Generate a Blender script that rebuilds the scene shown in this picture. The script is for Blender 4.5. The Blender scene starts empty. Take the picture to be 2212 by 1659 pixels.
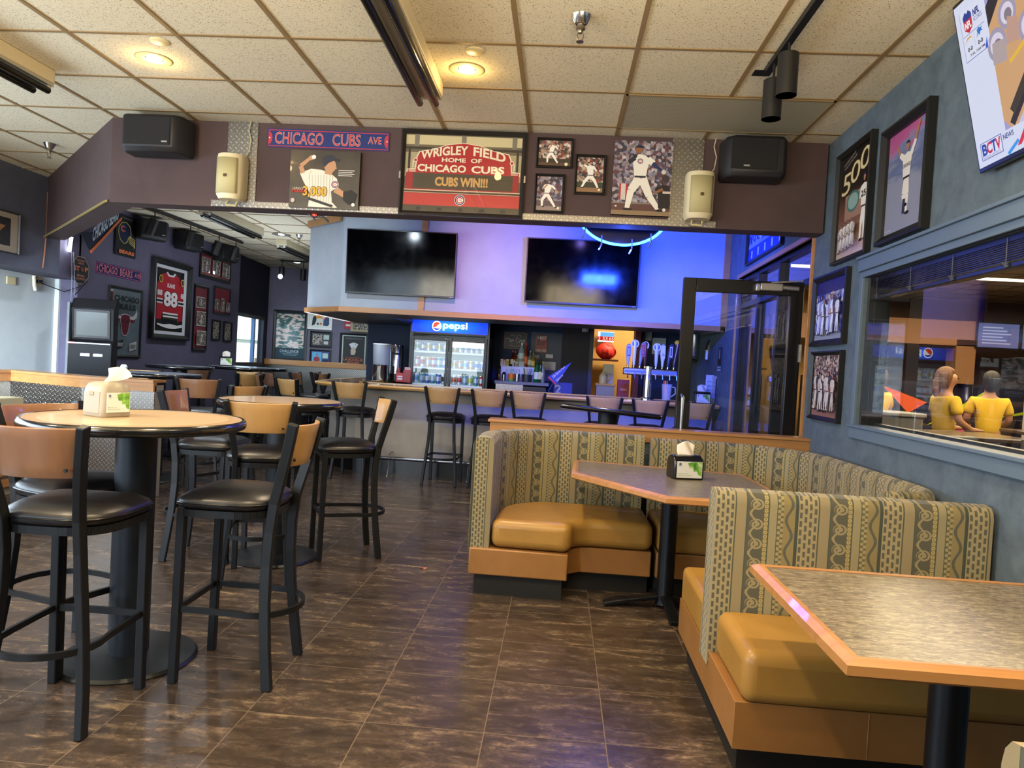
import bpy, math, random, bmesh
from mathutils import Vector, Matrix
from math import sin, cos, pi, radians, sqrt, atan2
random.seed(7)
SC = bpy.context.scene
COL = SC.collection
# ---------------------------------------------------------------- camera
F_PX, YAW, PITCH, ROLL = 1562.86, -.0638, -.02632, .05703
EYE = Vector((0, 0, 1.39))
_f = Vector((sin(YAW)*cos(PITCH), cos(YAW)*cos(PITCH), sin(PITCH)))
_r = Vector((cos(YAW), -sin(YAW), 0)); _u = _r.cross(_f)
CR = cos(ROLL)*_r + sin(ROLL)*_u; CU = -sin(ROLL)*_r + cos(ROLL)*_u
cam = bpy.data.cameras.new('camera'); camo = bpy.data.objects.new('camera', cam); COL.objects.link(camo)
cam.sensor_width = 36; cam.sensor_fit = 'HORIZONTAL'; cam.lens = F_PX/2212*36
cam.clip_start = .05; cam.clip_end = 200
camo.matrix_world = Matrix(((CR.x, CU.x, -_f.x, EYE.x), (CR.y, CU.y, -_f.y, EYE.y), (CR.z, CU.z, -_f.z, EYE.z), (0, 0, 0, 1)))
SC.camera = camo
# ---------------------------------------------------------------- view, world, lights
SC.view_settings.view_transform = 'Standard'; SC.view_settings.look = 'None'
SC.view_settings.gamma = 1; SC.view_settings.use_curve_mapping = False
SC.view_settings.exposure = 0.45
sun = bpy.data.lights.new('sun', 'SUN'); suno = bpy.data.objects.new('sun', sun); COL.objects.link(suno); sun.energy = 9; sun.color = (1, .95, .85); sun.angle = .01
suno.rotation_euler = Vector((-1, -.25, -.6)).to_track_quat('-Z', 'Y').to_euler()
wd = bpy.data.worlds.new('sky'); SC.world = wd; wd.use_nodes = True
wd.node_tree.nodes['Background'].inputs[0].default_value = (.62, .80, 1, 1)
wd.node_tree.nodes['Background'].inputs[1].default_value = 3.0
SC.cycles.max_bounces = 6; SC.cycles.diffuse_bounces = 4; SC.cycles.glossy_bounces = 3
SC.cycles.transmission_bounces = 6; SC.cycles.transparent_max_bounces = 8
SC.cycles.caustics_reflective = False; SC.cycles.caustics_refractive = False
SC.cycles.sample_clamp_indirect = 6
WARM = (1, .80, .54); NEUT = (1, .90, .76); DAY = (.72, .86, 1); COOL = (.78, .88, 1)
def light(kind, name, loc, power, col, size=.1, size_y=None, target=None, spread=None, angle=None, blend=.6):
    l = bpy.data.lights.new(name, kind); o = bpy.data.objects.new(name, l); COL.objects.link(o)
    l.energy = power; l.color = col
    if kind == 'AREA':
        l.size = size
        if size_y: l.shape = 'RECTANGLE'; l.size_y = size_y
        if spread: l.spread = spread
    else: l.shadow_soft_size = size
    if kind == 'SPOT': l.spot_size = angle or 1.5; l.spot_blend = blend
    o.location = loc
    if target is not None:
        o.rotation_euler = (Vector(target)-Vector(loc)).to_track_quat('-Z', 'Y').to_euler()
    return o
# daylight through the front and left windows
light('AREA', 'daylight_left_window', (-5.15, 2.6, 1.5), 115, DAY, 5, 1.5, (0, 3.2, .9))
light('AREA', 'daylight_front_window', (-3.6, -2.2, 1.7), 42, DAY, 2.6, 1.6, (-4.6, 6, 1.0), radians(100))
light('AREA', 'daylight_alcove', (-4.75, 3.6, 1.7), 26, DAY, .8, .8, (-5.5, 7.0, 1.0), radians(48))  # added lamp inside the room, shaped to give the alcove its sun patch
# lamps of the ceiling: recessed cans, seen and behind the camera
CANS = [(-2.45, 4.1), (-.62, 4.11), (-2.45, 1.9), (-.62, 1.9), (.95, 1.9), (-4.2, 1.9), (-.62, -.4), (.95, -.4), (-2.45, -.4)]
for x, y in CANS:
    light('SPOT', 'can_light', (x, y, 3.0), 105, WARM, .05, target=(x, y, 0), angle=2.5, blend=.9)
    light('POINT', 'can_glow', (x, y, 2.99), 2.5, (1, .66, .26), .03)
light('AREA', 'ceiling_fill', (.2, .6, 2.1), 105, (1, .81, .52), 1.2, 1.2, (.2, 1.6, 4))  # added unseen lamp without fixture, aimed up to brighten the ceiling
light('AREA', 'ceiling_fill', (-2.6, .6, 2.1), 85, (1, .81, .52), 1.2, 1.2, (-2.6, 1.8, 4))  # second added ceiling fill, no fixture either
# bar and far room
for x, y, p in [(-4.2, 7.4, 60), (-4.3, 10.2, 60), (-3.9, 12.8, 50), (-3.4, 7.0, 40)]:
    light('SPOT', 'far_can', (x, y, 2.98), p, COOL, .05, target=(x, y, 0), angle=2.4, blend=.9)
light('AREA', 'far_room_light', (-4.0, 9.6, 1.9), 22, COOL, 1.6, 2.5, (-4, 9.6, 4))
light('SPOT', 'bar_wash', (-2.2, 6.0, 2.95), 110, (.75, .87, 1), .05, target=(-2.6, 8.4, 2.3), angle=1.0, blend=1)
for x in (-2.4, -.9, .6):
    light('SPOT', 'bar_stool_fill', (x, 7.0, 2.99), 42, (1, .86, .64), .05, target=(x, 7.15, 0), angle=1.65, blend=.5)  # added warm spots for the stool backs, no fixtures above
light('SPOT', 'pink_wash', (-1.0, 6.0, 2.95), 170, (1, .50, .56), .05, target=(-.75, 8.4, 2.35), angle=.95, blend=1)
light('SPOT', 'violet_wash', (.2, 6.0, 2.95), 14, (.30, .22, 1), .05, target=(-.3, 8.4, 1.6), angle=1.3, blend=1)
for x, y in [(-1.6, 9.9), (-.2, 9.9), (1.0, 9.9), (-2.6, 9.9)]:
    light('SPOT', 'under_soffit', (x, y, 1.9), 12, COOL, .04, target=(x, y, 0), angle=2.6, blend=.8)
# ---------------------------------------------------------------- picture point -> point on a real plane
def ray(px, py):
    return (px-1106)/F_PX*CR + (829.5-py)/F_PX*CU + _f
def onX(px, py, v): d = ray(px, py); return EYE + d*((v-EYE.x)/d.x)
def onY(px, py, v): d = ray(px, py); return EYE + d*((v-EYE.y)/d.y)
def onZ(px, py, v): d = ray(px, py); return EYE + d*((v-EYE.z)/d.z)
# ---------------------------------------------------------------- materials
def lin(h):
    h = h.lstrip('#'); o = []
    for i in (0, 2, 4):
        c = int(h[i:i+2], 16)/255; o.append(c/12.92 if c <= .04045 else ((c+.055)/1.055)**2.4)
    return tuple(o)
_M = {}
def M(col, rough=.5, metal=0., spec=.5, coat=0., emit=0., alpha=1., trans=0., ior=1.45):
    k = (col, rough, metal, spec, coat, emit, alpha, trans)
    if k in _M: return _M[k]
    m = bpy.data.materials.new('mat_'+str(col).strip('#')); m.use_nodes = True
    b = m.node_tree.nodes['Principled BSDF']; c = (*lin(col), 1) if isinstance(col, str) else (*col, 1)
    b.inputs['Base Color'].default_value = c; b.inputs['Roughness'].default_value = rough
    b.inputs['Metallic'].default_value = metal; b.inputs['Specular IOR Level'].default_value = spec
    b.inputs['Coat Weight'].default_value = coat; b.inputs['Coat Roughness'].default_value = .15
    b.inputs['Alpha'].default_value = alpha; b.inputs['Transmission Weight'].default_value = trans
    b.inputs['IOR'].default_value = ior
    if emit: b.inputs['Emission Color'].default_value = c; b.inputs['Emission Strength'].default_value = emit
    # faint surface variation keeps flat paints from looking synthetic
    if not emit and not trans and alpha == 1:
        nt = m.node_tree; n = nt.nodes.new('ShaderNodeTexNoise'); n.inputs['Scale'].default_value = 9; n.inputs['Detail'].default_value = 4
        t = nt.nodes.new('ShaderNodeTexCoord'); nt.links.new(t.outputs['Object'], n.inputs['Vector'])
        r = nt.nodes.new('ShaderNodeMapRange'); r.inputs[3].default_value = max(0, rough-.06); r.inputs[4].default_value = min(1, rough+.06)
        nt.links.new(n.outputs['Fac'], r.inputs[0]); nt.links.new(r.outputs[0], b.inputs['Roughness'])
    _M[k] = m; return m
class G:
    """small graph writer: material + arithmetic on sockets"""
    def __init__(s, name, coord='Object'):
        s.m = bpy.data.materials.new(name); s.m.use_nodes = True; s.nt = s.m.node_tree; s.b = s.nt.nodes['Principled BSDF']
        s.tc = s.nt.nodes.new('ShaderNodeTexCoord'); s.co = s.tc.outputs[coord]
        sp = s.nt.nodes.new('ShaderNodeSeparateXYZ'); s.nt.links.new(s.co, sp.inputs[0]); s.x, s.y, s.z = [Q(s, o) for o in sp.outputs]
    def set(s, sock, v):
        i = s.b.inputs[sock]
        if isinstance(v, Q): s.nt.links.new(v.o, i)
        elif hasattr(v, 'node'): s.nt.links.new(v, i)
        else: i.default_value = v
    def vec(s, x, y, z=0.):
        c = s.nt.nodes.new('ShaderNodeCombineXYZ')
        for i, v in enumerate((x, y, z)):
            if isinstance(v, Q): s.nt.links.new(v.o, c.inputs[i])
            else: c.inputs[i].default_value = v
        return c.outputs[0]
    def noise(s, scale, detail=4, rough=.55, vec=None, dist=0.):
        n = s.nt.nodes.new('ShaderNodeTexNoise'); n.inputs['Scale'].default_value = scale; n.inputs['Detail'].default_value = detail
        n.inputs['Roughness'].default_value = rough; n.inputs['Distortion'].default_value = dist
        s.nt.links.new(vec or s.co, n.inputs['Vector']); return Q(s, n.outputs['Fac'])
    def voro(s, scale, vec=None, out='Distance'):
        n = s.nt.nodes.new('ShaderNodeTexVoronoi'); n.inputs['Scale'].default_value = scale
        s.nt.links.new(vec or s.co, n.inputs['Vector']); o = n.outputs[out]; return Q(s, o) if out == 'Distance' else o
    def ramp(s, fac, stops, const=False):
        n = s.nt.nodes.new('ShaderNodeValToRGB'); e = n.color_ramp.elements
        if const: n.color_ramp.interpolation = 'CONSTANT'
        while len(e) < len(stops): e.new(.5)
        for k, (p, c) in zip(e, stops): k.position = p; k.color = (*(lin(c) if isinstance(c, str) else c), 1)
        s.nt.links.new(fac.o if isinstance(fac, Q) else fac, n.inputs[0]); return n.outputs[0]
    def mix(s, fac, a, b):
        n = s.nt.nodes.new('ShaderNodeMix'); n.data_type = 'RGBA'
        if isinstance(fac, Q): s.nt.links.new(fac.o, n.inputs[0])
        else: n.inputs[0].default_value = fac
        for i, c in ((6, a), (7, b)):
            if isinstance(c, str): n.inputs[i].default_value = (*lin(c), 1)
            elif isinstance(c, tuple): n.inputs[i].default_value = (*c, 1)
            else: s.nt.links.new(c, n.inputs[i])
        return n.outputs[2]
    def bump(s, h, strength=.3, dist=.01):
        n = s.nt.nodes.new('ShaderNodeBump'); n.inputs['Strength'].default_value = strength; n.inputs['Distance'].default_value = dist
        s.nt.links.new(h.o, n.inputs['Height']); s.nt.links.new(n.outputs[0], s.b.inputs['Normal'])
class Q:
    def __init__(s, g, o): s.g, s.o = g, o
    def op(s, k, *a):
        n = s.g.nt.nodes.new('ShaderNodeMath'); n.operation = k; s.g.nt.links.new(s.o, n.inputs[0])
        for i, v in enumerate(a):
            if isinstance(v, Q): s.g.nt.links.new(v.o, n.inputs[i+1])
            else: n.inputs[i+1].default_value = v
        return Q(s.g, n.outputs[0])
    def __add__(s, b): return s.op('ADD', b)
    def __sub__(s, b): return s.op('SUBTRACT', b)
    def __mul__(s, b): return s.op('MULTIPLY', b)
    def __truediv__(s, b): return s.op('DIVIDE', b)
    def rs(s, a): return (s*-1)+a            # a - s
    def fr(s): return s.op('FRACT')
    def ab(s): return s.op('ABSOLUTE')
    def fl(s): return s.op('FLOOR')
    def sn(s): return s.op('SINE')
    def lt(s, b): return s.op('LESS_THAN', b)
    def gt(s, b): return s.op('GREATER_THAN', b)
    def mx(s, b): return s.op('MAXIMUM', b)
    def mn(s, b): return s.op('MINIMUM', b)
    def sq(s): return s.op('SQRT')
    def at(s, b): return s.op('ARCTAN2', b)
    def md(s, b): return s.op('FLOORED_MODULO', b)
def wood(name, c1, c2, scale=1., axis='x', rough=.38, coat=.3):
    g = G(name); k = {'x': (1.2, 22, 22), 'y': (22, 1.2, 22), 'z': (22, 22, 1.2)}[axis]
    v = g.vec(g.x*k[0]*scale, g.y*k[1]*scale, g.z*k[2]*scale)
    n = g.noise(1., 5, .6, v, .6)
    g.set('Base Color', g.ramp(n, [(.25, c1), (.75, c2)])); g.set('Roughness', rough); g.set('Coat Weight', coat)
    return g.m
W_OAKX = wood('oak_trim_x', '#9a6c3e', '#b98650'); W_OAKY = wood('oak_trim_y', '#9a6c3e', '#b98650', axis='y')
W_OAKZ = wood('oak_trim_z', '#9a6c3e', '#b98650', axis='z')
W_PLY = wood('maple_ply', '#a98250', '#bd9560', .5, 'z', .32, .4)
W_PLYR = wood('cherry_ply', '#7d5a40', '#94694a', .5, 'z', .32, .4)
W_TAN = wood('tan_laminate', '#a68b6a', '#b09574', .6, 'x', .35, .2)
W_TAN2 = wood('tan_laminate_inlay', '#b8a080', '#c0a888', .6, 'x', .35, .2)
W_BAR = wood('bar_edge_wood', '#b88a4c', '#d6aa66', .6, 'x', .3, .5)
W_TRIM = wood('fascia_trim_wood', '#a06c3a', '#b98450', .6, 'x', .4, .2)
def m_ceiling():
    g = G('acoustic_tile'); a = g.noise(95, 3, .7); b = g.noise(190, 2, .6)
    sp = (a*.55 + b*.45); d = g.ramp(sp, [(.37, '#71654f'), (.42, '#d6ccb2')])
    g.set('Base Color', d); g.set('Roughness', .95); g.bump(sp, .12, .003); return g.m
def m_floor():
    g = G('slate_look_tile'); T = .4572
    u = (g.x+.660)/T; v = (g.y-3.600)/T
    gr = ((u.fr()-.5).ab().gt(.4955)).mx((v.fr()-.5).ab().gt(.4955))
    cell = u.fl()*3.7 + v.fl()*7.3
    vv = g.vec(g.x*1.6+cell, g.y*6.5+cell*.37, cell)
    n1 = g.noise(1.5, 8, .68, vv, .8); n2 = g.noise(7, 6, .7, g.vec(g.x+cell, g.y*2.2, 0.), 1.)
    n3 = g.noise(34, 5, .75); s = n1*.52+n2*.30+n3*.18
    c = g.ramp(s, [(.34, '#241d18'), (.46, '#3a3028'), (.53, '#4a3e34'), (.57, '#655545'), (.63, '#8c7757'), (.72, '#aa9269')])
    g.set('Base Color', g.mix(gr, c, '#5e4f3e'))
    g.set('Roughness', (n2*.36+.06).mx(gr*.7)); g.set('Specular IOR Level', .6); g.bump(s-gr*.5, .35, .006); return g.m
def m_wall(name, a, b, scale=7, bump=.25):
    g = G(name); n = g.noise(scale, 6, .65, None, .4); f = g.noise(90, 2)
    g.set('Base Color', g.ramp(n, [(.3, a), (.7, b)])); g.set('Roughness', .75); g.bump(n*.4+f*.3, bump, .004); return g.m
W_BLUE = m_wall('wall_blue_textured', '#4a5966', '#62727f', 9)
W_PURP = m_wall('wall_purple', '#57536a', '#5f5b72')
W_NAVY = m_wall('wall_slate_purple', '#545768', '#5e6172')
W_BROWN = m_wall('bulkhead_brown_vinyl', '#413031', '#4b3838', 4, .15)
W_DBLUE = m_wall('wall_dark_blue', '#1d2c45', '#22334e')
W_PALE = m_wall('fascia_pale_paint', '#9aa2ae', '#a4acb6', 4, .1)
W_GREY = m_wall('bar_front_grey', '#9c968e', '#aaa49c', 4, .1)
W_FAR = m_wall('wall_far_mauve', '#5e5b6c', '#696577', 4)
W_WHITE = m_wall('wall_white', '#b4bcbe', '#bec5c6', 4, .1)
def m_plate():
    g = G('diamond_plate', 'Object'); s = 1/.042
    h = None
    u = (g.x+g.y)*s; v = g.z*s
    for k, (du, dv) in enumerate(((0, 0), (.5, .5))):
        a = (u+du).fr()-.5; b = (v+dv).fr()-.5; sg = 1 if k == 0 else -1
        p = (a+b*sg)*.707; q = (b-a*sg)*.707
        e = (p*p*(1/.36**2)+q*q*(1/.10**2)).rs(1.).mx(0.)
        h = e if h is None else h.mx(e)
    g.set('Base Color', g.mix(h.gt(.05), '#8a8680', '#d0ccc4')); g.set('Metallic', .95); g.set('Roughness', .34)  # raised lozenges paler: their highlights are put into the colour
    g.bump(h.mn(.6), .9, .008); return g.m
PLATE = m_plate()
def m_fabric():
    """striped booth upholstery: u runs along the back in metres, v up"""
    g = G('booth_fabric', 'UV'); P = .32; t = g.x.md(P)*(1/P); v = g.y
    dk = '#5b5a4c'; md = '#6f7159'; lt = '#a39568'; pale = '#b3a781'; gn = '#4a5648'
    def band(a, b): return t.gt(a)*t.lt(b)
    def loc(a, b): return (t-a)*(1/(b-a))
    col = '#9b8d62'
    # brick ladder
    q = loc(0, .23); row = (v*(1/.034)); rr = (row + (q*4).fl()*.5).fr()
    brick = (((q*4).fr()-.5).ab().lt(.27))*((rr-.5).ab().lt(.33))
    c = g.mix(brick, '#aea078', '#5d5d4e'); out = g.mix(band(0, .23), col, c)
    out = g.mix(band(.235, .25)+band(.37, .385), out, gn)
    out = g.mix(band(.25, .37), out, '#a2937090'[:7])
    # running scrolls
    q = (loc(.385, .585)-.5)*2; w = (v*(1/.078)); wf = (w.fr()-.5)
    x = q*.0275; y = wf*.078; cx = x-.004
    r = (cx*cx+y*y).sq(); th = y.at(cx)*(1/(2*pi))
    sp = ((r*(1/.0125)-th).fr()-.5).ab().lt(.31)*r.lt(.023)
    wv = ((w*(2*pi)+1.2).sn()*-.011-.006-x).ab().lt(.0045)
    c = g.mix(sp.mx(wv), dk, '#a3976f'); out = g.mix(band(.385, .585), out, c)
    # dot chain
    q = loc(.585, .635)-.5; dd = (v*(1/.017)).fr()-.5; rr = (q*q*.65+dd*dd).sq()
    c = g.mix((rr-.28).ab().lt(.11), gn if False else '#8d7f4f', '#c0b078'); out = g.mix(band(.585, .635), out, c)
    out = g.mix(band(.635, .65), out, gn)
    out = g.mix(band(.65, .74), out, '#a59a76')
    out = g.mix(band(.74, .75), out, gn)
    # hash column
    q = loc(.75, .82); hs = ((v*(1/.021)+(q*2).fl()*.5).fr().lt(.45)); c = g.mix(hs, '#b0a170', '#6c6a50'); out = g.mix(band(.75, .82), out, c)
    # wave
    q = loc(.82, .96)-.5; wv = ((v*(2*pi/.125)).sn()*.26-q).ab().lt(.13); c = g.mix(wv, '#99895a', '#5d5f50'); out = g.mix(band(.82, .96), out, c)
    out = g.mix(band(.96, 1.01), out, '#3f4a40')
    f = g.noise(420, 2); out = g.mix(.32, out, '#2a2b20'); g.set('Base Color', out); g.set('Roughness', .85); g.bump(f, .3, .002); g.set('Sheen Weight', .15); return g.m
FABRIC = m_fabric()
def m_vinyl(name, a, b):
    g = G(name); n = g.noise(5, 5); f = g.noise(60, 3); g.set('Base Color', g.ramp(n, [(.3, a), (.7, b)])); g.set('Roughness', .36)
    g.set('Specular IOR Level', .5); g.bump(n*.6+f*.06, .18, .02); return g.m
V_SEAT = m_vinyl('mustard_vinyl', '#9b7436', '#a77f3e'); V_BAND = m_vinyl('caramel_vinyl', '#8e6233', '#9b6e3e')
V_BLACK = m_vinyl('black_vinyl', '#111013', '#17161a')
def m_lam():
    g = G('grey_brown_laminate'); v = g.vec(g.x*12, g.y*46, g.z); n = g.noise(2.0, 7, .75, v, 1.2)
    g.set('Base Color', g.ramp(n, [(.36, '#453d34'), (.5, '#736957'), (.62, '#a0967f')])); g.set('Roughness', .3); return g.m
LAM = m_lam()
def m_crowd(name, cols, scale=60, dark=.25):
    g = G(name); c = g.voro(scale, None, 'Color'); sp = g.nt.nodes.new('ShaderNodeSeparateColor'); g.nt.links.new(c, sp.inputs[0])
    n = len(cols); r = g.ramp(sp.outputs[0], [(i/n, x) for i, x in enumerate(cols)], True)
    k = g.noise(scale*.5, 3); g.set('Base Color', g.mix((k-.35).mx(0.)*1.6, r, '#1a1514')); g.set('Roughness', .6); g.set('Coat Weight', .3); return g.m
CROWD = m_crowd('print_crowd_warm', ['#c9b9a9', '#8d3a32', '#4a3a34', '#d9cfc4', '#a88870', '#3a3038', '#7a6a70'])
CROWD2 = m_crowd('print_crowd_cool', ['#8a88a0', '#5a4a60', '#b8b0b8', '#6a3a44', '#3a3648', '#9a8a90'], 48)
CROWD3 = m_crowd('print_crowd_mono', ['#b8aea0', '#6a6258', '#2a2622', '#d0c8bc', '#484038'], 70)
CROWDB = m_crowd('print_crowd_blue', ['#aab4f0', '#3a44c0', '#1a1e70', '#dfe4ff', '#5560d0'], 34)
BLACK = M('#141416', .35, 0, .5); BLKM = M('#17191c', .42, .3, .5); FRM = M('#151515', .4); FRMB = M('#1c1a1a', .3, 0, .5, .3)
CHROME = M('#c8c8c8', .15, 1.); STEEL = M('#a8a8aa', .28, 1.); WHITE = M('#e8e6e0', .5); CREAM = M('#d2c6a4', .5); GREYP = M('#8c8a80', .8)
def m_glass(name, tint=(1, 1, 1), refl=.08):
    m = bpy.data.materials.new(name); m.use_nodes = True; nt = m.node_tree; nt.nodes.clear()
    o = nt.nodes.new('ShaderNodeOutputMaterial'); mx = nt.nodes.new('ShaderNodeMixShader'); t = nt.nodes.new('ShaderNodeBsdfTransparent')
    g = nt.nodes.new('ShaderNodeBsdfGlossy'); fr = nt.nodes.new('ShaderNodeFresnel'); fr.inputs[0].default_value = 1.5
    t.inputs[0].default_value = (*tint, 1); g.inputs['Roughness'].default_value = .01
    ad = nt.nodes.new('ShaderNodeMath'); ad.operation = 'MULTIPLY'; ad.inputs[1].default_value = refl; nt.links.new(fr.outputs[0], ad.inputs[0]); ad.use_clamp = True
    bf = nt.nodes.new('ShaderNodeNewGeometry'); iv = nt.nodes.new('ShaderNodeMath'); iv.operation = 'SUBTRACT'; iv.inputs[0].default_value = 1; nt.links.new(bf.outputs['Backfacing'], iv.inputs[1]); m2 = nt.nodes.new('ShaderNodeMath'); m2.operation = 'MULTIPLY'; nt.links.new(ad.outputs[0], m2.inputs[0]); nt.links.new(iv.outputs[0], m2.inputs[1])
    nt.links.new(m2.outputs[0], mx.inputs[0]); nt.links.new(t.outputs[0], mx.inputs[1]); nt.links.new(g.outputs[0], mx.inputs[2]); nt.links.new(mx.outputs[0], o.inputs[0]); return m
GLASS = m_glass('window_glass', (.95, .94, .90), 1.5); GLASS2 = m_glass('door_glass', (.85, .88, .88), 2.0); GLASSC = m_glass('clear_glass', (.92, .95, .95), 1.)
# ---------------------------------------------------------------- mesh builder
class MB:
    def __init__(s): s.v = []; s.f = []; s.mi = []; s.uv = []
    def face(s, ids, mi=0, uv=None): s.f.append(tuple(ids)); s.mi.append(mi); s.uv.append(uv)
    def add(s, pts, faces, mi=0):
        b = len(s.v); s.v += [tuple(p) for p in pts]
        for f in faces: s.face([b+i for i in f], mi)
        return s
    def box(s, x0, x1, y0, y1, z0, z1, mi=0):
        return s.add([(x0, y0, z0), (x1, y0, z0), (x1, y1, z0), (x0, y1, z0), (x0, y0, z1), (x1, y0, z1), (x1, y1, z1), (x0, y1, z1)],
                     [(0, 3, 2, 1), (4, 5, 6, 7), (0, 1, 5, 4), (1, 2, 6, 5), (2, 3, 7, 6), (3, 0, 4, 7)], mi)
    def prism(s, pts, z0, z1, mi=0):
        n = len(pts); a = sum(pts[i][0]*pts[(i+1) % n][1]-pts[(i+1) % n][0]*pts[i][1] for i in range(n))
        if a < 0: pts = pts[::-1]
        return s.add([(x, y, z0) for x, y in pts]+[(x, y, z1) for x, y in pts],
                     [tuple(range(n))[::-1], tuple(range(n, 2*n))]+[(i, (i+1) % n, n+(i+1) % n, n+i) for i in range(n)], mi)
    def bar(s, a, b, w, h=None, mi=0, up=(0, 0, 1)):
        h = h or w; a = Vector(a); b = Vector(b); d = (b-a).normalized(); u = Vector(up)
        if abs(d.dot(u)) > .98: u = Vector((0, 1, 0))
        x = d.cross(u).normalized(); y = x.cross(d)
        P = [p+x*i*w/2+y*j*h/2 for p in (a, b) for i, j in ((-1, -1), (1, -1), (1, 1), (-1, 1))]
        return s.add(P, [(0, 1, 2, 3), (7, 6, 5, 4), (0, 4, 5, 1), (1, 5, 6, 2), (2, 6, 7, 3), (3, 7, 4, 0)], mi)
    def ribbon(s, path, w, h, mi=0, side=None):
        """rectangular-section bar following a bent path; w measured along side"""
        P = [Vector(p) for p in path]; n = len(P); b = len(s.v)
        for i, p in enumerate(P):
            t = (P[min(i+1, n-1)]-P[max(i-1, 0)]).normalized()
            x = Vector(side) if side else t.cross(Vector((0, 0, 1))).normalized()
            x = (x-t*x.dot(t)).normalized(); y = t.cross(x)
            for i2, j in ((-1, -1), (1, -1), (1, 1), (-1, 1)): s.v.append(tuple(p+x*i2*w/2+y*j*h/2))
        for i in range(n-1):
            for k in range(4): s.face((b+i*4+k, b+i*4+(k+1) % 4, b+i*4+4+(k+1) % 4, b+i*4+4+k), mi)
        s.face((b+3, b+2, b+1, b), mi); e = b+(n-1)*4; s.face((e, e+1, e+2, e+3), mi); return s
    def tube(s, path, r, n=8, mi=0, closed=False):
        P = [Vector(p) for p in path]; m = len(P); b = len(s.v); u = None
        R = r if isinstance(r, (list, tuple)) else [r]*m
        for i, p in enumerate(P):
            t = (P[(i+1) % m if closed else min(i+1, m-1)]-P[(i-1) % m if closed else max(i-1, 0)]).normalized()
            if u is None: u = t.orthogonal().normalized()
            u = (u-t*u.dot(t)).normalized(); w = t.cross(u)
            for k in range(n): s.v.append(tuple(p+(u*cos(2*pi*k/n)+w*sin(2*pi*k/n))*R[i]))
        for i in range(m if closed else m-1):
            for k in range(n):
                j = (i+1) % m; s.face((b+i*n+k, b+i*n+(k+1) % n, b+j*n+(k+1) % n, b+j*n+k), mi)
        if not closed: s.face([b+k for k in range(n)][::-1], mi); s.face([b+(m-1)*n+k for k in range(n)], mi)
        return s
    def lathe(s, prof, n=24, c=(0, 0), mi=0, sx=1, sy=1, caps=True):
        b = len(s.v); m = len(prof)
        for r, z in prof:
            for k in range(n): s.v.append((c[0]+r*sx*cos(2*pi*k/n), c[1]+r*sy*sin(2*pi*k/n), z))
        for i in range(m-1):
            for k in range(n): s.face((b+i*n+k, b+i*n+(k+1) % n, b+(i+1)*n+(k+1) % n, b+(i+1)*n+k), mi)
        if caps and prof[0][0] > 1e-4: s.face([b+k for k in range(n)][::-1], mi)
        if caps and prof[-1][0] > 1e-4: s.face([b+(m-1)*n+k for k in range(n)], mi)
        return s
    def sweep(s, path, prof, mi=0, closed_path=False, u0=0., capuv=True):
        """path: (x,y) points; prof: closed list of (offset to the left of travel, z). UV u = length, v = z"""
        P = [Vector((p[0], p[1])) for p in path]; n = len(P); m = len(prof); b = len(s.v); L = [u0]
        for i in range(1, n): L.append(L[-1]+(P[i]-P[i-1]).length)
        for i, p in enumerate(P):
            if closed_path: d0 = (p-P[i-1]).normalized(); d1 = (P[(i+1) % n]-p).normalized()
            else: d0 = (P[i]-P[i-1]).normalized() if i else (P[1]-P[0]).normalized(); d1 = (P[i+1]-p).normalized() if i < n-1 else d0
            t = (d0+d1).normalized(); nn = Vector((-t.y, t.x)); k = 1/max(.35, nn.dot(Vector((-d0.y, d0.x))))
            for o, z in prof: q = p+nn*o*k; s.v.append((q.x, q.y, z))
        for i in range(n if closed_path else n-1):
            j = (i+1) % n
            for k in range(m):
                l = (k+1) % m; ua, ub = L[i], (L[j] if j else L[i]+(P[0]-P[i]).length)
                s.face((b+i*m+k, b+j*m+k, b+j*m+l, b+i*m+l), mi, [(ua, prof[k][1]), (ub, prof[k][1]), (ub, prof[l][1]), (ua, prof[l][1])])
        if not closed_path:
            s.face([b+k for k in range(m)], mi, [(u0-p[0]+.11, p[1]) for p in prof])
            e = b+(n-1)*m; s.face([e+k for k in range(m)][::-1], mi, [(L[-1]+p[0]+.11, p[1]) for p in prof[::-1]])
        return s
    def grid(s, fn, nu, nv, mi=0, thick=None):
        b = len(s.v)
        for i in range(nu+1):
            for j in range(nv+1): s.v.append(tuple(fn(i/nu, j/nv)))
        for i in range(nu):
            for j in range(nv): a = b+i*(nv+1)+j; s.face((a, a+nv+1, a+nv+2, a+1), mi)
        return s
    def build(s, name, mats, parent=None, loc=(0, 0, 0), rot=(0, 0, 0), bevel=0, seg=2, smooth=40, sub=0, solid=0):
        me = bpy.data.meshes.new(name); me.from_pydata(s.v, [], s.f); mats = mats if isinstance(mats, (list, tuple)) else [mats]
        for m in mats: me.materials.append(m)
        me.polygons.foreach_set('material_index', s.mi)
        if any(u for u in s.uv):
            l = me.uv_layers.new(name='UVMap'); i = 0
            for p, u in zip(me.polygons, s.uv):
                for k in range(p.loop_total): l.data[p.loop_start+k].uv = u[k] if u else (0, 0)
        bm = bmesh.new(); bm.from_mesh(me)
        if not solid and not any(u for u in s.uv): bmesh.ops.recalc_face_normals(bm, faces=bm.faces)
        else: bmesh.ops.recalc_face_normals(bm, faces=bm.faces)
        bm.to_mesh(me); bm.free()
        if smooth: me.shade_smooth(); me.set_sharp_from_angle(angle=radians(smooth))
        o = bpy.data.objects.new(name, me); COL.objects.link(o); o.location = loc; o.rotation_euler = rot
        if parent: o.parent = parent
        if solid: d = o.modifiers.new('solid', 'SOLIDIFY'); d.thickness = solid; d.offset = 0
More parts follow.
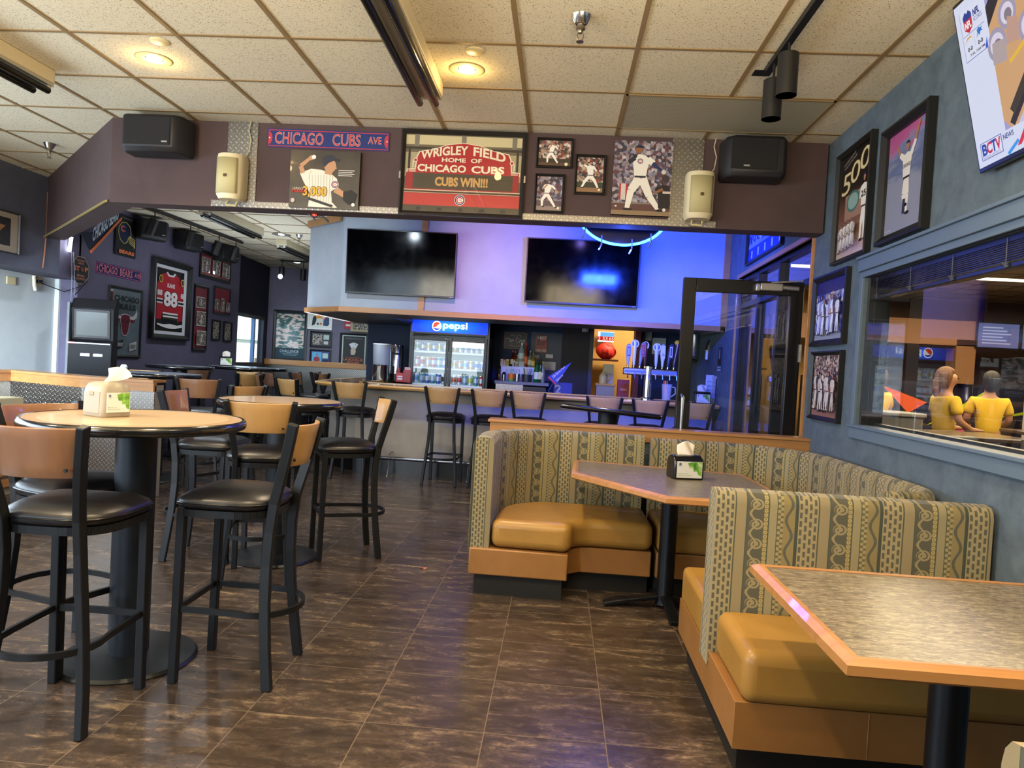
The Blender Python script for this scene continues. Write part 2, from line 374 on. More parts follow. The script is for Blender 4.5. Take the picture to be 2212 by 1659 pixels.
        if bevel: d = o.modifiers.new('bevel', 'BEVEL'); d.width = bevel; d.segments = seg; d.limit_method = 'ANGLE'; d.angle_limit = radians(40)
        if sub: d = o.modifiers.new('sub', 'SUBSURF'); d.levels = d.render_levels = sub
        return o
def thing(name, label, cat, loc=(0, 0, 0), rz=0., group=None, rx=0.):
    o = bpy.data.objects.new(name, None); COL.objects.link(o); o.location = loc; o.rotation_euler = (rx, 0, rz)
    o['label'] = label; o['category'] = cat
    if group: o['group'] = group
    return o
def tag(o, label, cat, group=None):
    o['label'] = label; o['category'] = cat
    if group: o['group'] = group
    return o
def struct(o, label=None): 
    o['kind'] = 'structure'
    if label: o['label'] = label
    return o
def dup(root, loc=None, rz=None, label=None, group=None, sc=None):
    r = root.copy(); COL.objects.link(r)
    if loc is not None: r.location = loc
    if rz is not None: r.rotation_euler = (0, 0, rz)
    if label: r['label'] = label
    if group: r['group'] = group
    if sc: r.scale = sc
    for ch in list(root.children):
        c = ch.copy(); COL.objects.link(c); c.parent = r
        for g in ch.children: d = g.copy(); COL.objects.link(d); d.parent = c
    return r
# ---------------------------------------------------------------- lettering and flat prints
_T = {}
LAY = [.0007]        # ink thickness between stacked print layers, in metres
def glyphs(txt, bold=0., shear=0.):
    k = (txt, bold, shear)
    if k not in _T:
        cu = bpy.data.curves.new('t', 'FONT'); cu.body = txt; cu.offset = bold; cu.shear = shear; cu.resolution_u = 3
        o = bpy.data.objects.new('t', cu); COL.objects.link(o); dg = bpy.context.evaluated_depsgraph_get(); me = o.evaluated_get(dg).to_mesh()
        v = [(p.co.x, p.co.y) for p in me.vertices]; f = [tuple(p.vertices) for p in me.polygons]
        o.evaluated_get(dg).to_mesh_clear(); bpy.data.objects.remove(o); bpy.data.curves.remove(cu)
        x0 = min(a for a, b in v); x1 = max(a for a, b in v); y0 = min(b for a, b in v); y1 = max(b for a, b in v)
        _T[k] = ([((a-x0)/(x1-x0), (b-y0)/(y1-y0)) for a, b in v], f, (x1-x0)/(y1-y0))
    return _T[k]
class Art:
    """flat print: coordinates 0..1 in x and z on a sheet w by h, facing local -Y; every call lays its ink a hair above the last"""
    def __init__(s, w, h, base, y=0., th=.002):
        s.w, s.h, s.mb, s.mats, s.y = w, h, MB(), [], y; s.mb.box(-w/2, w/2, y-th, y, 0, h, s.mi(base)); s.y = y-th
    def mi(s, m):
        if isinstance(m, str): m = M(m, .45, 0, .4)
        if m not in s.mats: s.mats.append(m)
        return s.mats.index(m)
    def lay(s): s.y -= LAY[0]; return s.y
    def poly(s, pts, m, lay=True):
        if lay: s.lay()
        b = len(s.mb.v); s.mb.v += [((x-.5)*s.w, s.y, z*s.h) for x, z in pts]; s.mb.face(range(b, b+len(pts)), s.mi(m)); return s
    def rect(s, x0, x1, z0, z1, m): return s.poly([(x0, z0), (x1, z0), (x1, z1), (x0, z1)], m)
    def ell(s, cx, cz, rx, rz, m, n=20, a0=0, a1=2*pi): return s.poly([(cx+rx*cos(a0+(a1-a0)*k/n), cz+rz*sin(a0+(a1-a0)*k/n)) for k in range(n)], m)
    def circ(s, cx, cz, r, m, n=24): return s.ell(cx, cz, r, r*s.w/s.h, m, n)
    def limb(s, x0, z0, x1, z1, w0, w1, m):
        k = s.w/s.h; dx, dz = x1-x0, (z1-z0)/k; L = sqrt(dx*dx+dz*dz) or 1; nx, nz = -dz/L, dx/L*k
        return s.poly([(x0+nx*w0/2, z0+nz*w0/2), (x0-nx*w0/2, z0-nz*w0/2), (x1-nx*w1/2, z1-nz*w1/2), (x1+nx*w1/2, z1+nz*w1/2)], m)
    def text(s, txt, x0, x1, z0, z1, m, bold=0., shear=0., warp=None):
        v, f, a = glyphs(txt, bold, shear); s.lay(); b = len(s.mb.v); mi = s.mi(m)
        for x, z in v:
            X, Z = x0+x*(x1-x0), z0+z*(z1-z0)
            if warp: X, Z = warp(X, Z)
            s.mb.v.append(((X-.5)*s.w, s.y, Z*s.h))
        for q in f: s.mb.face([b+i for i in q], mi)
        return s
    def done(s, name, parent): return s.mb.build(name, s.mats, parent, smooth=0)
    def figure(s, cx, cz, k, pose, col='#e6e2dc', skin='#a9785c', cap='#26305a'):
        """ballplayer; k = standing height as part of the sheet height, x scaled to keep shape"""
        X = lambda x: cx+x*k*s.h/s.w; Z = lambda z: cz+z*k
        W = lambda w: w*k*s.h/s.w
        L = lambda a, b, w0, w1, m: s.limb(X(a[0]), Z(a[1]), X(b[0]), Z(b[1]), W(w0), W(w1), m)
        P = {'swing': dict(h=(.02, .93), n=(0, .84), s1=(-.1, .80), s2=(.12, .78), hip=(-.04, .5), k1=(-.2, .28), f1=(-.2, .03), k2=(.12, .26), f2=(.28, .02), e1=(-.2, .66), w1=(-.05, .80), e2=(.26, .66), w2=(.38, .56)),
             'up': dict(h=(0, .80), n=(0, .73), s1=(-.1, .68), s2=(.1, .68), hip=(0, .42), k1=(-.05, .24), f1=(-.02, .10), k2=(.04, .22), f2=(.04, .0), e1=(-.2, .74), w1=(-.26, .84), e2=(.2, .82), w2=(.27, 1.0)),
             'pitch': dict(h=(.02, .92), n=(0, .84), s1=(-.12, .78), s2=(.1, .80), hip=(.02, .48), k1=(-.16, .30), f1=(-.28, .05), k2=(.18, .28), f2=(.3, .04), e1=(-.24, .86), w1=(-.12, .96), e2=(.22, .64), w2=(.32, .52)),
             'stand': dict(h=(0, .93), n=(0, .85), s1=(-.1, .80), s2=(.1, .80), hip=(0, .5), k1=(-.06, .26), f1=(-.07, .02), k2=(.06, .26), f2=(.08, .02), e1=(-.14, .64), w1=(-.1, .5), e2=(.14, .64), w2=(.1, .5))}[pose]
        L(P['hip'], P['k1'], .13, .10, col); L(P['k1'], P['f1'], .10, .06, col); L(P['hip'], P['k2'], .13, .10, col); L(P['k2'], P['f2'], .10, .06, col)
        for f in ('f1', 'f2'): s.ell(X(P[f][0]+.03), Z(P[f][1]), W(.06), .022*k, '#161418', 10)
        sx = (P['s1'][0]+P['s2'][0])/2; sz = (P['s1'][1]+P['s2'][1])/2
        s.poly([(X(P['s1'][0]-.02), Z(P['s1'][1]+.02)), (X(P['hip'][0]-.09), Z(P['hip'][1])), (X(P['hip'][0]+.08), Z(P['hip'][1])), (X(P['s2'][0]+.02), Z(P['s2'][1]+.02)), (X(sx), Z(sz+.05))], col)
        L((P['hip'][0]-.085, P['hip'][1]+.01), (P['hip'][0]+.08, P['hip'][1]+.01), .025, .025, '#22222a')
        for a, b, c in (('s1', 'e1', 'w1'), ('s2', 'e2', 'w2')): L(P[a], P[b], .08, .06, col); L(P[b], P[c], .055, .04, skin); s.ell(X(P[c][0]), Z(P[c][1]), W(.03), .03*k, skin, 10)
        s.ell(X(P['h'][0]), Z(P['h'][1]), W(.042), .055*k, skin, 14); s.ell(X(P['h'][0]), Z(P['h'][1]+.025), W(.05), .04*k, cap, 12, 0, pi)
        return s
def frame(root, w, h, fw=.03, mat=None, depth=.025, matw=0, matm=None, glass=True, name='frame'):
    """moulding of a hung picture around its sheet (w, h outer), local z from 0 to h"""
    mb = MB(); prof = [(0, 0), (0, -depth), (fw*.35, -depth*1.15), (fw, -depth*.55), (fw, 0)]
    c = [(-w/2, 0), (w/2, 0), (w/2, h), (-w/2, h)]; b = 0; m = len(prof)
    for i, (x, z) in enumerate(c):
        sx = 1 if x < 0 else -1; sz = 1 if z == 0 else -1
        for o, y in prof: mb.v.append((x+sx*o, y, z+sz*o))
    for i in range(4):
        for k in range(m): mb.face((i*m+k, ((i+1) % 4)*m+k, ((i+1) % 4)*m+(k+1) % m, i*m+(k+1) % m))
    mb.build(name, mat or FRM, root, smooth=0)
class Plane:
    """a vertical wall plane through (x, y), seen from the room; u grows to the viewer's right"""
    def __init__(s, x, y, rz): s.o = Vector((x, y, 0)); s.rz = rz; s.u = Vector((cos(rz), sin(rz), 0)); s.n = Vector((sin(rz), -cos(rz), 0))
    def hit(s, px, py):
        d = ray(px, py); t = (s.o-EYE).dot(s.n)/d.dot(s.n); p = EYE+d*t; return (p-s.o).dot(s.u), p.z
    def rect(s, px): 
        h = [s.hit(*q) for q in px]; n = len(h)
        if n == 4: return (h[0][0]+h[3][0])/2, (h[1][0]+h[2][0])/2, (h[2][1]+h[3][1])/2, (h[0][1]+h[1][1])/2
        u = [a for a, b in h]; z = [b for a, b in h]; return min(u), max(u), min(z), max(z)
    def at(s, u, z, off=0.): p = s.o+s.u*u+s.n*off; return Vector((p.x, p.y, z))
def hang(name, label, cat, pl, px, group=None, off=.004):
    """an Empty on the wall at the bottom middle of the picture seen at the four picture points TL TR BR BL; returns it, width, height"""
    u0, u1, z0, z1 = pl.rect(px); return thing(name, label, cat, pl.at((u0+u1)/2, z0, off), pl.rz, group), u1-u0, z1-z0
BULK = Plane(0, 5.18, 0); RW = Plane(1.728, 3, -pi/2-.026); LW = Plane(-5.5, 7.9, pi/2+.03); LWF = Plane(-5.36, 7, pi/2)
FAS = Plane(0, 8.42, 0); BACK = Plane(0, 11.3, 0); FARW = Plane(0, 13.98, 0); DIAG = Plane(-5.36, 7.17, -pi/4)
def rwx(y): return 1.728+.026*(y-3)
# ================================================================ THE SETTING
H = 3.046
struct(MB().box(-6.4, 9.5, -3, 16, -.12, 0).build('floor', m_floor(), smooth=0))
struct(MB().box(-6.4, 9.5, -3, 16, H, H+.12).build('ceiling', m_ceiling(), smooth=0))
TBAR = M('#8a7350', .6, .1)
g = MB()
for i in range(-10, 16):
    x = -.306+.61*i
    if -6.3 < x < 9.4: g.box(x-.012, x+.012, -2.9, 14, H-.006, H+.001)
for j in range(-11, 18):
    y = 3.771+.61*j
    if -2.9 < y < 14: g.box(-6.3, 9.4, y-.010, y+.010, H-.005, H+.001)
struct(g.build('trim_1', TBAR, smooth=0))
# right wall, in the plane's own coordinates (u to the viewer's right = nearer), openings for the window and the glass doors
def rwobj(mb, name, m, parent=None, **k):
    if parent: return mb.build(name, m, parent, **k)
    return mb.build(name, m, None, (1.728, 3, 0), (0, 0, RW.rz), **k)
UD0, UD1, ZD = -4.86, -2.40, 2.44
UW0, UW1, ZW0, ZW1 = -1.40, 1.6, 1.15, 2.02
g = MB()
g.box(-11.2, UD0, 0, .15, 0, H); g.box(UD0, UD1, 0, .15, ZD, H); g.box(UD1, UW0, 0, .15, 0, H)
g.box(UW0, UW1, 0, .15, 0, ZW0); g.box(UW0, UW1, 0, .15, ZW1, H); g.box(UW1, 6.0, 0, .15, 0, H)
struct(rwobj(g, 'wall_right', W_BLUE, smooth=0))
CAS = M('#5f7286', .5); CASD = M('#2c3640', .45)
win = struct(rwobj(MB().box(UW0-.015, UW1+.05, -.018, .01, ZW1, ZW1+.035).box(UW0-.03, UW1+.05, -.035, .01, ZW1+.035, ZW1+.105).box(UW0-.03, UW1+.05, -.05, .01, ZW1+.105, ZW1+.122)
      .box(UW0-.045, UW0, -.015, .01, ZW0-.06, ZW1+.03).box(UW0-.045, UW1+.05, -.02, .01, ZW0-.075, ZW0-.005), 'window_1', CAS, smooth=0, bevel=.003))
def sub(o, name, mb, m, **k): c = mb.build(name, m, o, **k); return c
sub(win, 'window_sill', MB().box(UW0-.05, UW1+.05, -.03, .14, ZW0-.012, ZW0+.006), CAS, bevel=.004)
sub(win, 'window_frame', MB().box(UW0, UW0+.03, .02, .14, ZW0, ZW1).box(UW0, UW1, .09, .13, ZW0, ZW0+.02).box(UW0+.03, UW0+.045, .05, .12, ZW0, ZW1), M('#2e3032', .4), smooth=0)
sub(win, 'window_pane', MB().box(-1.47, 1.5, -.002, .002, ZW0+.01, ZW1), GLASS, smooth=0, loc=(.1, .075, 0), rot=(0, 0, .042))
# raised blind under the window head
bl = thing('window_blind', 'dark navy slatted blind drawn up to the head of the interior window', 'window blind', (1.728, 3, 0), RW.rz)
NAVY = M('#1c2136', .35, .2)
g = MB()
for k in range(9): g.box(UW0+.05, UW1-.02, .03, .07, ZW1-.03-.009*k-.004, ZW1-.03-.009*k)
sub(bl, 'slat_stack', g, NAVY, smooth=0); sub(bl, 'head_rail', MB().box(UW0+.04, UW1, .025, .075, ZW1-.03, ZW1), NAVY, bevel=.003)
sub(bl, 'bottom_rail', MB().box(UW0+.045, UW1-.02, .025, .075, ZW1-.135, ZW1-.113), NAVY, bevel=.004)
for k in range(6):
    u = UW0+.12+k*.42; sub(bl, 'cord', MB().tube([(u, .022, ZW1-.01), (u+.004, .02, ZW1-.13)], .002, 5).tube([(u-.03+.06*abs(sin(t*2.3)), .02, ZW1-.118+.012*cos(t*3.1)) for t in range(9)], .0022, 5), M('#4a4e5a', .6))
# wood-trimmed opening with dark storefront glazing
g = MB(); t = .04
for a, b, c, d in ((UD0-t, UD0, 0, ZD+t), (UD1, UD1+t*.6, 0, ZD+t), (UD0-t, UD1+t*.6, ZD, ZD+t)): g.box(a, b, -.02, .16, c, d)
struct(rwobj(g, 'door_1', W_TRIM, smooth=0, bevel=.003)); DK = M('#14161a', .35, .4)
d1 = bpy.data.objects['door_1']
g = MB()
for u in (UD0+.02, -4.15, -3.42, UD1-.05): g.box(u-.025, u+.025, .03, .12, 0, ZD)
g.box(UD0, UD1, .03, .12, 2.12, 2.17).box(UD0, UD1, .03, .12, ZD-.04, ZD).box(UD0, -3.42, .03, .12, 0, .1)
sub(d1, 'storefront_frame', g, DK, bevel=.003)
sub(d1, 'sidelight_pane', MB().box(UD0+.04, -4.17, .07, .075, .1, 2.12).box(-4.13, -3.44, .07, .075, .1, 2.12), GLASS2, smooth=0)
sub(d1, 'transom_pane', MB().box(UD0+.04, -3.45, .07, .075, 2.17, ZD-.04).box(-3.4, UD1-.08, .07, .075, 2.17, ZD-.04), GLASS2, smooth=0)
# left side: header, window strip, alcove, column, purple wall
struct(MB().box(-5.75, -5.36, -3, 7.39, 2.07, H).build('wall_left', W_NAVY, smooth=0))
struct(MB().box(-5.9, -5.75, 6.4, 8.0, 0, H).build('wall_alcove', W_WHITE, smooth=0))
struct(MB().box(-5.95, -5.5, 7.9, 8.0, 0, H).box(-5.9, -5.5, 7.39, 7.93, 2.07, H).build('wall_column', W_PURP, smooth=0))
struct(MB().box(-5.75, -5.70, 7.87, 7.9, .95, 2.07).build('trim_2', M('#cfd6d6', .5), smooth=0))
g = MB().box(0, 4.35, 0, .12, 0, H)
struct(g.build('wall_purple', W_PURP, None, (-5.5, 7.95, 0), (0, 0, LW.rz), smooth=0))
struct(MB().box(-5.86, -5.62, -3, 6.4, 0, .95).build('wall_sill', W_WHITE, smooth=0))
w2 = struct(MB().box(-5.8, -5.7, -3, 6.4, .95, 1.0).box(-5.8, -5.7, -3, 6.4, 2.02, 2.07).build('window_2', WHITE, smooth=0))
g = MB()
for y in (-2.9, -1.3, .3, 1.9, 3.5, 5.1, 6.35): g.box(-5.79, -5.72, y-.03, y+.03, 1, 2.02)
sub(w2, 'window_frame', g, WHITE, smooth=0)
# far corner with the street window, far wall
x0, x1 = -5.63, -5.8
FW = Plane(-5.66, 12.25, pi/2+.08)
g = MB(); g.box(0, 1.85, 0, .1, 0, 1.16).box(0, 1.85, 0, .1, 2.0, H).box(0, .06, 0, .1, 1.16, 2.0).box(1.5, 1.85, 0, .1, 1.16, 2.0)
struct(g.build('wall_street', M('#1e1d30', .8), None, (-5.66, 12.25, 0), (0, 0, FW.rz), smooth=0))
w3 = struct(MB().box(.06, 1.5, -.02, .03, 1.1, 1.16).box(.06, 1.5, -.02, .03, 1.98, 2.04).box(.02, .08, -.02, .03, 1.1, 2.04).box(1.46, 1.54, -.02, .03, 1.1, 2.04).build('window_3', M('#15161c', .5), None, (-5.66, 12.25, 0), (0, 0, FW.rz), smooth=0))
sub(w3, 'mullion', MB().box(.99, 1.06, 0, .06, 1.16, 2.0), M('#5f7fae', .5), smooth=0)
sub(w3, 'window_pane', MB().box(.06, 1.5, .05, .055, 1.16, 2.0), GLASSC, smooth=0)
struct(MB().box(-5.87, -2.9, 13.98, 14.1, 0, H).build('wall_far', W_FAR, smooth=0))
struct(MB().box(-6.0, -2.95, 13.9, 13.98, 1.13, 1.24).build('trim_3', W_OAKX, smooth=0, bevel=.008))
struct(MB().box(-5.9, -2.95, 13.95, 13.975, .15, 1.13).build('trim_4', PLATE, smooth=0))
# outside seen through the street window
g = MB().box(-16, -15.8, 22, 44, 0, 3.2); struct(g.build('wall_neighbour', M('#b9b4a6', .8), smooth=0))
struct(MB().box(-30, -6.6, 8, 60, -.2, -.1).build('ground_street', M('#8f938f', .9), smooth=0))
struct(MB().box(-18, -15.7, 20, 46, 3.2, 4.3).build('roof_neighbour', M('#7d7a86', .8), smooth=0))
struct(MB().box(-15.7, -15.5, 24, 38, 1.9, 2.5).build('trim_awning', M('#a7d5c4', .8), smooth=0))
# bar back wall with a doorway, walls of the back room
g = MB(); z1 = 2.03
g.box(-3.05, .50, 11.3, 11.42, 0, H).box(.50, 1.22, 11.3, 11.42, 2.10, H)
g.box(1.22, 1.9, 11.3, 11.42, 0, H).box(1.9, 2.3, 11.3, 11.42, 2.05, H).box(-3.05, -2.95, 11.42, 14, 0, H)
struct(g.build('wall_back', W_DBLUE, smooth=0))
struct(MB().box(.02, .50, 11.12, 11.3, 0, H).build('wall_pillar', M('#2b2626', .7), smooth=0))
ORG = M('#c79a58', .8)
struct(MB().box(-.5, 4.5, 13.4, 13.5, 0, H).box(-.5, -.4, 11.42, 13.5, 0, H).build('wall_backroom', ORG, smooth=0))
g = MB(); g.box(.44, .50, 11.06, 11.3, 0, 2.14).box(1.22, 1.28, 11.2, 11.3, 0, 2.14).box(.44, 1.28, 11.1, 11.3, 2.08, 2.14)
struct(g.build('door_2', M('#3a3230', .5), smooth=0))
struct(MB().box(1.12, 1.2, 11.0, 11.3, 0, 2.1).build('trim_5', M('#6a2a30', .5), smooth=0))
light('AREA', 'kitchen_light', (1.4, 12.5, 2.6), 38, (1, .80, .50), 1.2, .6, (1.4, 12.8, 0))
# fascia over the bar: pale panel, wood trim, dark soffit
FP = [(1.86, 8.42), (-2.62, 8.42), (-3.22, 8.97), (-3.22, 11.3)]
g = MB().sweep(FP, [(0, 1.95), (0, H), (-.1, H), (-.1, 1.95)])
g.uv = [None]*len(g.f); struct(g.build('wall_fascia', W_PALE, smooth=0))
g = MB().sweep(FP, [(.03, 1.905), (.03, 1.965), (-.08, 1.965), (-.08, 1.905)])
g.box(-1.69, -1.62, 8.40, 8.42, 1.96, H).box(1.80, 1.87, 8.39, 8.43, 1.9, H); g.uv = [None]*len(g.f)
struct(g.build('trim_6', W_TRIM, smooth=0, bevel=.002))
g = MB().sweep([(-2.67, 8.395), (-3.25, 8.93), (-3.25, 9.6)], [(.0, H-.08), (.0, H), (-.03, H), (-.03, H-.08)]); g.uv = [None]*len(g.f)
struct(g.build('trim_7', W_OAKX, smooth=0))
g = MB(); g.prism([(1.86, 8.5), (-2.6, 8.5), (-3.15, 9.0), (-3.15, 11.3), (-2.2, 11.3), (-2.2, 9.35), (1.86, 9.35)], 1.91, 1.95)
g.box(-2.2, 1.86, 10.3, 11.3, 2.02, 2.06); struct(g.build('ceiling_soffit', M('#4a4c50', .45, .2), smooth=0))
struct(MB().box(-2.2, 1.86, 9.35, 9.38, 1.93, 2.45).box(-2.2, -2.17, 9.35, 11.3, 1.93, 2.45).box(-2.2, 1.86, 9.35, 11.3, 2.42, 2.45).build('wall_soffit', M('#a9a4b4', .7), smooth=0))
# front dropped bulkhead between the rooms and its diagonal return
g = MB().sweep([(1.77, 5.18), (-3.39, 5.18), (-5.36, 7.17)], [(0, 2.425), (0, H), (-.17, H), (-.17, 2.425)][::-1]); g.uv = [None]*len(g.f)
struct(g.build('wall_bulkhead', W_BROWN, smooth=0))
g = MB().sweep([(-2.62, 5.17), (-3.395, 5.17), (-5.34, 7.145)], [(0.0, 2.423), (0., 2.432), (.012, 2.432), (.012, 2.423)]); g.uv = [None]*len(g.f)
g.box(-3.40, -3.385, 5.165, 5.18, 2.43, H)
g2 = MB().sweep([(-3.40, 5.168), (-5.35, 7.14)], [(0.0, 2.420), (0., 2.436), (.012, 2.436), (.012, 2.420)]); g2.uv = [None]*len(g2.f)
struct(g2.build('trim_8', M('#b9a468', .35, .5), smooth=0))
plates = [(-2.505, -2.282, 2.472, H-.003), (.702, .92, 2.472, H-.003), (-2.61, 1.032, 2.428, 2.472)]
struct(MB().box(*plates[0][:2], 5.172, 5.18, *plates[0][2:]).box(*plates[1][:2], 5.172, 5.18, *plates[1][2:]).box(*plates[2][:2], 5.170, 5.18, *plates[2][2:]).build('trim_9', PLATE, smooth=0))
# low walls: behind the curved booth, and at the left alcove
struct(MB().box(-.45, 1.77, 5.22, 5.34, 0, .89).build('wall_low_booth', W_BLUE, smooth=0))
struct(MB().box(-.475, 1.79, 5.2, 5.37, .892, .975).box(-.49, 1.79, 5.185, 5.385, .972, .992).build('trim_10', W_OAKX, smooth=0, bevel=.004))
HW = [(-5.55, 5.2), (-5.2, 6.62), (-4.24, 6.3), (-3.55, 6.3)]
HWp = [(-5.75, 6.1), (-5.25, 6.75), (-4.26, 6.3), (-3.62, 6.3)]
def swp(path, prof, name, m, **k):
    g = MB().sweep(path, prof); g.uv = [None]*len(g.f); return struct(g.build(name, m, smooth=0, **k))
hwpath = [(-5.24, 2.5), (-5.24, 6.62), (-4.30, 6.30), (-3.62, 6.30)][::-1]
swp(hwpath, [(0, 0), (0, 1.02), (-.14, 1.02), (-.14, 0)][::-1], 'wall_low_left', M('#8a8880', .6))
swp(hwpath, [(.012, 0.12), (.012, .97), (0.002, .97), (0.002, .12)], 'trim_11', PLATE)
swp(hwpath, [(.03, .965), (.03, 1.045), (-.02, 1.045), (-.02, .965)], 'trim_12', W_OAKX)
swp(hwpath, [(.04, 1.045), (.04, 1.068), (-.18, 1.068), (-.18, 1.045)], 'trim_13', W_OAKX)
# front wall behind the viewer, with windows; right end
g = MB().box(-5.8, 1.9, -3.1, -3, 0, .8).box(-5.8, 1.9, -3.1, -3, 2.3, H).box(-1.6, 1.9, -3.1, -3, .8, 2.3)
struct(g.build('wall_front', W_BLUE, smooth=0))
# bowling hall beyond the right wall
g = MB().box(9.3, 9.4, -3, 14, 0, H).box(4.5, 9.4, 13.9, 14, 0, H).box(1.9, 9.4, -3.1, -3, 0, H)
struct(g.build('wall_hall', M('#7d5c3c', .7), smooth=0))
struct(MB().box(4.0, 9.3, 12.2, 12.3, 0, 1.5).build('wall_hall_counter', M('#2a2430', .7), smooth=0))
struct(MB().box(3.4, 9.3, 12.0, 12.25, 2.1, 2.5).box(6.3, 6.6, 12.0, 12.3, 1.5, 2.2).build('trim_14', M('#8a6038', .6), smooth=0))
for x, y in ((3.0, 5.0), (3.0, 7.6), (4.8, 6.3), (4.8, 9.2), (3.2, 10.6), (6.6, 8), (6.6, 11)):
    t = thing('fluorescent_panel', 'long recessed fluorescent panel in the bowling hall ceiling', 'ceiling light', (x, y, H), 0, 'ceiling panels of the hall')
    sub(t, 'diffuser', MB().box(-.55, .55, -.14, .14, -.012, 0), M('#fff0cc', .5, emit=3.2), smooth=0)
    sub(t, 'rim', MB().box(-.59, .59, -.18, -.14, -.014, 0).box(-.59, .59, .14, .18, -.014, 0).box(-.59, -.55, -.14, .14, -.014, 0).box(.55, .59, -.14, .14, -.014, 0), WHITE, smooth=0)
light('AREA', 'hall_light', (5.2, 7.5, 2.9), 420, (1, .84, .58), 4, 7, (5.2, 7.5, 0))
# ================================================================ BAR STOOLS
def make_stool(name, label, ply):
    t = thing(name, label, 'bar stool')
    # cushion: wide front, rounded narrower rear
    def outline(k):
        P = []
        for i in range(40):
            a = 2*pi*i/40; c, s = cos(a), sin(a); e = .34 if s > 0 else .62
            x = .215*(abs(c)**(e))*(1 if c > 0 else -1)*(1 if s > 0 else 1-.10*abs(s)); y = .20*(abs(s)**(e))*(1 if s > 0 else -1)
            P.append((x*k, y*k+.01))
        return P
    g = MB(); rings = [(.93, .728), (1., .742), (1.005, .758), (.985, .768), (.96, .775), (.80, .795), (.5, .808), (.15, .811)]
    for k, z in rings: g.v += [(x, y, z) for x, y in outline(k)]
    for r in range(len(rings)-1):
        for i in range(40): g.face((r*40+i, r*40+(i+1) % 40, (r+1)*40+(i+1) % 40, (r+1)*40+i))
    g.face(list(range(40))[::-1]); g.face([len(g.v)-40+i for i in range(40)])
    seat = g.build('seat', V_BLACK, t, smooth=60)
    g = MB().tube([(x, y, .757) for x, y in outline(1.012)], .004, 6, closed=True); g.build('piping', M('#0c0c0d', .25), seat)
    g = MB(); o1 = outline(.94)
    for i in range(40):
        p, q = o1[i], o1[(i+1) % 40]; g.bar((p[0], p[1], .714), (q[0], q[1], .714), .012, .03)
    g.build('seat_frame', BLKM, t)
    for s in (-1, 1):
        MB().ribbon([(s*.178, .185, 0), (s*.178, .18, .35), (s*.178, .175, .735)], .034, .034, side=(1, 0, 0)).build('leg', BLKM, t, smooth=0, bevel=.004)
        path = [(s*.190, -.215, 0), (s*.178, -.195, .16), (s*.160, -.178, .34), (s*.145, -.172, .5), (s*.138, -.176, .64), (s*.138, -.19, .76), (s*.150, -.215, .86), (s*.168, -.243, .97), (s*.190, -.272, 1.10)]
        MB().ribbon(path, .030, .042, side=(1, 0, 0)).build('leg', BLKM, t, smooth=0, bevel=.004)
    # curved plywood back
    def back(u, v):
        x = (u-.5)*2; hw = .150+.028*v; z = .915+.175*v; yb = -.228-.036*v
        return (x*hw, yb-.050*(1-x*x)+.012, z)
    g = MB().grid(back, 14, 4); bk = g.build('backrest', ply, t, solid=.012, bevel=.003)
    g = MB()
    for s in (-1, 1): MB().lathe([(0, -.004), (.006, -.004), (.007, 0), (.006, .004), (0, .004)], 10).build('bolt', BLACK, bk, (s*.128, -.262, .945), (pi/2, 0, 0))
    # hoop footrest
    hoop = [(-.178, .18, .31), (-.178, -.02, .305)]+[(.205*sin(a), -.07-.20*cos(a), .30) for a in [(-.5+i/12)*pi for i in range(13)]]+[(.178, -.02, .305), (.178, .18, .31)]
    hoop = [(-.178, .18, .31), (-.180, -.06, .306)]+[(.182*sin((-.5+i/14)*pi), -.11-.17*cos((-.5+i/14)*pi), .302) for i in range(15)]+[(.180, -.06, .306), (.178, .18, .31)]
    g = MB().ribbon(hoop, .012, .024).bar((-.178, .182, .31), (.178, .182, .31), .014, .026); g.build('footrest', BLKM, t, smooth=50)
    return t
ST = make_stool('bar_stool', 'maple backed black stool facing the front round table from its right', W_PLY)
STR = make_stool('bar_stool', 'black metal stool with reddish brown back, closest to the viewer at front left', W_PLYR)
ST.location = (-1.335, 3.045, 0); ST.rotation_euler.z = radians(91.5)
STR.location = (-1.785, 2.60, 0); STR.rotation_euler.z = radians(2)
GS = 'stools around the round tables'
for o in (ST, STR): o['group'] = GS
def stool(x, y, deg, label, red=0, group=GS, sc=None): return dup(STR if red else ST, (x, y, 0), radians(deg), label, group, sc)
stool(-2.09, 3.04, -110, 'brown backed stool left of the front round table, by the plated low wall', 1)
stool(-1.765, 4.31, 15, 'maple backed stool between the front round table and the second round table')
stool(-1.45, 4.98, 117, 'maple backed stool at right of the second round table, seen from its side')
stool(-2.28, 4.68, -84, 'stool left of the second round table with sunlit back edges and brown back', 1)
stool(-2.78, 5.9, 68, 'stool with a small bright back, behind the stool left of the second table', 0)
GB = 'stools along the front of the bar'
for x, l in ((-2.305, 'maple stool at bar front, leftmost full one under the first television'), (-1.26, 'maple stool standing alone in front of the drinks fridge'),
             (-.755, 'maple stool at bar front just right of the fridge'), (-.31, 'maple stool at bar front below the back counter of bottles'),
             (.51, 'maple stool at bar front behind the square black table'), (1.01, 'maple stool at bar front below the beer taps'), (1.50, 'maple stool seen through the glass of the open door')):
    stool(x, 8.17, random.uniform(-3, 3), l, 0, GB)
stool(-2.86, 8.05, -32, 'maple stool turned at the angled corner of the bar', 0, GB)
GF = 'stools along the left leg of the bar'
for x, y, d, l in ((-3.42, 8.75, -60, 'dark backed stool just past the corner of the bar'), (-3.6, 9.35, -92, 'brown backed stool at the left leg of the bar, near the angled corner'),
                (-3.6, 10.4, -92, 'brown backed stool midway along the left leg of the bar'), (-3.6, 11.3, -92, 'brown backed stool at far end of the left leg of the bar')):
    stool(x, y, d, l, 1, GF)
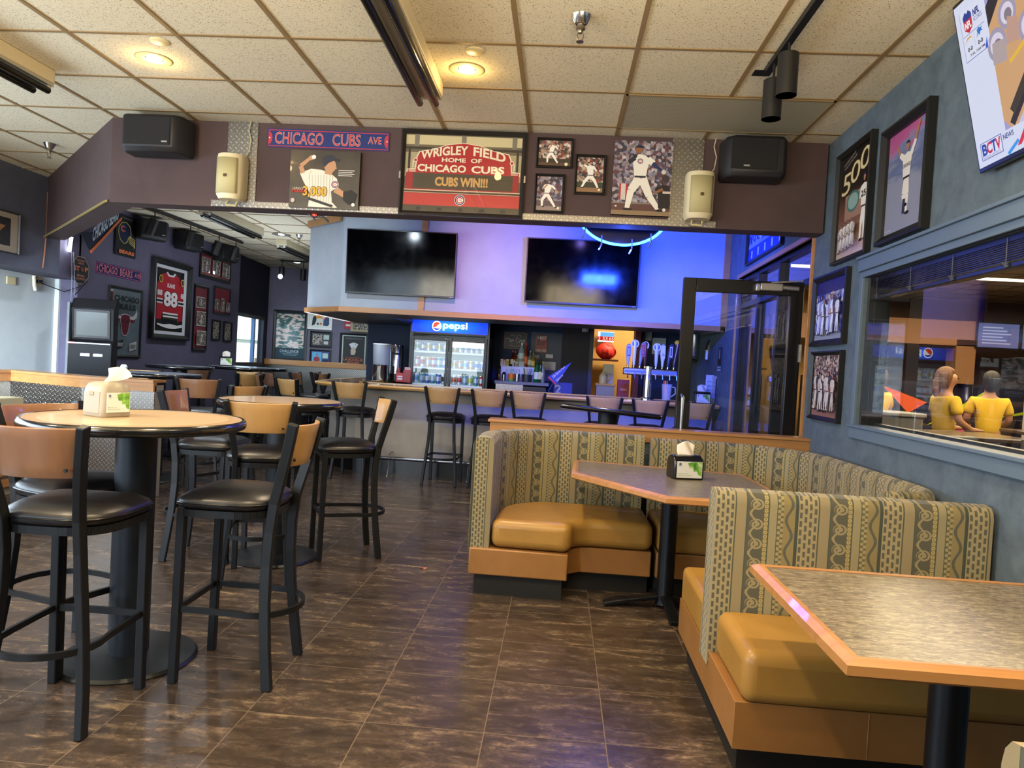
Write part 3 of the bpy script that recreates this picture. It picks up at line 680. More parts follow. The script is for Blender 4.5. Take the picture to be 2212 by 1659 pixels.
# ================================================================ ROUND AND SQUARE TABLES
def round_table(x, y, r, label, inlay=True, dark=False, hz=1.067, grp='round pub tables', br=.285):
    t = thing('pub_table', label, 'table', (x, y, 0), 0, grp)
    top = MB().lathe([(r-.02, hz-.03), (r-.02, hz-.001), (0, hz-.001)], 56).build('tabletop', M('#7c8794', .25) if dark else W_TAN, t)
    if inlay: MB().lathe([(r-.075, hz-.002), (r-.075, hz), (0, hz)], 56).build('inlay', W_TAN2, top)
    rim = [(r-.022, hz-.001), (r-.012, hz+.001), (r-.004, hz-.004), (r, hz-.015), (r, hz-.028), (r-.006, hz-.038), (r-.02, hz-.043), (0, hz-.043)]
    MB().lathe(rim, 56, caps=False).build('edge_band', M('#101114', .18, 0, .6, .6), t)
    MB().lathe([(.10, .02), (.083, .03), (.083, hz-.06), (.12, hz-.055), (.12, hz-.043)], 32).build('pedestal', M('#1b2026', .45, .2), t)
    MB().lathe([(br, 0), (br+.002, .006), (br-.01, .018), (br*.6, .026), (.09, .034), (0, .034)], 48).build('base_plate', M('#1a1c1e', .4, .3), t)
    return t
round_table(-1.83, 3.06, .45, 'tan topped round table with black edge, nearest the viewer, napkin box on it')
round_table(-1.85, 4.76, .408, 'second round table with tan top and black edge, behind the front one', False)
round_table(-4.12, 7.2, .43, 'round table with pale sunlit top just beyond the plated low wall', False, True, 1.10)
round_table(-4.85, 9.0, .41, 'round black edged table under the framed red jersey', False, True, 1.14)
round_table(-4.72, 10.7, .60, 'wide black edged table before the street window, dark napkin holder on it', False, True, 1.13)
for x, y, d, r, l in ((-3.42, 6.78, 18, 1, 'brown backed stool tucked at the pale topped table beyond the low wall'), (-4.75, 8.25, 5, 0, 'stool with shiny pale back between the two tables near the jersey'),
                      (-4.05, 8.9, 60, 0, 'shadowed maple stool right of the table under the jersey'), (-4.25, 9.85, 12, 0, 'maple stool facing the wide table before the street window'),
                      (-5.2, 11.7, 175, 1, 'brown stool left of the wide table before the street window'), (-3.85, 10.9, 80, 0, 'maple stool at right end of the wide far table'),
                      (-5.1, 9.75, 190, 1, 'brown stool behind the table by the purple wall under the jersey')):
    stool(x, y, d, l, r, 'stools in the far room')
sq = thing('pub_table', 'black edged table with slightly tilted top, standing just behind the booth low wall', 'table', (.45, 6.42, 0))
TILT = (radians(-3.4), radians(3.4), radians(0))
MB().box(-.40, .40, -.35, .35, -.001, .002).build('tabletop', M('#2a2422', .25), sq, (0, 0, 1.05), TILT, smooth=0)
MB().box(-.425, .425, -.37, .37, -.042, 0).build('edge_band', M('#121015', .16, 0, .6, .7), sq, (0, 0, 1.05), TILT, bevel=.018, seg=3)
MB().lathe([(.1, .02), (.083, .03), (.083, 1.015)], 32).build('pedestal', M('#1b2026', .45, .2), sq)
MB().lathe([(.28, 0), (.28, .01), (.1, .03), (0, .03)], 40).build('base_plate', M('#1a1c1e', .4, .3), sq)
# ================================================================ BOOTHS
def backprof(z0, z1, th, face=0.):
    """upright cushion section: flat sides, rolled top"""
    P = [(0, z0), (0, z1-.05), (.006, z1-.025), (.02, z1-.008), (th/2, z1), (th-.02, z1-.008), (th-.006, z1-.025), (th, z1-.05), (th, z0)]
    return P
def arc(cx, cy, r, a0, a1, n=10): return [(cx+r*cos(radians(a0+(a1-a0)*i/n)), cy+r*sin(radians(a0+(a1-a0)*i/n))) for i in range(n+1)]
bo = thing('curved_booth', 'curved corner booth with striped patterned backs and mustard vinyl seats by the low wall', 'booth seat', (0, 0, 0))
# left section: outer face line of the back, travelling from the arm end round to the middle seam (offset grows to the left = outwards)
pL = [(-.36, 4.30), (-.36, 4.62)]+arc(.06, 4.62, .42, 180, 90, 12)[1:]+[(.62, 5.04)]
pL2 = [(x, y) for x, y in pL]
MB().sweep(pL2, backprof(.26, .952, .125)).build('back_cushion', FABRIC, bo, smooth=35)
pR = [(.665, 5.04), (1.1, 5.04)]+arc(1.1, 4.50, .54, 90, 0, 14)[1:]+[(1.65, 4.1), (1.655, 3.5)]+arc(1.435, 3.46, .22, 0, -90, 8)[1:]
MB().sweep(pR, backprof(.26, .94, .082), u0=.9).build('back_cushion', FABRIC, bo, smooth=35)
# seat boxes: kick, caramel band, cushion
def ell(k=0., z=0): return None
sL = [(-.35+.0, 4.29), (.125, 4.27), (.135, 4.32)]+arc(.275, 4.32, .14, 180, 90, 8)[1:]+[(.635, 4.46), (.635, 5.02), (.1, 5.02)]+arc(.06, 4.62, .40, 90, 180, 8)[1:]
MB().prism(sL, .29, .462).build('seat_cushion', V_SEAT, bo, smooth=50, bevel=.05, seg=5)
bL = [(-.475, 4.285), (.118, 4.275), (.118, 4.42), (.2, 4.49), (.635, 4.49), (.635, 5.14), (-.3, 5.14), (-.475, 4.95)]
MB().prism(bL, .125, .285).build('seat_band', V_BAND, bo, smooth=30, bevel=.008)
MB().prism([(-.44, 4.32), (.09, 4.31), (.09, 4.55), (.63, 4.58), (.63, 5.12), (-.3, 5.12), (-.44, 4.95)], 0, .125).build('kick_base', M('#15130f', .6), bo, smooth=0)
sR = [(.665, 4.46), (1.02, 4.46)]+arc(1.02, 4.30, .16, 90, 0, 6)[1:]+[(1.18, 3.80), (.70, 3.80), (.69, 3.36), (1.62, 3.36), (1.62, 4.55)]+arc(1.1, 4.5, .52, 10, 90, 8)[1:]+[(.665, 5.02)]
MB().prism([(.665, 4.46), (1.02, 4.46)]+arc(1.02, 4.30, .16, 90, 0, 6)[1:]+[(1.18, 3.80), (1.62, 3.80), (1.62, 4.55)]+arc(1.1, 4.5, .52, 10, 90, 8)[1:]+[(.665, 5.02)], .29, .462).build('seat_cushion', V_SEAT, bo, smooth=50, bevel=.032, seg=4)
MB().prism([(.665, 4.49), (1.2, 4.49), (1.2, 3.8), (1.7, 3.8), (1.7, 5.14), (.665, 5.14)], .125, .285).build('seat_band', V_BAND, bo, smooth=30, bevel=.008)
MB().prism([(.67, 4.58), (1.27, 4.58), (1.27, 3.8), (1.7, 3.8), (1.7, 5.12), (.67, 5.12)], 0, .125).build('kick_base', M('#15130f', .6), bo, smooth=0)
# straight double booth divider: near seat faces the viewer's table, far seat the curved booth
b2 = thing('double_booth', 'straight back to back booth with tall striped divider, mustard seats and caramel base at right', 'booth seat', (0, 0, 0))
MB().sweep([(1.70, 2.885), (.648, 2.885)][::-1], backprof(.25, .948, .135), u0=0).build('back_cushion', FABRIC, b2, smooth=35)
MB().prism([(.672, 2.43), (1.69, 2.43), (1.69, 2.875), (.672, 2.875)], .30, .482).build('seat_cushion', V_SEAT, b2, smooth=50, bevel=.045, seg=5)
MB().prism([(.655, 3.03), (1.69, 3.03), (1.69, 3.55), (.655, 3.55)], .29, .465).build('seat_cushion', V_SEAT, b2, smooth=50, bevel=.03, seg=4)
MB().prism([(.655, 2.455), (1.70, 2.455), (1.70, 3.56), (.655, 3.56)], .14, .302).box(1.095, 1.098, 2.4535, 2.46, .145, .298).build('seat_band', V_BAND, b2, smooth=30, bevel=.008)
MB().box(.70, 1.70, 2.56, 3.53, 0, .142).build('kick_base', M('#15130f', .6), b2, smooth=0)
b3 = thing('corner_booth', 'striped booth end with wooden cap barely showing at the bottom right corner of the view', 'booth seat', (0, 0, 0))
MB().sweep([(1.64, .95), (.672, .95)][::-1], backprof(.25, .905, .13), u0=.1).build('back_cushion', FABRIC, b3, smooth=35)
MB().prism([(.69, .4), (1.64, .4), (1.64, .94), (.69, .94)], .285, .475).build('seat_cushion', V_SEAT, b3, smooth=50, bevel=.04, seg=4)
MB().box(.66, 1.64, .4, 1.07, .105, .287).build('seat_band', V_BAND, b3, smooth=0, bevel=.008)
MB().box(.70, 1.64, .45, 1.05, 0, .105).build('kick_base', M('#15130f', .6), b3, smooth=0)
def booth_table(name, label, pts, post, foot=True):
    t = thing(name, label, 'table', (post[0], post[1], 0)); P = [(x-post[0], y-post[1]) for x, y in pts]
    MB().prism(P, .742, .764).build('tabletop', LAM, t, smooth=0)
    g = MB().sweep(P, [(-.001, .729), (-.001, .766), (-.018, .768), (-.038, .757), (-.040, .735), (-.03, .727)][::-1], closed_path=True); g.uv = [None]*len(g.f)
    a = sum(P[i][0]*P[(i+1) % len(P)][1]-P[(i+1) % len(P)][0]*P[i][1] for i in range(len(P)))
    g.build('edge_trim', W_OAKX, t, smooth=30)
    MB().box(-.2, .2, -.2, .2, .715, .742).lathe([(.055, .03), (.05, .05), (.05, .72)], 28).build('pedestal', M('#15171b', .35, .4), t)
    if foot:
        for k in range(4):
            a = radians(4+90*k); d = Vector((cos(a), sin(a), 0)); L = (.36, .30, .36, .30)[k]
            MB().ribbon([d*.03+Vector((0, 0, .075)), d*.12+Vector((0, 0, .06)), d*L*.8+Vector((0, 0, .03)), d*L+Vector((0, 0, .012))], .062, .028).build('foot', M('#15171b', .4, .4), t, bevel=.008, smooth=0)
    return t
booth_table('booth_table', 'wood edged laminate table of the curved booth with black napkin holder on it', [(.15, 4.37), (.60, 3.74), (1.16, 3.74), (1.22, 4.25), (1.20, 4.75), (.17, 4.93)], (.70, 4.31))
booth_table('booth_table', 'large wood edged laminate table at bottom right, closest to the viewer', [(.725, 2.455), (.725, 1.70), (1.62, 1.70), (1.62, 2.455)], (1.14, 2.08))
# ================================================================ THE BAR
bar = thing('bar_counter', 'long L shaped bar with wood edged dark top, pale grey front and black base', 'bar counter')
BF = [(1.82, 8.62), (-2.42, 8.62), (-2.86, 8.98), (-2.93, 11.28)]
BT = [(1.84, 8.36), (-2.50, 8.36)]+arc(-2.50, 8.86, .50, 270, 205, 5)[1:]+[(-3.05, 9.2), (-3.1, 11.28)]
def flat(g): g.uv = [None]*len(g.f); return g
flat(MB().sweep(BF, [(0, .17), (0, 1.02), (-.1, 1.02), (-.1, .17)])).build('front_panel', W_GREY, bar, smooth=20)
flat(MB().sweep(BF, [(.02, 0), (.02, .16), (.012, .175), (-.1, .175), (-.1, 0)])).build('base_board', M('#0f1012', .3, 0, .5, .3), bar, smooth=0)
flat(MB().sweep(BT, [(0, 1.03), (.008, 1.045), (0, 1.062), (-.015, 1.067), (-.115, 1.067), (-.115, 1.02), (-.01, 1.02)])).build('edge_rail', W_BAR, bar, smooth=40)
flat(MB().sweep(BT, [(-.115, 1.03), (-.115, 1.064), (-.56, 1.064), (-.56, 1.03)])).build('counter_top', M('#2a2624', .14, 0, .6), bar, smooth=0)
flat(MB().sweep(BT, [(-.56, 1.02), (-.56, 1.075), (-.60, 1.075), (-.60, 1.02)])).build('inner_edge', W_BAR, bar, smooth=0)
fr_ = thing('foot_rail', 'polished metal foot rail running along the bottom of the bar front', 'foot rail')
MB().tube([(1.75, 8.44, .205), (-2.45, 8.44, .205), (-2.72, 8.62, .205), (-2.85, 8.9, .205)], .022, 12).build('rail', STEEL, fr_)
for x in (1.2, .1, -1.0, -1.95):
    MB().tube([(x, 8.6, .26), (x, 8.50, .255), (x, 8.44, .235)], .010, 8).tube([(x, 8.44, .2), (x, 8.43, .10), (x, 8.40, .012)], .010, 8).lathe([(.028, 0), (.028, .006), (.012, .014), (0, .014)], 14, (x, 8.40)).build('bracket', STEEL, fr_)
# televisions
def tv(name, label, px, off, tilt=0.):
    u0, u1, z0, z1 = FAS.rect(px); d = (8.42-off)/8.42
    u0, u1 = u0*d, u1*d; z0, z1 = 1.39+(z0-1.39)*d, 1.39+(z1-1.39)*d
    w, h = u1-u0, z1-z0
    t = thing(name, label, 'television', ((u0+u1)/2, 8.42-off, z0), 0, None, tilt)
    MB().box(-w/2, w/2, 0, .035, 0, h).build('housing', M('#16161a', .35), t, bevel=.004)
    MB().box(-w/2+.012, w/2-.012, -.002, .002, .022, h-.012).build('screen', M('#030304', .10, 0, .16), t, smooth=0)
    MB().box(w/2-.06, w/2-.012, -.004, 0, .006, .012).build('maker_badge', M('#9a9aa0', .4), t, smooth=0)
    MB().box(-.2, .2, .035, off-.03, h*.3, h*.7).build('wall_mount', BLACK, t, smooth=0)
    return t
tv('television', 'black switched off television on the pale fascia, with violet light beside it', [(746, 493), (986, 505), (985, 645), (751, 633)], .14, radians(3))
tv('television', 'black switched off television beside the blue lit end of the fascia', [(1139, 513), (1388, 525), (1373, 665), (1133, 653)], .14, radians(3))
# ---------------- drinks fridge
fx0, fx1, fy = -2.205, -1.035, 10.5
fg = thing('drinks_fridge', 'black two door glass fridge full of cans under a lit blue sign', 'drinks fridge', ((fx0+fx1)/2, fy, 0))
hw = (fx1-fx0)/2; FH = 2.0
g = MB().box(-hw, -hw+.05, 0, .72, 0, FH).box(hw-.05, hw, 0, .72, 0, FH).box(-hw, hw, .68, .72, 0, FH).box(-hw, hw, 0, .72, 0, .25).box(-hw, hw, .02, .72, 1.78, FH)
g.build('body', M('#131418', .35), fg, smooth=0)
MB().box(-hw+.05, hw-.05, .66, .68, .25, 1.78).box(-hw+.05, -hw+.06, .05, .66, .25, 1.78).box(hw-.06, hw-.05, .05, .66, .25, 1.78).build('liner', M('#8e9894', .4), fg, smooth=0)
for s in (-1, 1):
    x0 = -hw+.03 if s < 0 else .005; x1 = -.005 if s < 0 else hw-.03
    d = MB().box(x0, x0+.04, -.03, 0, .27, 1.74).box(x1-.04, x1, -.03, 0, .27, 1.74).box(x0+.04, x1-.04, -.03, 0, .27, .33).box(x0+.04, x1-.04, -.03, 0, 1.68, 1.74).build('door', M('#1b1d22', .35), fg, bevel=.003)
    MB().box(x0+.04, x1-.04, -.012, -.008, .33, 1.68).build('glass_pane', GLASSC, d, smooth=0)
    MB().box(x0+.01 if s < 0 else x1-.03, x0+.03 if s < 0 else x1-.01, -.045, -.03, .9, 1.25).build('handle', M('#2b2d33', .3), d, bevel=.003)
SHZ = [1.525, 1.285, 1.045, .80]
for z in SHZ:
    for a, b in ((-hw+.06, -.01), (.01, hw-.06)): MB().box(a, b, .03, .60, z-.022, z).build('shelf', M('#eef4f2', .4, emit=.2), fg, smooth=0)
sg = MB().box(-hw+.03, hw-.03, -.035, .02, 1.80, 1.985).build('header_sign', M('#0f2fae', .3, emit=1.2), fg, smooth=0)
A = Art(2*hw-.07, .175, M('#1140d0', .3, emit=1.5), -.036)
gm = G('header_glow'); v = (gm.x*gm.x*4+(gm.z-.09)*(gm.z-.09)*30).sq(); c = gm.ramp(v, [(0, '#2f8fff'), (.45, '#1060f0'), (1, '#0b34c0')]); gm.set('Base Color', c); gm.set('Emission Color', c); gm.set('Emission Strength', 1.3)
A.rect(0, 1, 0, 1, gm.m)
WE = M('#ffffff', .4, emit=1.6); RE = M('#f04028', .4, emit=1.3); BE = M('#123cc8', .4, emit=1.2)
for k in range(18): a = radians(95+k*11); A.ell(.318+.066*cos(a), .46+.44*sin(a), .012, .06, BE, 8)
A.ell(.326, .5, .062, .42, WE, 36); A.ell(.328, .5, .052, .36, WE, 36)
r = lambda a0, a1: [(.328+.050*cos(radians(a)), .5+.345*sin(radians(a))) for a in range(a0, a1+1, 8)]
A.poly(r(40, 215)+[(.315, .42), (.335, .55)], RE); A.poly(r(205, 345)+[(.36, .32), (.335, .30), (.31, .34)], BE)
A.text('pepsi', .41, .735, .15, .88, WE, .018)
sh = A.done('sign_face', sg); sh.location.z = 1.805
A = Art(.12, .02, M('#131418', .4), -.031); A.text('Blush', .1, .9, .1, .95, WHITE, 0, .3); o = A.done('badge', fg); o.location = (-.02, 0, 1.705)
light('AREA', 'fridge_light', ((fx0+fx1)/2, fy+.12, 1.74), .5, (.85, 1, .95), 1.0, .1, ((fx0+fx1)/2, fy+.3, .9))
for z in (1.49, 1.25, 1.01):
    for x in (-1.90, -1.34): light('AREA', 'fridge_shelf_light', (x, fy+.05, z), .15, (.85, 1, .95), .45, .03, (x, fy+.25, z-.3))
def can(h, cols):
    r_ = .031; g = MB()
    for i, (z0, z1, c) in enumerate(cols): g.lathe([(r_, h*z0), (r_, h*z1)], 12, mi=i)
    g.lathe([(.024, 0), (r_, h*.05)], 12, mi=len(cols)).lathe([(r_, h*.95), (.026, h), (0, h-.002)], 12, mi=len(cols))
    ms = [M(c, .3, .3) for _, _, c in cols]+[M('#d4d8da', .25, .9)]
    me = g.build('drink_can', ms, None, smooth=40); m = me.data; bpy.data.objects.remove(me); return m
PAL = [('#2f9a4a', '#e6efe8'), ('#e9ecf2', '#2f52b0'), ('#e8c83a', '#f0f0e8'), ('#f0f3f4', '#5a78c8'), ('#f2f2f0', '#c8343a'), ('#d8e6ea', '#8ab0c0'), ('#cf3a34', '#f0f0ee'), ('#3f7fd0', '#eef2f6'), ('#e6eef0', '#46a0a0'), ('#f07a30', '#f4f0e8'), ('#1f2430', '#c8d0d8'), ('#8ac8e8', '#f4f8fa'), ('#c8d850', '#f0f4e0'), ('#e8e8ea', '#e6a830')]
CANM = [[can(h, [(.05, .3, b), (.3, .72, a), (.72, .95, b)]) for h in (.125, .155)] for a, b in PAL]
pick = {(0, 0): [0, 1, 2, 3, 2, 5], (0, 1): [13, 11, 7, 7, 7, 11], (1, 0): [4, 6, 13, 4, 8, 3], (1, 1): [2, 13, 11, 13, 7, 7], (2, 0): [11, 5, 3, 8, 3, 10], (2, 1): [9, 6, 5, 12, 8, 4], (3, 0): [8, 5, 10, 8, 12, 5], (3, 1): [10, 9, 5, 12, 9, 10]}
SHN = ['top', 'second', 'third', 'lowest']
for r in range(4):
    for d in range(2):
        for k in range(6):
            for q in range(2):
                m = CANM[pick[r, d][k]][1 if (r + d) % 2 or r == 2 else 0]
                o = bpy.data.objects.new('drink_can', m); COL.objects.link(o)
                x = (fx0+fx1)/2+(-hw+.105+k*.082 if d == 0 else .08+k*.082); o.location = (x, fy+.07+q*.075, SHZ[r]); o.rotation_euler.z = random.random()*6
                tag(o, 'drink can on the %s visible shelf behind the fridge door nearer the %s' % (SHN[r], 'blender' if d == 0 else 'bottles'), 'drink can', 'cans on the %s fridge shelf' % SHN[r])
BZ = 1.15
# ---------------- back counter with bottles
bc = thing('back_counter', 'grey topped back counter with diamond plate front, holding bottles beside the fridge', 'counter', (-.62, 10.75, 0))
MB().box(-.33, .48, -.02, .5, BZ-.05, BZ).build('counter_top', M('#6d6b78', .4), bc, bevel=.006)
MB().box(-.31, .10, 0, .5, 0, BZ-.05).build('plated_cabinet', PLATE, bc, smooth=0); MB().box(.10, .44, .02, .5, .0, BZ-.07).build('dark_cabinet', M('#0c0c0f', .3), bc, smooth=0)
cx = thing('rack_board', 'white printed display board standing on the back counter behind tools and cups', 'display board', (-.61, 10.9, BZ))
MB().box(-.27, .27, 0, .22, 0, .22).build('board', M('#c9ccd2', .5), cx, smooth=0, bevel=.004)
A = Art(.5, .2, M('#d3d6dc', .5), -.001)
for k in range(10): A.rect(.12+k*.045, .135+k*.045, .45+.1*(k % 3), .85, '#8a9098')
o = A.done('print', cx); o.location.z = .01
cb = tag(MB().box(-.09, .09, 0, .12, 0, .085).build('small_box', M('#aeb2a8', .6), None, (-.62, 10.92, BZ+.22), bevel=.003), 'pale box on top of the white board under a clear bottle', 'box')
def bottle(x, y, z, h, r, col, cap, label, lab=None, square=False, alpha=.75):
    t = thing('liquor_bottle', label, 'bottle', (x, y, z), random.random(), 'bottles on the back counter')
    n = 6 if square else 14; k = 1.0
    MB().lathe([(0, 0), (r*.96, 0), (r, h*.02), (r, h*.52), (r*.85, h*.62), (r*.36, h*.74), (r*.30, h*.93), (0, h*.93)], n).build('glass_body', M(col, .06, 0, .6, 0, 0, 1, .55), t)
    MB().lathe([(r*.36, h*.90), (r*.36, h), (0, h)], 10).build('cap', M(cap, .4), t)
    if lab: MB().lathe([(r*1.03, h*.14), (r*1.03, h*.44)], n).build('paper_label', M(lab, .6), t, solid=.001)
    return t
for px, pb, pt, r, col, cap, lab, lb in [(1107, 790, 756, .036, '#7a2c14', '#c02828', '#d8c8a0', 'amber bottle with red cap on the white board'),
        (1112, 790, 757, .032, '#8a3a1c', '#b02020', None, 'red capped amber bottle just behind its twin on the board'),
        (1126, 778, 739, .048, '#d8e2e0', '#e4e8ea', '#c9d2cf', 'tall clear bottle with pale stopper, topmost on the pale box'),
        (1135, 791, 739, .030, '#b84a20', '#c03024', '#e07038', 'slim orange red bottle beside the tall clear one'),
        (1144, 793, 757, .036, '#a8b09a', '#9aa0a0', '#c8c2a0', 'clear bottle with silver neck at board corner'),
        (1151, 793, 762, .034, '#c8a040', '#a0a090', '#e0c060', 'yellow labelled bottle at right end of the board'),
        (1118, 790, 765, .030, '#c9c08a', '#d0d0c0', None, 'short pale bottle squeezed behind the pale box')]:
    p = onY(px, pb, 10.96); hgt = (pb-pt)/F_PX*10.96; bottle(p.x, 10.96+random.uniform(-.02, .02), BZ+.22 if pb > 780 else BZ+.307, hgt, r, col, cap, lb, lab)
for px, pt, r, col, cap, lab, lb in [(1158, 776, .042, '#1f8a3a', '#1a2a1a', '#e0e4d0', 'green glass bottle with pale label on the counter'), (1166, 774, .038, '#3a5a3a', '#181818', '#d8cc90', 'dark green bottle with cream label beside the green one'),
        (1171, 780, .036, '#b8c0b8', '#c0a060', None, 'tall clear bottle at the counter end by the pennant'), (1077, 801, .018, '#7a3a34', '#7a3a34', None, 'slender brown bottle before the board at counter left')]:
    p = onY(px, 826, 10.82); bottle(p.x, 10.82, BZ, (826-pt)/F_PX*10.8, r, col, cap, lb, lab)
for px, c, w, lb in [(1084, '#c8c8c0', .028, 'small clear jar on the board, nearest the fridge'), (1089, '#d8b0a0', .03, 'small pink lidded jar on the board'), (1096, '#b8a850', .03, 'small yellow green jar on the board')]:
    p = onY(px, 790, 10.93); t = thing('spice_jar', lb, 'jar', (p.x, 10.93, BZ+.22)); MB().lathe([(0, 0), (w, 0), (w, .07), (w*.8, .08), (0, .08)], 12).build('glass_body', M(c, .2), t); MB().lathe([(w*.85, .08), (w*.85, .1), (0, .1)], 12).build('lid', M('#c8302a' if c == '#d8b0a0' else '#e0e0dc', .4), t)
def at_counter(px, y=10.79): return onY(px, 824, y).x
t = thing('shaker', 'black and silver cocktail shaker on the back counter', 'shaker', (at_counter(1088), 10.79, BZ)); MB().lathe([(0, 0), (.028, 0), (.032, .09), (0, .09)], 14).build('cup', STEEL, t); MB().lathe([(.032, .09), (.024, .115), (.012, .13), (0, .13)], 14).build('lid', BLACK, t)
t = thing('tumbler_stack', 'orange and green plastic cup holding green straws', 'cup', (at_counter(1104), 10.79, BZ)); MB().lathe([(0, 0), (.035, 0), (.042, .03), (0, .03)], 14).build('green_base', M('#4fb83c', .4), t); MB().lathe([(.042, .03), (.046, .11), (.040, .11), (.036, .05), (0, .05)], 14).build('orange_cup', M('#f07018', .4), t)
for a in range(3): MB().tube([(0, 0, .08), (.02*(a-1), .01, .22-.02*a)], .003, 6).build('straw', M('#8fd050', .4), t)
t = thing('metal_tin', 'silver tin with a wooden stirrer on the back counter', 'tin', (at_counter(1117), 10.79, BZ)); MB().lathe([(0, 0), (.034, 0), (.036, .11), (.03, .11), (.03, .03), (0, .03)], 14).build('tin_body', STEEL, t); MB().bar((0, 0, .05), (.03, 0, .15), .012, .004).build('stirrer', M('#d8c088', .5), t)
t = thing('utensil_caddy', 'dark grey round caddy of bar tools with a blue handled opener', 'caddy', (at_counter(1138), 10.79, BZ)); MB().lathe([(0, 0), (.075, 0), (.08, .11), (.07, .11), (.068, .02), (0, .02)], 20).build('caddy_body', M('#26282c', .4), t)
for a, c in ((-.04, '#2a2a2e'), (-.02, '#c8b040'), (.03, '#3a70c8'), (.05, '#2a2a2e')): MB().bar((a*.6, 0, .04), (a*1.3, 0, .2), .02, .01).build('tool_handle', M(c, .4), t)
# ---------------- back wall signs and papers
def sign(name, label, cat, pl, px, fn, base, off=.004, th=.004, group=None):
    r, w, h = hang(name, label, cat, pl, px, group, off); A = Art(w, h, base, 0, th); fn(A); A.done('printed_face', r); return r
def f_cave(A):
    A.rect(0, 1, 0, 1, '#1c1715'); [A.rect(*q, '#7a4f34') for q in ((0, 1, .96, 1), (0, 1, 0, .04), (0, .03, 0, 1), (.97, 1, 0, 1))]
    A.text('WELCOME', .27, .75, .78, .90, '#a89c90', warp=lambda x, z: (x, z-.9*(x-.5)**2)); A.text('TO MY', .42, .6, .7, .75, '#8a8078'); A.text('Man Cave', .08, .92, .40, .68, '#a8a098', .01, .2); A.text('BEER & WINE', .3, .7, .28, .36, '#8a8078'); A.text('STAY A WHILE', .25, .75, .12, .22, '#a89c90', warp=lambda x, z: (x, z+.6*(x-.5)**2))
sign('tin_sign', 'dark tin welcome sign with script lettering behind the bottles', 'sign', BACK, [(1090, 717), (1139, 719), (1137, 755), (1088, 753)], f_cave, '#1c1715')
def f_beer(A):
    A.rect(0, 1, 0, 1, '#8a3f2c'); A.circ(.2, .85, .1, '#5f9a90'); A.text('BEST', .36, .95, .76, .93, '#d8cfc0', .02); A.text('Beer', .1, .92, .42, .74, '#22110c', .01, .3); A.text('OPEN ONE', .05, .95, .05, .2, '#c8bfb0', .02)
sign('tin_sign', 'rust red tin beer sign on the dark panel', 'sign', BACK, [(1158, 724), (1183, 725), (1181, 763), (1156, 761)], f_beer, '#8a3f2c', .05)
pn = tag(MB().box(-.40, .40, -.03, 0, 0, .75).build('wall_board', M('#343c48', .5), None, (0, 0, 0), smooth=0), 'tall dark blue grey panel on the back wall holding signs and papers', 'wall panel')
u0, u1, z0, z1 = BACK.rect([(1141, 717), (1248, 722), (1243, 828), (1150, 820)]); pn.location = ((u0+u1)/2, 11.29, z0); pn.scale = ((u1-u0)/.8, 1, (z1-z0)/.75)
def f_lines(n, c='#7a7a7a', x0=.12, x1=.88, z0=.15, z1=.8):
    def f(A):
        for k in range(n): z = z1-(z1-z0)*k/max(1, n-1); A.rect(x0+.05*(k % 2), x1-.07*((k*7) % 3), z, z+.025, c)
    return f
NP = 'notices pinned behind the bar'
for px, n, c, lb in (([(1179, 765), (1195, 766), (1194, 774), (1179, 773)], 2, '#c8c0bc', 'small blank card above the typed notice on the dark panel'), ([(1172, 781), (1200, 782), (1200, 800), (1172, 799)], 6, '#c9bfc0', 'typed notice pinned low on the dark panel'),
        ([(1148, 767), (1165, 767), (1164, 784), (1150, 784)], 3, '#b8b4b0', 'pale paper half hidden behind the bottles'), ([(1378, 709), (1407, 710), (1407, 736), (1378, 735)], 12, '#c8c4b4', 'long typed regulations sheet on the dark wall above the taps'),
        ([(1409, 730), (1438, 731), (1436, 766), (1407, 765)], 4, '#b8c0bc', 'framed license sheet behind the beer taps')):
    sign('notice', lb, 'notice', BACK, px, f_lines(n, '#8f8c88'), c, .045, .003, NP)
cm = thing('security_camera', 'small white security camera on the dark pillar', 'camera', onY(1262, 712, 11.05), 0); MB().box(-.03, .03, 0, .08, -.03, .02).build('mount', WHITE, cm, bevel=.004); MB().tube([(0, 0, 0), (.05, -.07, -.01)], .028, 12).build('camera_body', M('#c8bcc0', .4), cm)
# things in the service doorway
sign('price_sign', 'lit blue sign with red digits seen through the service doorway', 'electronic sign', Plane(0, 13.3, 0), [(1292, 716), (1326, 718), (1326, 740), (1291, 738)],
     lambda A: (A.rect(0, 1, .55, .95, M('#3a78d8', .4, emit=.9)), A.rect(0, 1, .14, .54, M('#7a0e14', .4, emit=.6)), A.text('3', .02, .14, .18, .5, M('#ff8a80', .4, emit=1.5)), A.text('53', .3, .6, .18, .5, M('#ff8a80', .4, emit=1.5)), A.text('65', .7, .98, .18, .5, M('#ff8a80', .4, emit=1.5)), A.rect(0, .14, .55, .95, M('#d8e0f0', .4, emit=.6))), M('#c8d0e8', .4, emit=.5), .02, .02)
rb = thing('red_bag', 'crumpled bright red bag on a shelf in the service doorway', 'bag', onY(1308, 776, 13.0))
MB().grid(lambda u, v: ((.17+.02*sin(9*u+5*v))*sin(pi*v)*cos(2*pi*u), .1*sin(pi*v)*sin(2*pi*u), .14+(.14+.02*sin(13*u))*-cos(pi*v)), 24, 12).build('bag_body', M('#d03028', .5), rb); MB().tube([(-.1, -.1, .1), (-.06, -.13, .17), (.02, -.13, .17), (.05, -.1, .08)], .012, 6).build('strap', M('#e04a40', .5), rb)
p = onY(1308, 776, 13.0); struct(MB().box(p.x-.3, p.x+.22, 12.9, 13.3, p.z-.03, p.z).build('trim_shelf', M('#4a1c20', .6), smooth=0))
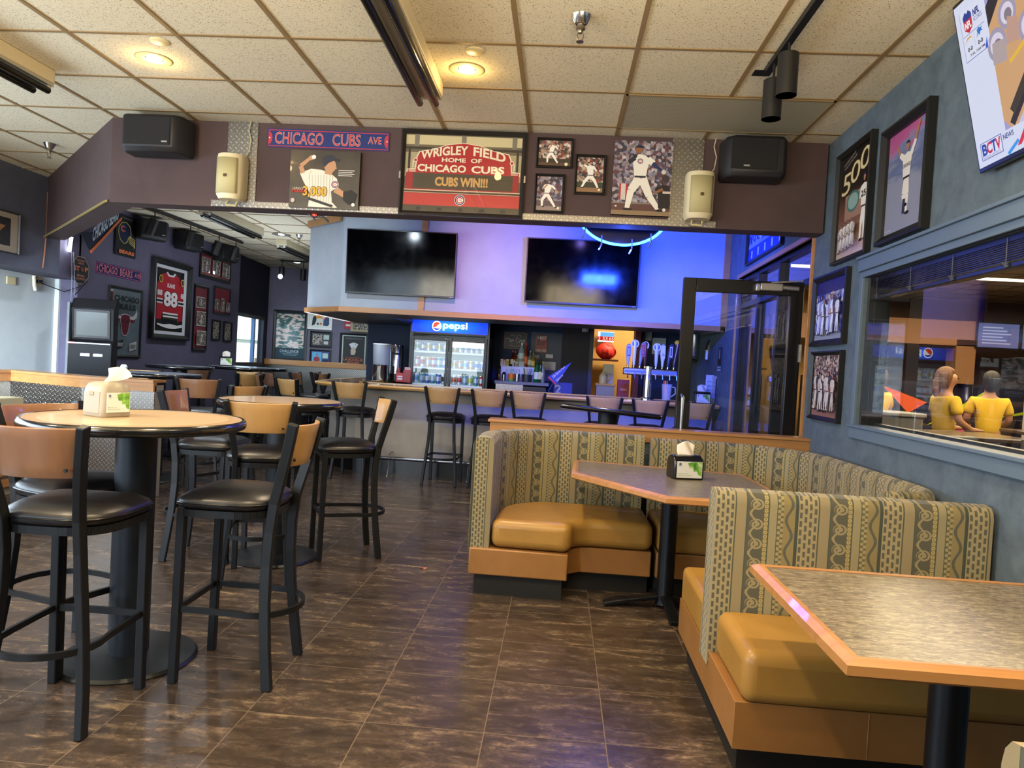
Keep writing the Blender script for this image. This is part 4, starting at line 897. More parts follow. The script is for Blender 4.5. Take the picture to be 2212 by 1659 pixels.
cab = thing('service_cabinet', 'low beige cabinet with yellow wood top in the service doorway', 'cabinet', (onY(1307, 850, 10.9).x, 11.0, 0))
MB().box(-.13, .14, 0, .3, 0, 1.155).build('carcass', M('#a39884', .6), cab, smooth=0); MB().box(-.15, .155, -.02, .32, 1.155, 1.185).build('worktop', M('#d09a3a', .4), cab, bevel=.004)
jg = thing('syrup_jug', 'cream plastic jug on the yellow topped cabinet', 'jug', (cab.location.x-.03, 11.12, 1.185)); MB().lathe([(0, 0), (.06, 0), (.065, .1), (.04, .15), (.02, .17), (.02, .19), (0, .19)], 16).build('jug_body', M('#d8c070', .4), jg)
MB().tube([(.03, 0, .16), (.085, 0, .14), (.085, 0, .07), (.06, 0, .05)], .009, 6).build('handle', M('#d8c070', .4), jg)
bx = thing('paper_box', 'stack of pale printed cartons behind the cream jug', 'carton', (cab.location.x+.05, 11.22, 1.185)); MB().box(-.09, .08, 0, .08, 0, .14).build('lower_carton', M('#d8cfa0', .6), bx, bevel=.003); MB().box(-.08, .08, 0, .08, .14, .30).build('upper_carton', M('#c9c0a4', .6), bx, bevel=.003)
rx = thing('menu_case', 'dark red upright case with pale lettering on the bar below the taps', 'menu case', (onY(1345, 858, 9.5).x, 9.5, .98)); rx.scale = (1, 1, 1.2)
MB().box(-.075, .075, 0, .09, 0, .25).build('case_body', M('#8a2420', .45), rx, bevel=.004); A = Art(.14, .2, M('#8a2420', .45), -.001); A.text('DRINKS', .2, .85, .55, .68, '#d8b0a8'); o = A.done('front_print', rx); o.location.z = .02
struct(MB().box(-1.0, 1.8, 9.35, 9.95, .90, .98).build('trim_backbar', M('#1c1c20', .3, .3), smooth=0))
struct(MB().box(-1.0, 1.8, 9.40, 9.95, 0, .90).build('wall_backbar', M('#2a2a2e', .5), smooth=0))
# ---------------- beer tower and tap handles
ty = 8.82
bt = thing('beer_tower', 'T shaped chrome beer tower with a blue lit strip, carrying eight tap handles', 'beer tower', (onY(1401, 800, ty).x, ty, 1.064))
bw = onY(1463, 800, ty).x-onY(1346, 800, ty).x; ox = (onY(1463, 800, ty).x+onY(1346, 800, ty).x)/2-bt.location.x
MB().lathe([(.085, 0), (.085, .015), (.052, .03), (.048, .40), (0, .40)], 28).build('column', CHROME, bt)
MB().box(ox-bw/2, ox+bw/2, -.035, .05, .29, .375).build('manifold', STEEL, bt, bevel=.012); MB().box(ox-bw/2+.01, ox+bw/2-.01, -.039, -.034, .32, .345).build('light_strip', M('#3048ff', .3, emit=1.1), bt, smooth=0)
for i in range(8): MB().tube([(ox-bw/2+.05+i*.083, -.03, .31), (ox-bw/2+.05+i*.083, -.085, .30), (ox-bw/2+.05+i*.083, -.095, .25)], .009, 8).build('faucet', CHROME, bt)
TAPS = [(1356, 748, 'paddle', '#b8bcc8', '#3a4a9a', 'short white and blue tap handle at the start of the row'), (1369, 738, 'disc', '#e8e8ec', '#2f52c8', 'blue tap handle topped by a round white and red disc'), (1382, 742, 'slant', '#8a8e98', '#b02838', 'slanted grey tap handle with red lettering'),
        (1393, 741, 'oval', '#5a1a2a', '#b8bcc4', 'dark red tap handle with silver oval badge'), (1417, 744, 'disc', '#c8d0e0', '#3a68c0', 'pale tap handle with blue round badge'), (1431, 745, 'paddle', '#d8dae4', '#2a3050', 'tall white tap handle reading lite'),
        (1443, 743, 'slant', '#3a3f60', '#c8ccd8', 'dark blue and silver tap handle with ball top'), (1456, 738, 'crown', '#3a2440', '#e8c030', 'curved dark tap handle with yellow top')]
for i, (px, pt, kind, c1, c2, lb) in enumerate(TAPS):
    b = onY(px, 797, ty-.06); h = (799-pt)/F_PX*ty
    t = thing('tap_handle', lb, 'tap handle', (b.x, ty-.03, 1.064+.375), 0, 'beer tap handles on the tower')
    MB().lathe([(0, 0), (.012, 0), (.014, .02), (.010, .035), (0, .035)], 12).build('ferrule', M('#c8b060', .25, .9) if i % 2 else CHROME, t)
    lean = .035 if kind in ('slant', 'crown') else 0
    path = [(0, 0, .03), (lean*.2, 0, h*.3), (lean*.6, 0, h*.6), (lean, 0, h*.92)]
    MB().tube(path, [.012, .020, .034 if kind in ('paddle', 'slant') else .024, .028], 12).lathe([(.028, h*.92), (.015, h*.98), (0, h)], 12, (lean, 0)).build('grip', M(c1, .3, 0, .5, .4), t)
    if kind in ('disc', 'oval'):
        MB().lathe([(0, -.006), (.045, -.006), (.05, 0), (.045, .006), (0, .006)], 24, sx=1 if kind == 'disc' else .75).build('badge', M('#e8e8ea', .3), t, (0, -.012, h*.84), (pi/2, 0, 0))
        MB().lathe([(0, .009), (.034, .009), (.034, 0), (0, 0)], 24, sx=1 if kind == 'disc' else .75).build('emblem', M(c2, .3), t, (0, -.012, h*.84), (-pi/2 if False else pi/2, 0, 0))
    elif kind == 'crown': MB().lathe([(.02, 0), (.035, .03), (.02, .05), (0, .055)], 10).build('crown', M(c2, .4), t, (lean-.01, 0, h*.88))
    else:
        A = Art(.042, h*.5, M(c1, .3), -.036); 
        if 'lite' in lb: A.text('lite', .2, .8, .2, .45, c2, .01)
        else: A.rect(.1, .9, .1, .9, c2); A.rect(.3, .7, .2, .8, c1)
        o = A.done('decal', t); o.location = (lean*.7, 0, h*.42)
    if kind == 'slant' and i == 2:
        v, f, a = glyphs('Coors', .02, 0)
        g = MB(); g.v = [(-(y-.5)*.03, 0, x*h*.5) for x, y in v]; g.f = list(f); g.mi = [0]*len(f); g.uv = [None]*len(f); g.build('lettering', M('#b02838', .4), t, (lean*.7, -.044, h*.4), smooth=0)
# ---------------- things on the bar
px_ = onY(1440, 858, 8.75)
pt_ = thing('pitcher', 'clear plastic pitcher holding orange tools on the bar by the tower', 'pitcher', (px_.x, 8.78, 1.066))
MB().lathe([(0, .004), (.05, .004), (.062, .19), (.066, .2), (.06, .195), (.046, .012), (0, .012)], 24).build('pitcher_body', M('#e8ecec', .08, 0, .5, 0, 0, .25), pt_)
MB().tube([(.058, 0, .17), (.10, 0, .16), (.105, 0, .09), (.055, 0, .05)], .008, 8).build('handle', M('#e0e6e6', .1, 0, .5, 0, 0, .4), pt_)
for a in (-.02, .0, .02): MB().bar((a*.5, 0, .03), (a-.02, 0, .24), .012, .006).build('tool', M('#e8602a' if a else '#c8b088', .4), pt_)
def leaf_card(mb_w, mb_h, y):
    A = Art(mb_w, mb_h, M('#dfe0dc', .3, 0, .5, .6), y)
    gl = G('leaf_print'); n = gl.noise(26, 5); gl.set('Base Color', gl.ramp(n, [(.35, '#3f7a2c'), (.55, '#7fb54c'), (.7, '#c8dca8')])); gl.set('Roughness', .25)
    A.poly([(.42, .9), (.62, .98), (.98, .98), (.98, .12), (.84, .22), (.80, .42), (.66, .40), (.64, .58), (.50, .6)], gl.m)
    A.circ(.12, .84, .05, '#5a6a90'); A.rect(.06, .2, .74, .76, '#7a8a9a'); A.text('Better for you.', .05, .45, .22, .30, '#5f8a4a'); A.text('Better for the planet.', .05, .6, .11, .19, '#5f8a4a'); return A
def napkin_sheet(t, pts, h, mat): 
    return MB().grid(lambda u, v: (pts[0]+(pts[1]-pts[0])*u+(pts[3] if len(pts) > 3 else 0)*v*(u+.3)*.6, .012*sin(7*u+3*v)+pts[2]*v, h+.075*v*(.55+.6*sin(pi*(u*.7+.15)))+.0), 12, 8).build('napkin', mat, t, solid=.0015, smooth=60)
def black_dispenser(x, y, z, rz, label):
    t = thing('napkin_dispenser', label, 'napkin dispenser', (x, y, z), rz); w, d = .19, .125
    prof = [(-d/2, 0), (-d/2, .10), (-d/2+.012, .122), (-d/4, .138), (0, .143), (d/4, .138), (d/2-.012, .122), (d/2, .10), (d/2, 0)]
    def side(x0, x1): 
        g = MB(); g.v = [(x0, a, b) for a, b in prof]+[(x1, a, b) for a, b in prof]; n = len(prof); g.face(range(n)); g.face(range(n, 2*n)); [g.face((i, (i+1) % n, n+(i+1) % n, n+i)) for i in range(n)]; return g
    side(-w/2, w/2).build('housing', M('#101114', .2, 0, .5, .4), t, bevel=.010, seg=3)
    A = leaf_card(w-.03, .098, -d/2-.002); o = A.done('advert_panel', t); o.location.z = .012
    napkin_sheet(t, (-.05, .06, .02), .138, M('#ece2d6', .8)); return t
black_dispenser(.795, 4.43, .764, radians(14), 'black napkin dispenser with green leaf card on the curved booth table')
nd = onY(1512, 872, 8.62)
black_dispenser(nd.x, 8.55, 1.066, radians(8), 'napkin dispenser on the bar seen through the door glass')
for px, c, w, hh, lb in ((1532, '#d8dcdc', .10, .34, 'tall white menu card standing on the bar beside the dispenser'), (1543, '#c0b8b4', .07, .33, 'narrow grey menu card next to the tall white one'), (1549, '#3a3a4c', .05, .30, 'dark menu folder leaning at the wall end of the bar')):
    p = onY(px, 868, 8.72); t = thing('menu_card', lb, 'menu', (p.x, 8.75, 1.065), radians(15)); MB().box(-w/2, w/2, 0, .012, 0, hh).build('card', M(c, .5), t, smooth=0)
    A = Art(w*.9, hh*.9, c, -.001); f_lines(5, '#7c8a8a')(A); o = A.done('print', t); o.location.z = .01
# blender, urn and red caddies at the far left end of the bar
p = onZ(822, 817, 1.067); by = 10.2; bp = onY(822, 817, by)
t = thing('beverage_dispenser', 'clear plastic drink dispenser on a polished steel base at end of the bar', 'drink dispenser', (bp.x, by, 1.065))
MB().lathe([(0, 0), (.115, 0), (.12, .02), (.115, .2), (.12, .22), (0, .22)], 28).build('steel_base', CHROME, t); MB().lathe([(.115, .22), (.125, .40), (.13, .515), (.122, .515), (.108, .23)], 28).build('clear_vessel', M('#d4dee4', .05, 0, .6, 0, 0, .38), t); MB().lathe([(.131, .508), (.131, .522), (.122, .522)], 28).build('rim', M('#e8eef0', .2), t)
t = thing('coffee_urn', 'tall polished steel urn right behind the clear drink dispenser', 'urn', (onY(853, 815, 10.45).x, 10.5, 1.065))
MB().lathe([(0, .1), (.095, .1), (.095, .5), (.09, .52), (0, .52)], 28).build('urn_body', CHROME, t); MB().lathe([(0, 0), (.10, 0), (.10, .1), (0, .1)], 28).build('black_base', BLACK, t); MB().tube([(-.05, -.09, .40), (-.02, -.14, .40), (.02, -.14, .39), (.05, -.09, .39)], .012, 8).build('grip', BLACK, t)
t = thing('sugar_caddy', 'small red caddy with white print by the fridge', 'caddy', (onY(865, 822, 9.9).x, 9.9, 1.065)); MB().box(-.06, .06, -.04, .04, 0, .13).build('caddy_body', M('#b82028', .4), t, bevel=.006); A = Art(.09, .08, M('#b82028', .4), -.041); A.rect(.1, .9, .15, .45, '#e0dcdc'); A.rect(.1, .9, .6, .85, '#e0dcdc'); o = A.done('label_print', t); o.location.z = .02
MB().tube([(-.02, 0, .12), (-.025, 0, .2)], .012, 8).build('bottle_neck', M('#b01c22', .4), t)
t = thing('straw_caddy', 'taller red caddy of packets touching the fridge side', 'caddy', (onY(879, 824, 9.85).x, 9.86, 1.065)); MB().box(-.055, .055, -.04, .04, 0, .17).build('caddy_body', M('#9a1c22', .4), t, bevel=.006); MB().box(-.04, .04, -.02, .02, .17, .21).build('packets', M('#d8b0a8', .6), t, bevel=.003)
# bar rack with pennant
pr = thing('wire_rack', 'black wire rack leaning behind the bar with the small pennant on it', 'wire rack', onY(1190, 845, 9.2))
MB().tube([(-.03, 0, .0), (.22, 0, -.14), (.3, 0, -.15)], .006, 6).tube([(-.03, 0, 0), (.02, 0, .10)], .005, 6).tube([(.04, 0, -.03), (.10, 0, .07)], .005, 6).tube([(.1, 0, -.07), (.14, 0, .02)], .005, 6).build('wires', M('#3a4a8a', .3, .6), pr)
P3 = [onY(a, b, 9.18) for a, b in ((1184, 814), (1234, 783), (1201, 831))]
pe = thing('pennant', 'small blue pennant with pale lettering tilted on the rack behind the bar', 'pennant', P3[0]); q = [v-P3[0] for v in P3]
MB().add([(v.x, 0, v.z) for v in q], [(0, 1, 2)]).build('cloth', M('#2a4aa0', .6), pe, solid=.003, smooth=0)
dv = (q[2]-q[0]); MB().bar((0, -.003, 0), (dv.x, -.003, dv.z), .004, .016).build('red_edge', M('#c02c38', .6), pe, smooth=0)
tip = q[1]; mid = dv*.5; ax = (tip-mid); L = ax.length; ax.normalize(); nz = Vector((-ax.z, 0, ax.x))
for txt, o0, hh, s0, s1 in (('Life Grows Style', .012, .05, .12, .72), ('SINCE', -.045, .03, .12, .45)):
    v, f, a = glyphs(txt, .01); g = MB(); g.v = [tuple(mid+ax*L*(s0+(s1-s0)*x)+nz*(o0+(y-.3)*hh*(1-.5*x))+Vector((0, -.004, 0))) for x, y in v]; g.f = list(f); g.mi = [0]*len(f); g.uv = [None]*len(f); g.build('lettering', M('#d8ccc0', .6), pe, smooth=0)
sign('blue_poster', 'blue poster with a pale numeral leaning low behind the bar', 'poster', Plane(0, 9.9, 0), [(1196, 825), (1236, 828), (1235, 862), (1196, 860)], lambda A: A.text('2', .05, .4, .3, .85, '#8a98b0', .03), '#20388a')
# hanging things by the right end
p = onY(1503, 716, 10.2)
t = thing('cup_dispenser', 'grey metal cup dispenser hanging under the soffit, seen through the open door', 'cup dispenser', (p.x, 10.2, 1.60)); MB().lathe([(0, 0), (.045, .02), (.062, .06), (.062, .42), (0, .42)], 20).build('tube_body', STEEL, t); MB().lathe([(.03, -.03), (.05, 0), (0, .02)], 14).build('spout', BLACK, t)
p = onY(1536, 740, 9.4)
t = thing('hanging_bag', 'black bag shaped holder hanging under the soffit beside the dispenser', 'holder', (p.x, 9.4, 1.60)); MB().grid(lambda u, v: ((.06+.02*v)*cos(2*pi*u)*sin(pi*min(v+.08, .98)), .04*sin(2*pi*u), .32*v), 18, 8).build('shell', BLACK, t); MB().lathe([(0, 0), (.02, 0), (.02, .12), (0, .13)], 10, (-.05, -.03)).build('glass_tube', M('#e0e4e8', .1), t)
sign('wall_bracket', 'small black bottle shaped plaque on the blue wall above the menus', 'plaque', RW, [(1552, 751), (1562, 748), (1560, 802), (1551, 801)], lambda A: (A.rect(.2, .8, .25, .95, '#101014'), A.rect(.3, .6, .5, .9, '#8a94a8'), A.rect(.1, .9, 0, .08, '#c8ccd4'), A.rect(.1, .9, .12, .18, '#c8ccd4')), '#3a4a66')
# bowls on the ledge in the bright opening
for k, px in enumerate((1500, 1508, 1516)):
    p = onY(px, 826, 12.2); t = tag(MB().lathe([(0, 0), (.03, 0), (.05, .05), (.045, .05), (.02, .01), (0, .01)], 16).build('small_bowl', M('#d8a860', .4), None, (p.x, 12.2, 1.28)), 'small tan bowl on the bright orange ledge beyond the door', 'bowl', 'bowls on the bright ledge')
struct(MB().box(1.9, 3.0, 12.1, 12.5, 1.2, 1.28).build('trim_ledge', M('#c87a28', .6), smooth=0))
# ================================================================ CEILING FITTINGS
LAY[0] = .00022
def can_lamp(x, y, label, blank=None, face=True):
    t = thing('recessed_downlight', label, 'ceiling light', (x, y, H), 0, 'recessed ceiling downlights')
    MB().lathe([(.095, 0), (.098, -.004), (.085, -.009), (.052, -.004), (.05, .0)], 32).build('trim_ring', M('#c9b48a', .5), t)
    MB().lathe([(0, -.018), (.022, -.017), (.036, -.010), (.044, -.002), (0, -.002)], 24).build('bulb', M('#ffe2a0', .4, emit=14), t)
for i, (x, y) in enumerate(CANS[:2]):
    can_lamp(x, y, 'lit recessed downlight in the ceiling over the round tables' if i == 0 else 'lit recessed downlight beside the long tube fixture')
for x, y, l in ((-2.28, 3.862, 'round blank cover plate in the ceiling by the left downlight'), (-.545, 3.867, 'round blank cover plate in the ceiling by the downlight near the tube fixture')):
    t = tag(MB().lathe([(.052, 0), (.053, -.003), (.048, -.006), (0, -.007)], 28).build('cover_plate', M('#e0d0a0', .5), None, (x, y, H)), l, 'cover plate', 'round ceiling cover plates')
def sprinkler(x, y, label):
    t = thing('fire_sprinkler', label, 'sprinkler', (x, y, H), 0, 'ceiling sprinklers')
    MB().lathe([(.048, 0), (.046, -.004), (.030, -.038), (.022, -.044), (0, -.044)], 24).build('escutcheon', CHROME, t)
    MB().lathe([(.014, -.04), (.022, -.052), (.022, -.062), (.012, -.070), (.010, -.08), (0, -.08)], 16).build('body', M('#8a8070', .3, .9), t)
    MB().tube([(-.010, 0, -.078), (-.016, 0, -.095), (-.006, 0, -.115)], .003, 6).tube([(.010, 0, -.078), (.016, 0, -.095), (.006, 0, -.115)], .003, 6).lathe([(0, -.118), (.018, -.118), (.018, -.121), (0, -.121)], 12).build('deflector', M('#8a8070', .3, .9), t)
sprinkler(.007, 3.455, 'chrome fire sprinkler hanging from the near ceiling'); sprinkler(-4.43, 5.93, 'fire sprinkler in the ceiling above the diagonal bulkhead'); sprinkler(-3.75, 10.0, 'fire sprinkler in the far room ceiling by the bar fascia')
def tube_light(x, y0, y1, label, lit=False):
    t = thing('tube_fixture', label, 'ceiling light', (x, y1, H), 0, 'long tube fixtures'); L = y1-y0
    MB().box(-.085, .085, -L, 0, -.085, 0).build('housing', M('#cfc3a4', .5), t, bevel=.006)
    MB().box(-.08, .08, -L+.02, -.004, -.10, -.085).build('reflector', M('#b9b4a4', .3, .6), t, smooth=0)
    for s in (-1, 1):
        MB().tube([(s*.048, -L+.03, -.125), (s*.048, -.01, -.125)], .021, 14).build('tube_sleeve', M('#26241f', .12, .5, .6), t)
        MB().box(s*.048-.014, s*.048+.014, -.03, -.004, -.125, -.085).box(s*.048-.014, s*.048+.014, -L+.01, -L+.035, -.125, -.085).build('socket', M('#d8d4c8', .4), t, smooth=0)
    return t
tube_light(-.875, 1.88, 4.33, 'long ceiling tube fixture with two dark sleeved tubes, over the aisle')
tube_light(-3.30, 1.88, 4.33, 'tube fixture cut by the left edge of the view')
tube_light(-4.19, 8.16, 9.64, 'far room tube fixture with white end sockets'); tube_light(-4.19, 10.45, 12.9, 'second far room tube fixture, running toward the bar fascia')
# track lighting
def head(t, x, y, zt, name='lamp_head', lean=0., r=.048, L=.20, stem=.07):
    MB().tube([(x, y, zt), (x, y, zt-stem)], .007, 8).build('stem', BLKM, t)
    g = MB().lathe([(r, -L), (r-.006, -L), (r-.008, -L+.06), (0, -L+.07)], 28).lathe([(r, -L), (r, -.004), (r-.006, 0), (0, 0)], 28)
    g.build('lamp_head', M('#1b1a19', .45, .2), t, (x, y, zt-stem), (0, lean, 0))
t = thing('track_light', 'black ceiling track with two cylinder spot heads by the right wall', 'track light', (0, 0, 0))
MB().box(.985, 1.02, 1.5, 3.95, H-.05, H-.02).build('track', BLKM, t, smooth=0); MB().box(.93, 1.02, 3.9, 3.97, H-.045, H-.04).build('end_plate', BLKM, t, smooth=0)
for y in (2.0, 3.2, 3.9): MB().box(.995, 1.01, y-.01, y+.01, H-.02, H).build('hanger', BLKM, t, smooth=0)
head(t, 1.002, 3.56, H-.05, stem=.05); head(t, 1.002, 3.80, H-.05, stem=.08)
t = thing('track_light', 'black track with four angled spot heads along the purple wall', 'track light', (0, 0, 0))
MB().bar((-5.02, 8.3, H-.03), (-4.93, 10.8, H-.03), .035, .03).build('track', BLKM, t, smooth=0)
for px, y, ln in ((327, 8.55, .35), (407, 9.35, .2), (470, 10.1, .3), (503, 10.6, .25)): head(t, -5.02+.036*(y-8.3), y, H-.04, lean=ln, r=.055, L=.2, stem=.09)
t = thing('track_light', 'short black track with one glaring lit spot before the far wall', 'track light', (0, 0, 0)); p = onZ(622, 572, 2.98); q = onZ(662, 575, 2.98)
MB().bar((p.x, 12.6, H-.04), (p.x+.5, 12.6, H-.04), .03, .03).build('track', BLKM, t, smooth=0); head(t, p.x+.03, 12.6, H-.05, r=.05, L=.16, stem=.1); head(t, p.x+.42, 12.6, H-.05, r=.05, L=.2, stem=.12)
MB().lathe([(0, -.005), (.04, 0), (0, .005)], 20).build('lit_bulb', M('#f4faff', .4, emit=25), t, (p.x+.035, 12.53, H-.33), (pi/2, 0, 0)); light('SPOT', 'far_spot', (p.x+.035, 12.5, H-.34), 60, COOL, .03, target=(p.x, 13.9, 1.6), angle=1.2)
g = onZ(608, 506, H); t = thing('recessed_downlight', 'chrome eyeball downlight in the far room ceiling', 'ceiling light', (g.x, g.y, H)); MB().lathe([(.13, 0), (.13, -.008), (.09, -.006), (.06, .0)], 32).build('trim_ring', STEEL, t); MB().lathe([(0, -.02), (.04, -.012), (.05, 0), (0, 0)], 20).build('bulb', M('#d8f0f0', .3, emit=1.5), t)
g = onZ(642, 564, H); tag(MB().lathe([(.06, 0), (.055, -.03), (0, -.04)], 24).build('globe_lamp', M('#f4f8f0', .4, emit=3), None, (g.x, g.y, H)), 'small round white ceiling lamp by the far wall', 'ceiling light')
gr = thing('ceiling_grille', 'wide grey perforated return air panel in the ceiling by the track light', 'ceiling vent', (.914, 4.69, H))
gp = G('perforated_panel'); d = (((gp.x*90).fr()-.5)*((gp.x*90).fr()-.5)+((gp.y*90).fr()-.5)*((gp.y*90).fr()-.5)).lt(.07); gp.set('Base Color', gp.mix(d, '#a8a38e', '#6d695c')); gp.set('Roughness', .6)
MB().box(-.60, .60, -.295, .295, -.008, -.002).build('perforated_panel', gp.m, gr, smooth=0); MB().box(-.61, -.597, -.305, .305, -.012, 0).box(.597, .61, -.305, .305, -.012, 0).box(-.61, .61, -.305, -.293, -.012, 0).box(-.61, .61, .293, .305, -.012, 0).build('rim', TBAR, gr, smooth=0)
# ================================================================ LOUDSPEAKERS
def big_speaker(x, y, z, rz, label, s=1, w=.42, h=.25, d=.2):
    t = thing('loudspeaker', label, 'loudspeaker', (x, y, z), rz); SP = M('#19171a', .55)
    P = [(-w/2, 0), (w/2, 0), (w/2*.92, -d*.75), (w/2*.70, -d), (-w/2*.86, -d), (-w/2, -d*.72)]; P = [(a*s, b) for a, b in P]
    g = MB(); b = len(P); low = [(a*.96, c*.85+ -.0) for a, c in P]
    g.v = [(a, c, .0) for a, c in low]+[(a, c, .035) for a, c in P]+[(a, c, h-.02) for a, c in P]+[(a, c, h) for a, c in low]
    for k in range(3):
        for i in range(b): g.face((k*b+i, k*b+(i+1) % b, (k+1)*b+(i+1) % b, (k+1)*b+i))
    g.face(range(b)); g.face(range(3*b, 4*b)); g.build('cabinet', SP, t, bevel=.008)
    gx = G('speaker_cloth'); gx.set('Base Color', (*lin('#161416'), 1)); gx.set('Roughness', .9); gx.bump(gx.noise(300, 2), .4, .002)
    MB().box(-w/2*.80, w/2*.64, -d-.006, -d, .045, h-.025).build('grille', gx.m, t, bevel=.003, smooth=0)
    MB().box(w*.2*s, w*.2*s+.04, -d-.010, -d-.006, .06, .07).build('badge', M('#c8c8c8', .3, .8), t, smooth=0)
    MB().box(-.05, .05, 0, .05, .06, h-.06).build('bracket', BLACK, t, smooth=0); return t
big_speaker(-2.955, 5.13, 2.745, 0, 'large black loudspeaker at the corner end of the bulkhead', 1, .46, .262)
big_speaker(1.225, 5.13, 2.735, 0, 'large black loudspeaker on the bulkhead near the blue wall', -1, .42, .275)
for px, y, z, rz, l in ((335, 9.15, 2.74, .9, 'angled black loudspeaker high on the purple wall, nearest the helmet poster'), (420, 10.1, 2.76, 1.3, 'black loudspeaker high above the framed jersey'), (500, 11.35, 2.78, 1.2, 'black loudspeaker high near the end of the purple wall')):
    big_speaker(-5.5-.03*(y-7.9)+.10, y, z, rz, l, 1, .40, .25, .22)
def cream_speaker(x, z, label):
    t = thing('wall_speaker', label, 'loudspeaker', (x, 5.165, z), 0, 'cream speakers on the bulkhead')
    g = MB(); P = []
    for i in range(13): a = pi*i/12; P.append((.098*cos(a), -.05-.10*sin(a)**.7))
    P = [(.098, 0)]+P+[(-.098, 0)]; n = len(P)
    for k, (zz, s, dy) in enumerate(((0, .82, .9), (.03, .98, 1), (.29, 1, 1), (.318, .96, .96))): g.v += [(a*s, b*dy, zz) for a, b in P]
    for k in range(3):
        for i in range(n): g.face((k*n+i, k*n+(i+1) % n, (k+1)*n+(i+1) % n, (k+1)*n+i))
    g.face(range(n)); g.face(range(3*n, 4*n)); g.build('shell', CREAM, t, smooth=50)
    gx = MB(); pr = [(x_, -.058-.10*(1-(x_/.10)**2)**.35) for x_ in [-.075+.15*i/10 for i in range(11)]]
    gx.v = [(a, b, .035) for a, b in pr]+[(a, b, .285) for a, b in pr]; [gx.face((i, i+1, 12+i, 11+i)) for i in range(10)]
    gx.build('grille', M('#b5ab80', .7), t, solid=.004, smooth=50)
    MB().box(-.010, .012, -.168, -.160, .145, .165).build('badge', M('#4a3a20', .4), t, smooth=0)
    MB().tube([(-.03, -.02, .02), (-.04, -.04, -.03), (.03, -.04, -.035), (.04, -.02, .01)], .009, 8).build('bracket', M('#c9bc8c', .5), t)
    MB().tube([(.06, -.02, .3), (.10, -.012, .37), (.11, -.01, .45), (.09, -.008, .52), (.105, -.006, .60)], .004, 6).build('cable', M('#b8b090', .6), t)
cream_speaker(-2.435, 2.46, 'cream wall speaker on the diamond plate strip beside the street sign')
cream_speaker(.895, 2.465, 'cream wall speaker on the diamond plate strip by the batter canvas')
# ================================================================ PICTURES ON THE BULKHEAD
def cubs_badge(A, cx, cz, r):
    A.circ(cx, cz, r, '#e8e4dc'); A.circ(cx, cz, r*.92, '#1f3470'); A.circ(cx, cz, r*.70, '#e8e4dc'); A.circ(cx, cz, r*.62, '#c03030'); A.circ(cx, cz, r*.40, '#e8e4dc'); A.poly([(cx, cz-r*.12*A.w/A.h), (cx+r*.66, cz-r*.2*A.w/A.h), (cx+r*.66, cz+r*.2*A.w/A.h), (cx, cz+r*.12*A.w/A.h)], '#e8e4dc')
    A.text('UBS', cx-r*.26, cx+r*.36, cz-r*.14*A.w/A.h, cz+r*.14*A.w/A.h, '#c03030', .02)
def street_sign(name, label, pl, px, words, widths, bg, red, group=None):
    r, w, h = hang(name, label, 'street sign', pl, px, group); A = Art(w, h, red, 0, .004)
    A.rect(.008, .992, .05, .95, bg if False else '#d8d0cc'); A.rect(.0, 1, 0, 1, bg); A.rect(.01, .99, .90, .94, red); A.rect(.01, .99, .06, .10, red); A.rect(.008, .013, .1, .9, red); A.rect(.987, .992, .1, .9, red)
    A.ell(.012, .5, .028, .34, red, 20, -pi/2, pi/2); A.ell(.988, .5, .028, .34, red, 20, pi/2, 3*pi/2)
    A.circ(.018, .5, .006, '#c8c8c8'); A.circ(.982, .5, .006, '#c8c8c8')
    for t_, x0, x1, z0, z1 in words:
        A.text(t_, x0-.002, x1+.002, z0-.012, z1+.012, '#d8c8c4', .016); A.text(t_, x0, x1, z0, z1, red, 0)
    A.done('plate', r); return r
street_sign('street_sign', 'embossed blue and red street sign on the bulkhead above the pitcher canvas', BULK, [(578, 277), (843, 288), (840, 327), (580, 319)], [('CHICAGO', .065, .46, .2, .82), ('CUBS', .54, .765, .2, .82), ('AVE', .83, .935, .36, .72)], 0, '#1c2c66', '#b83038')
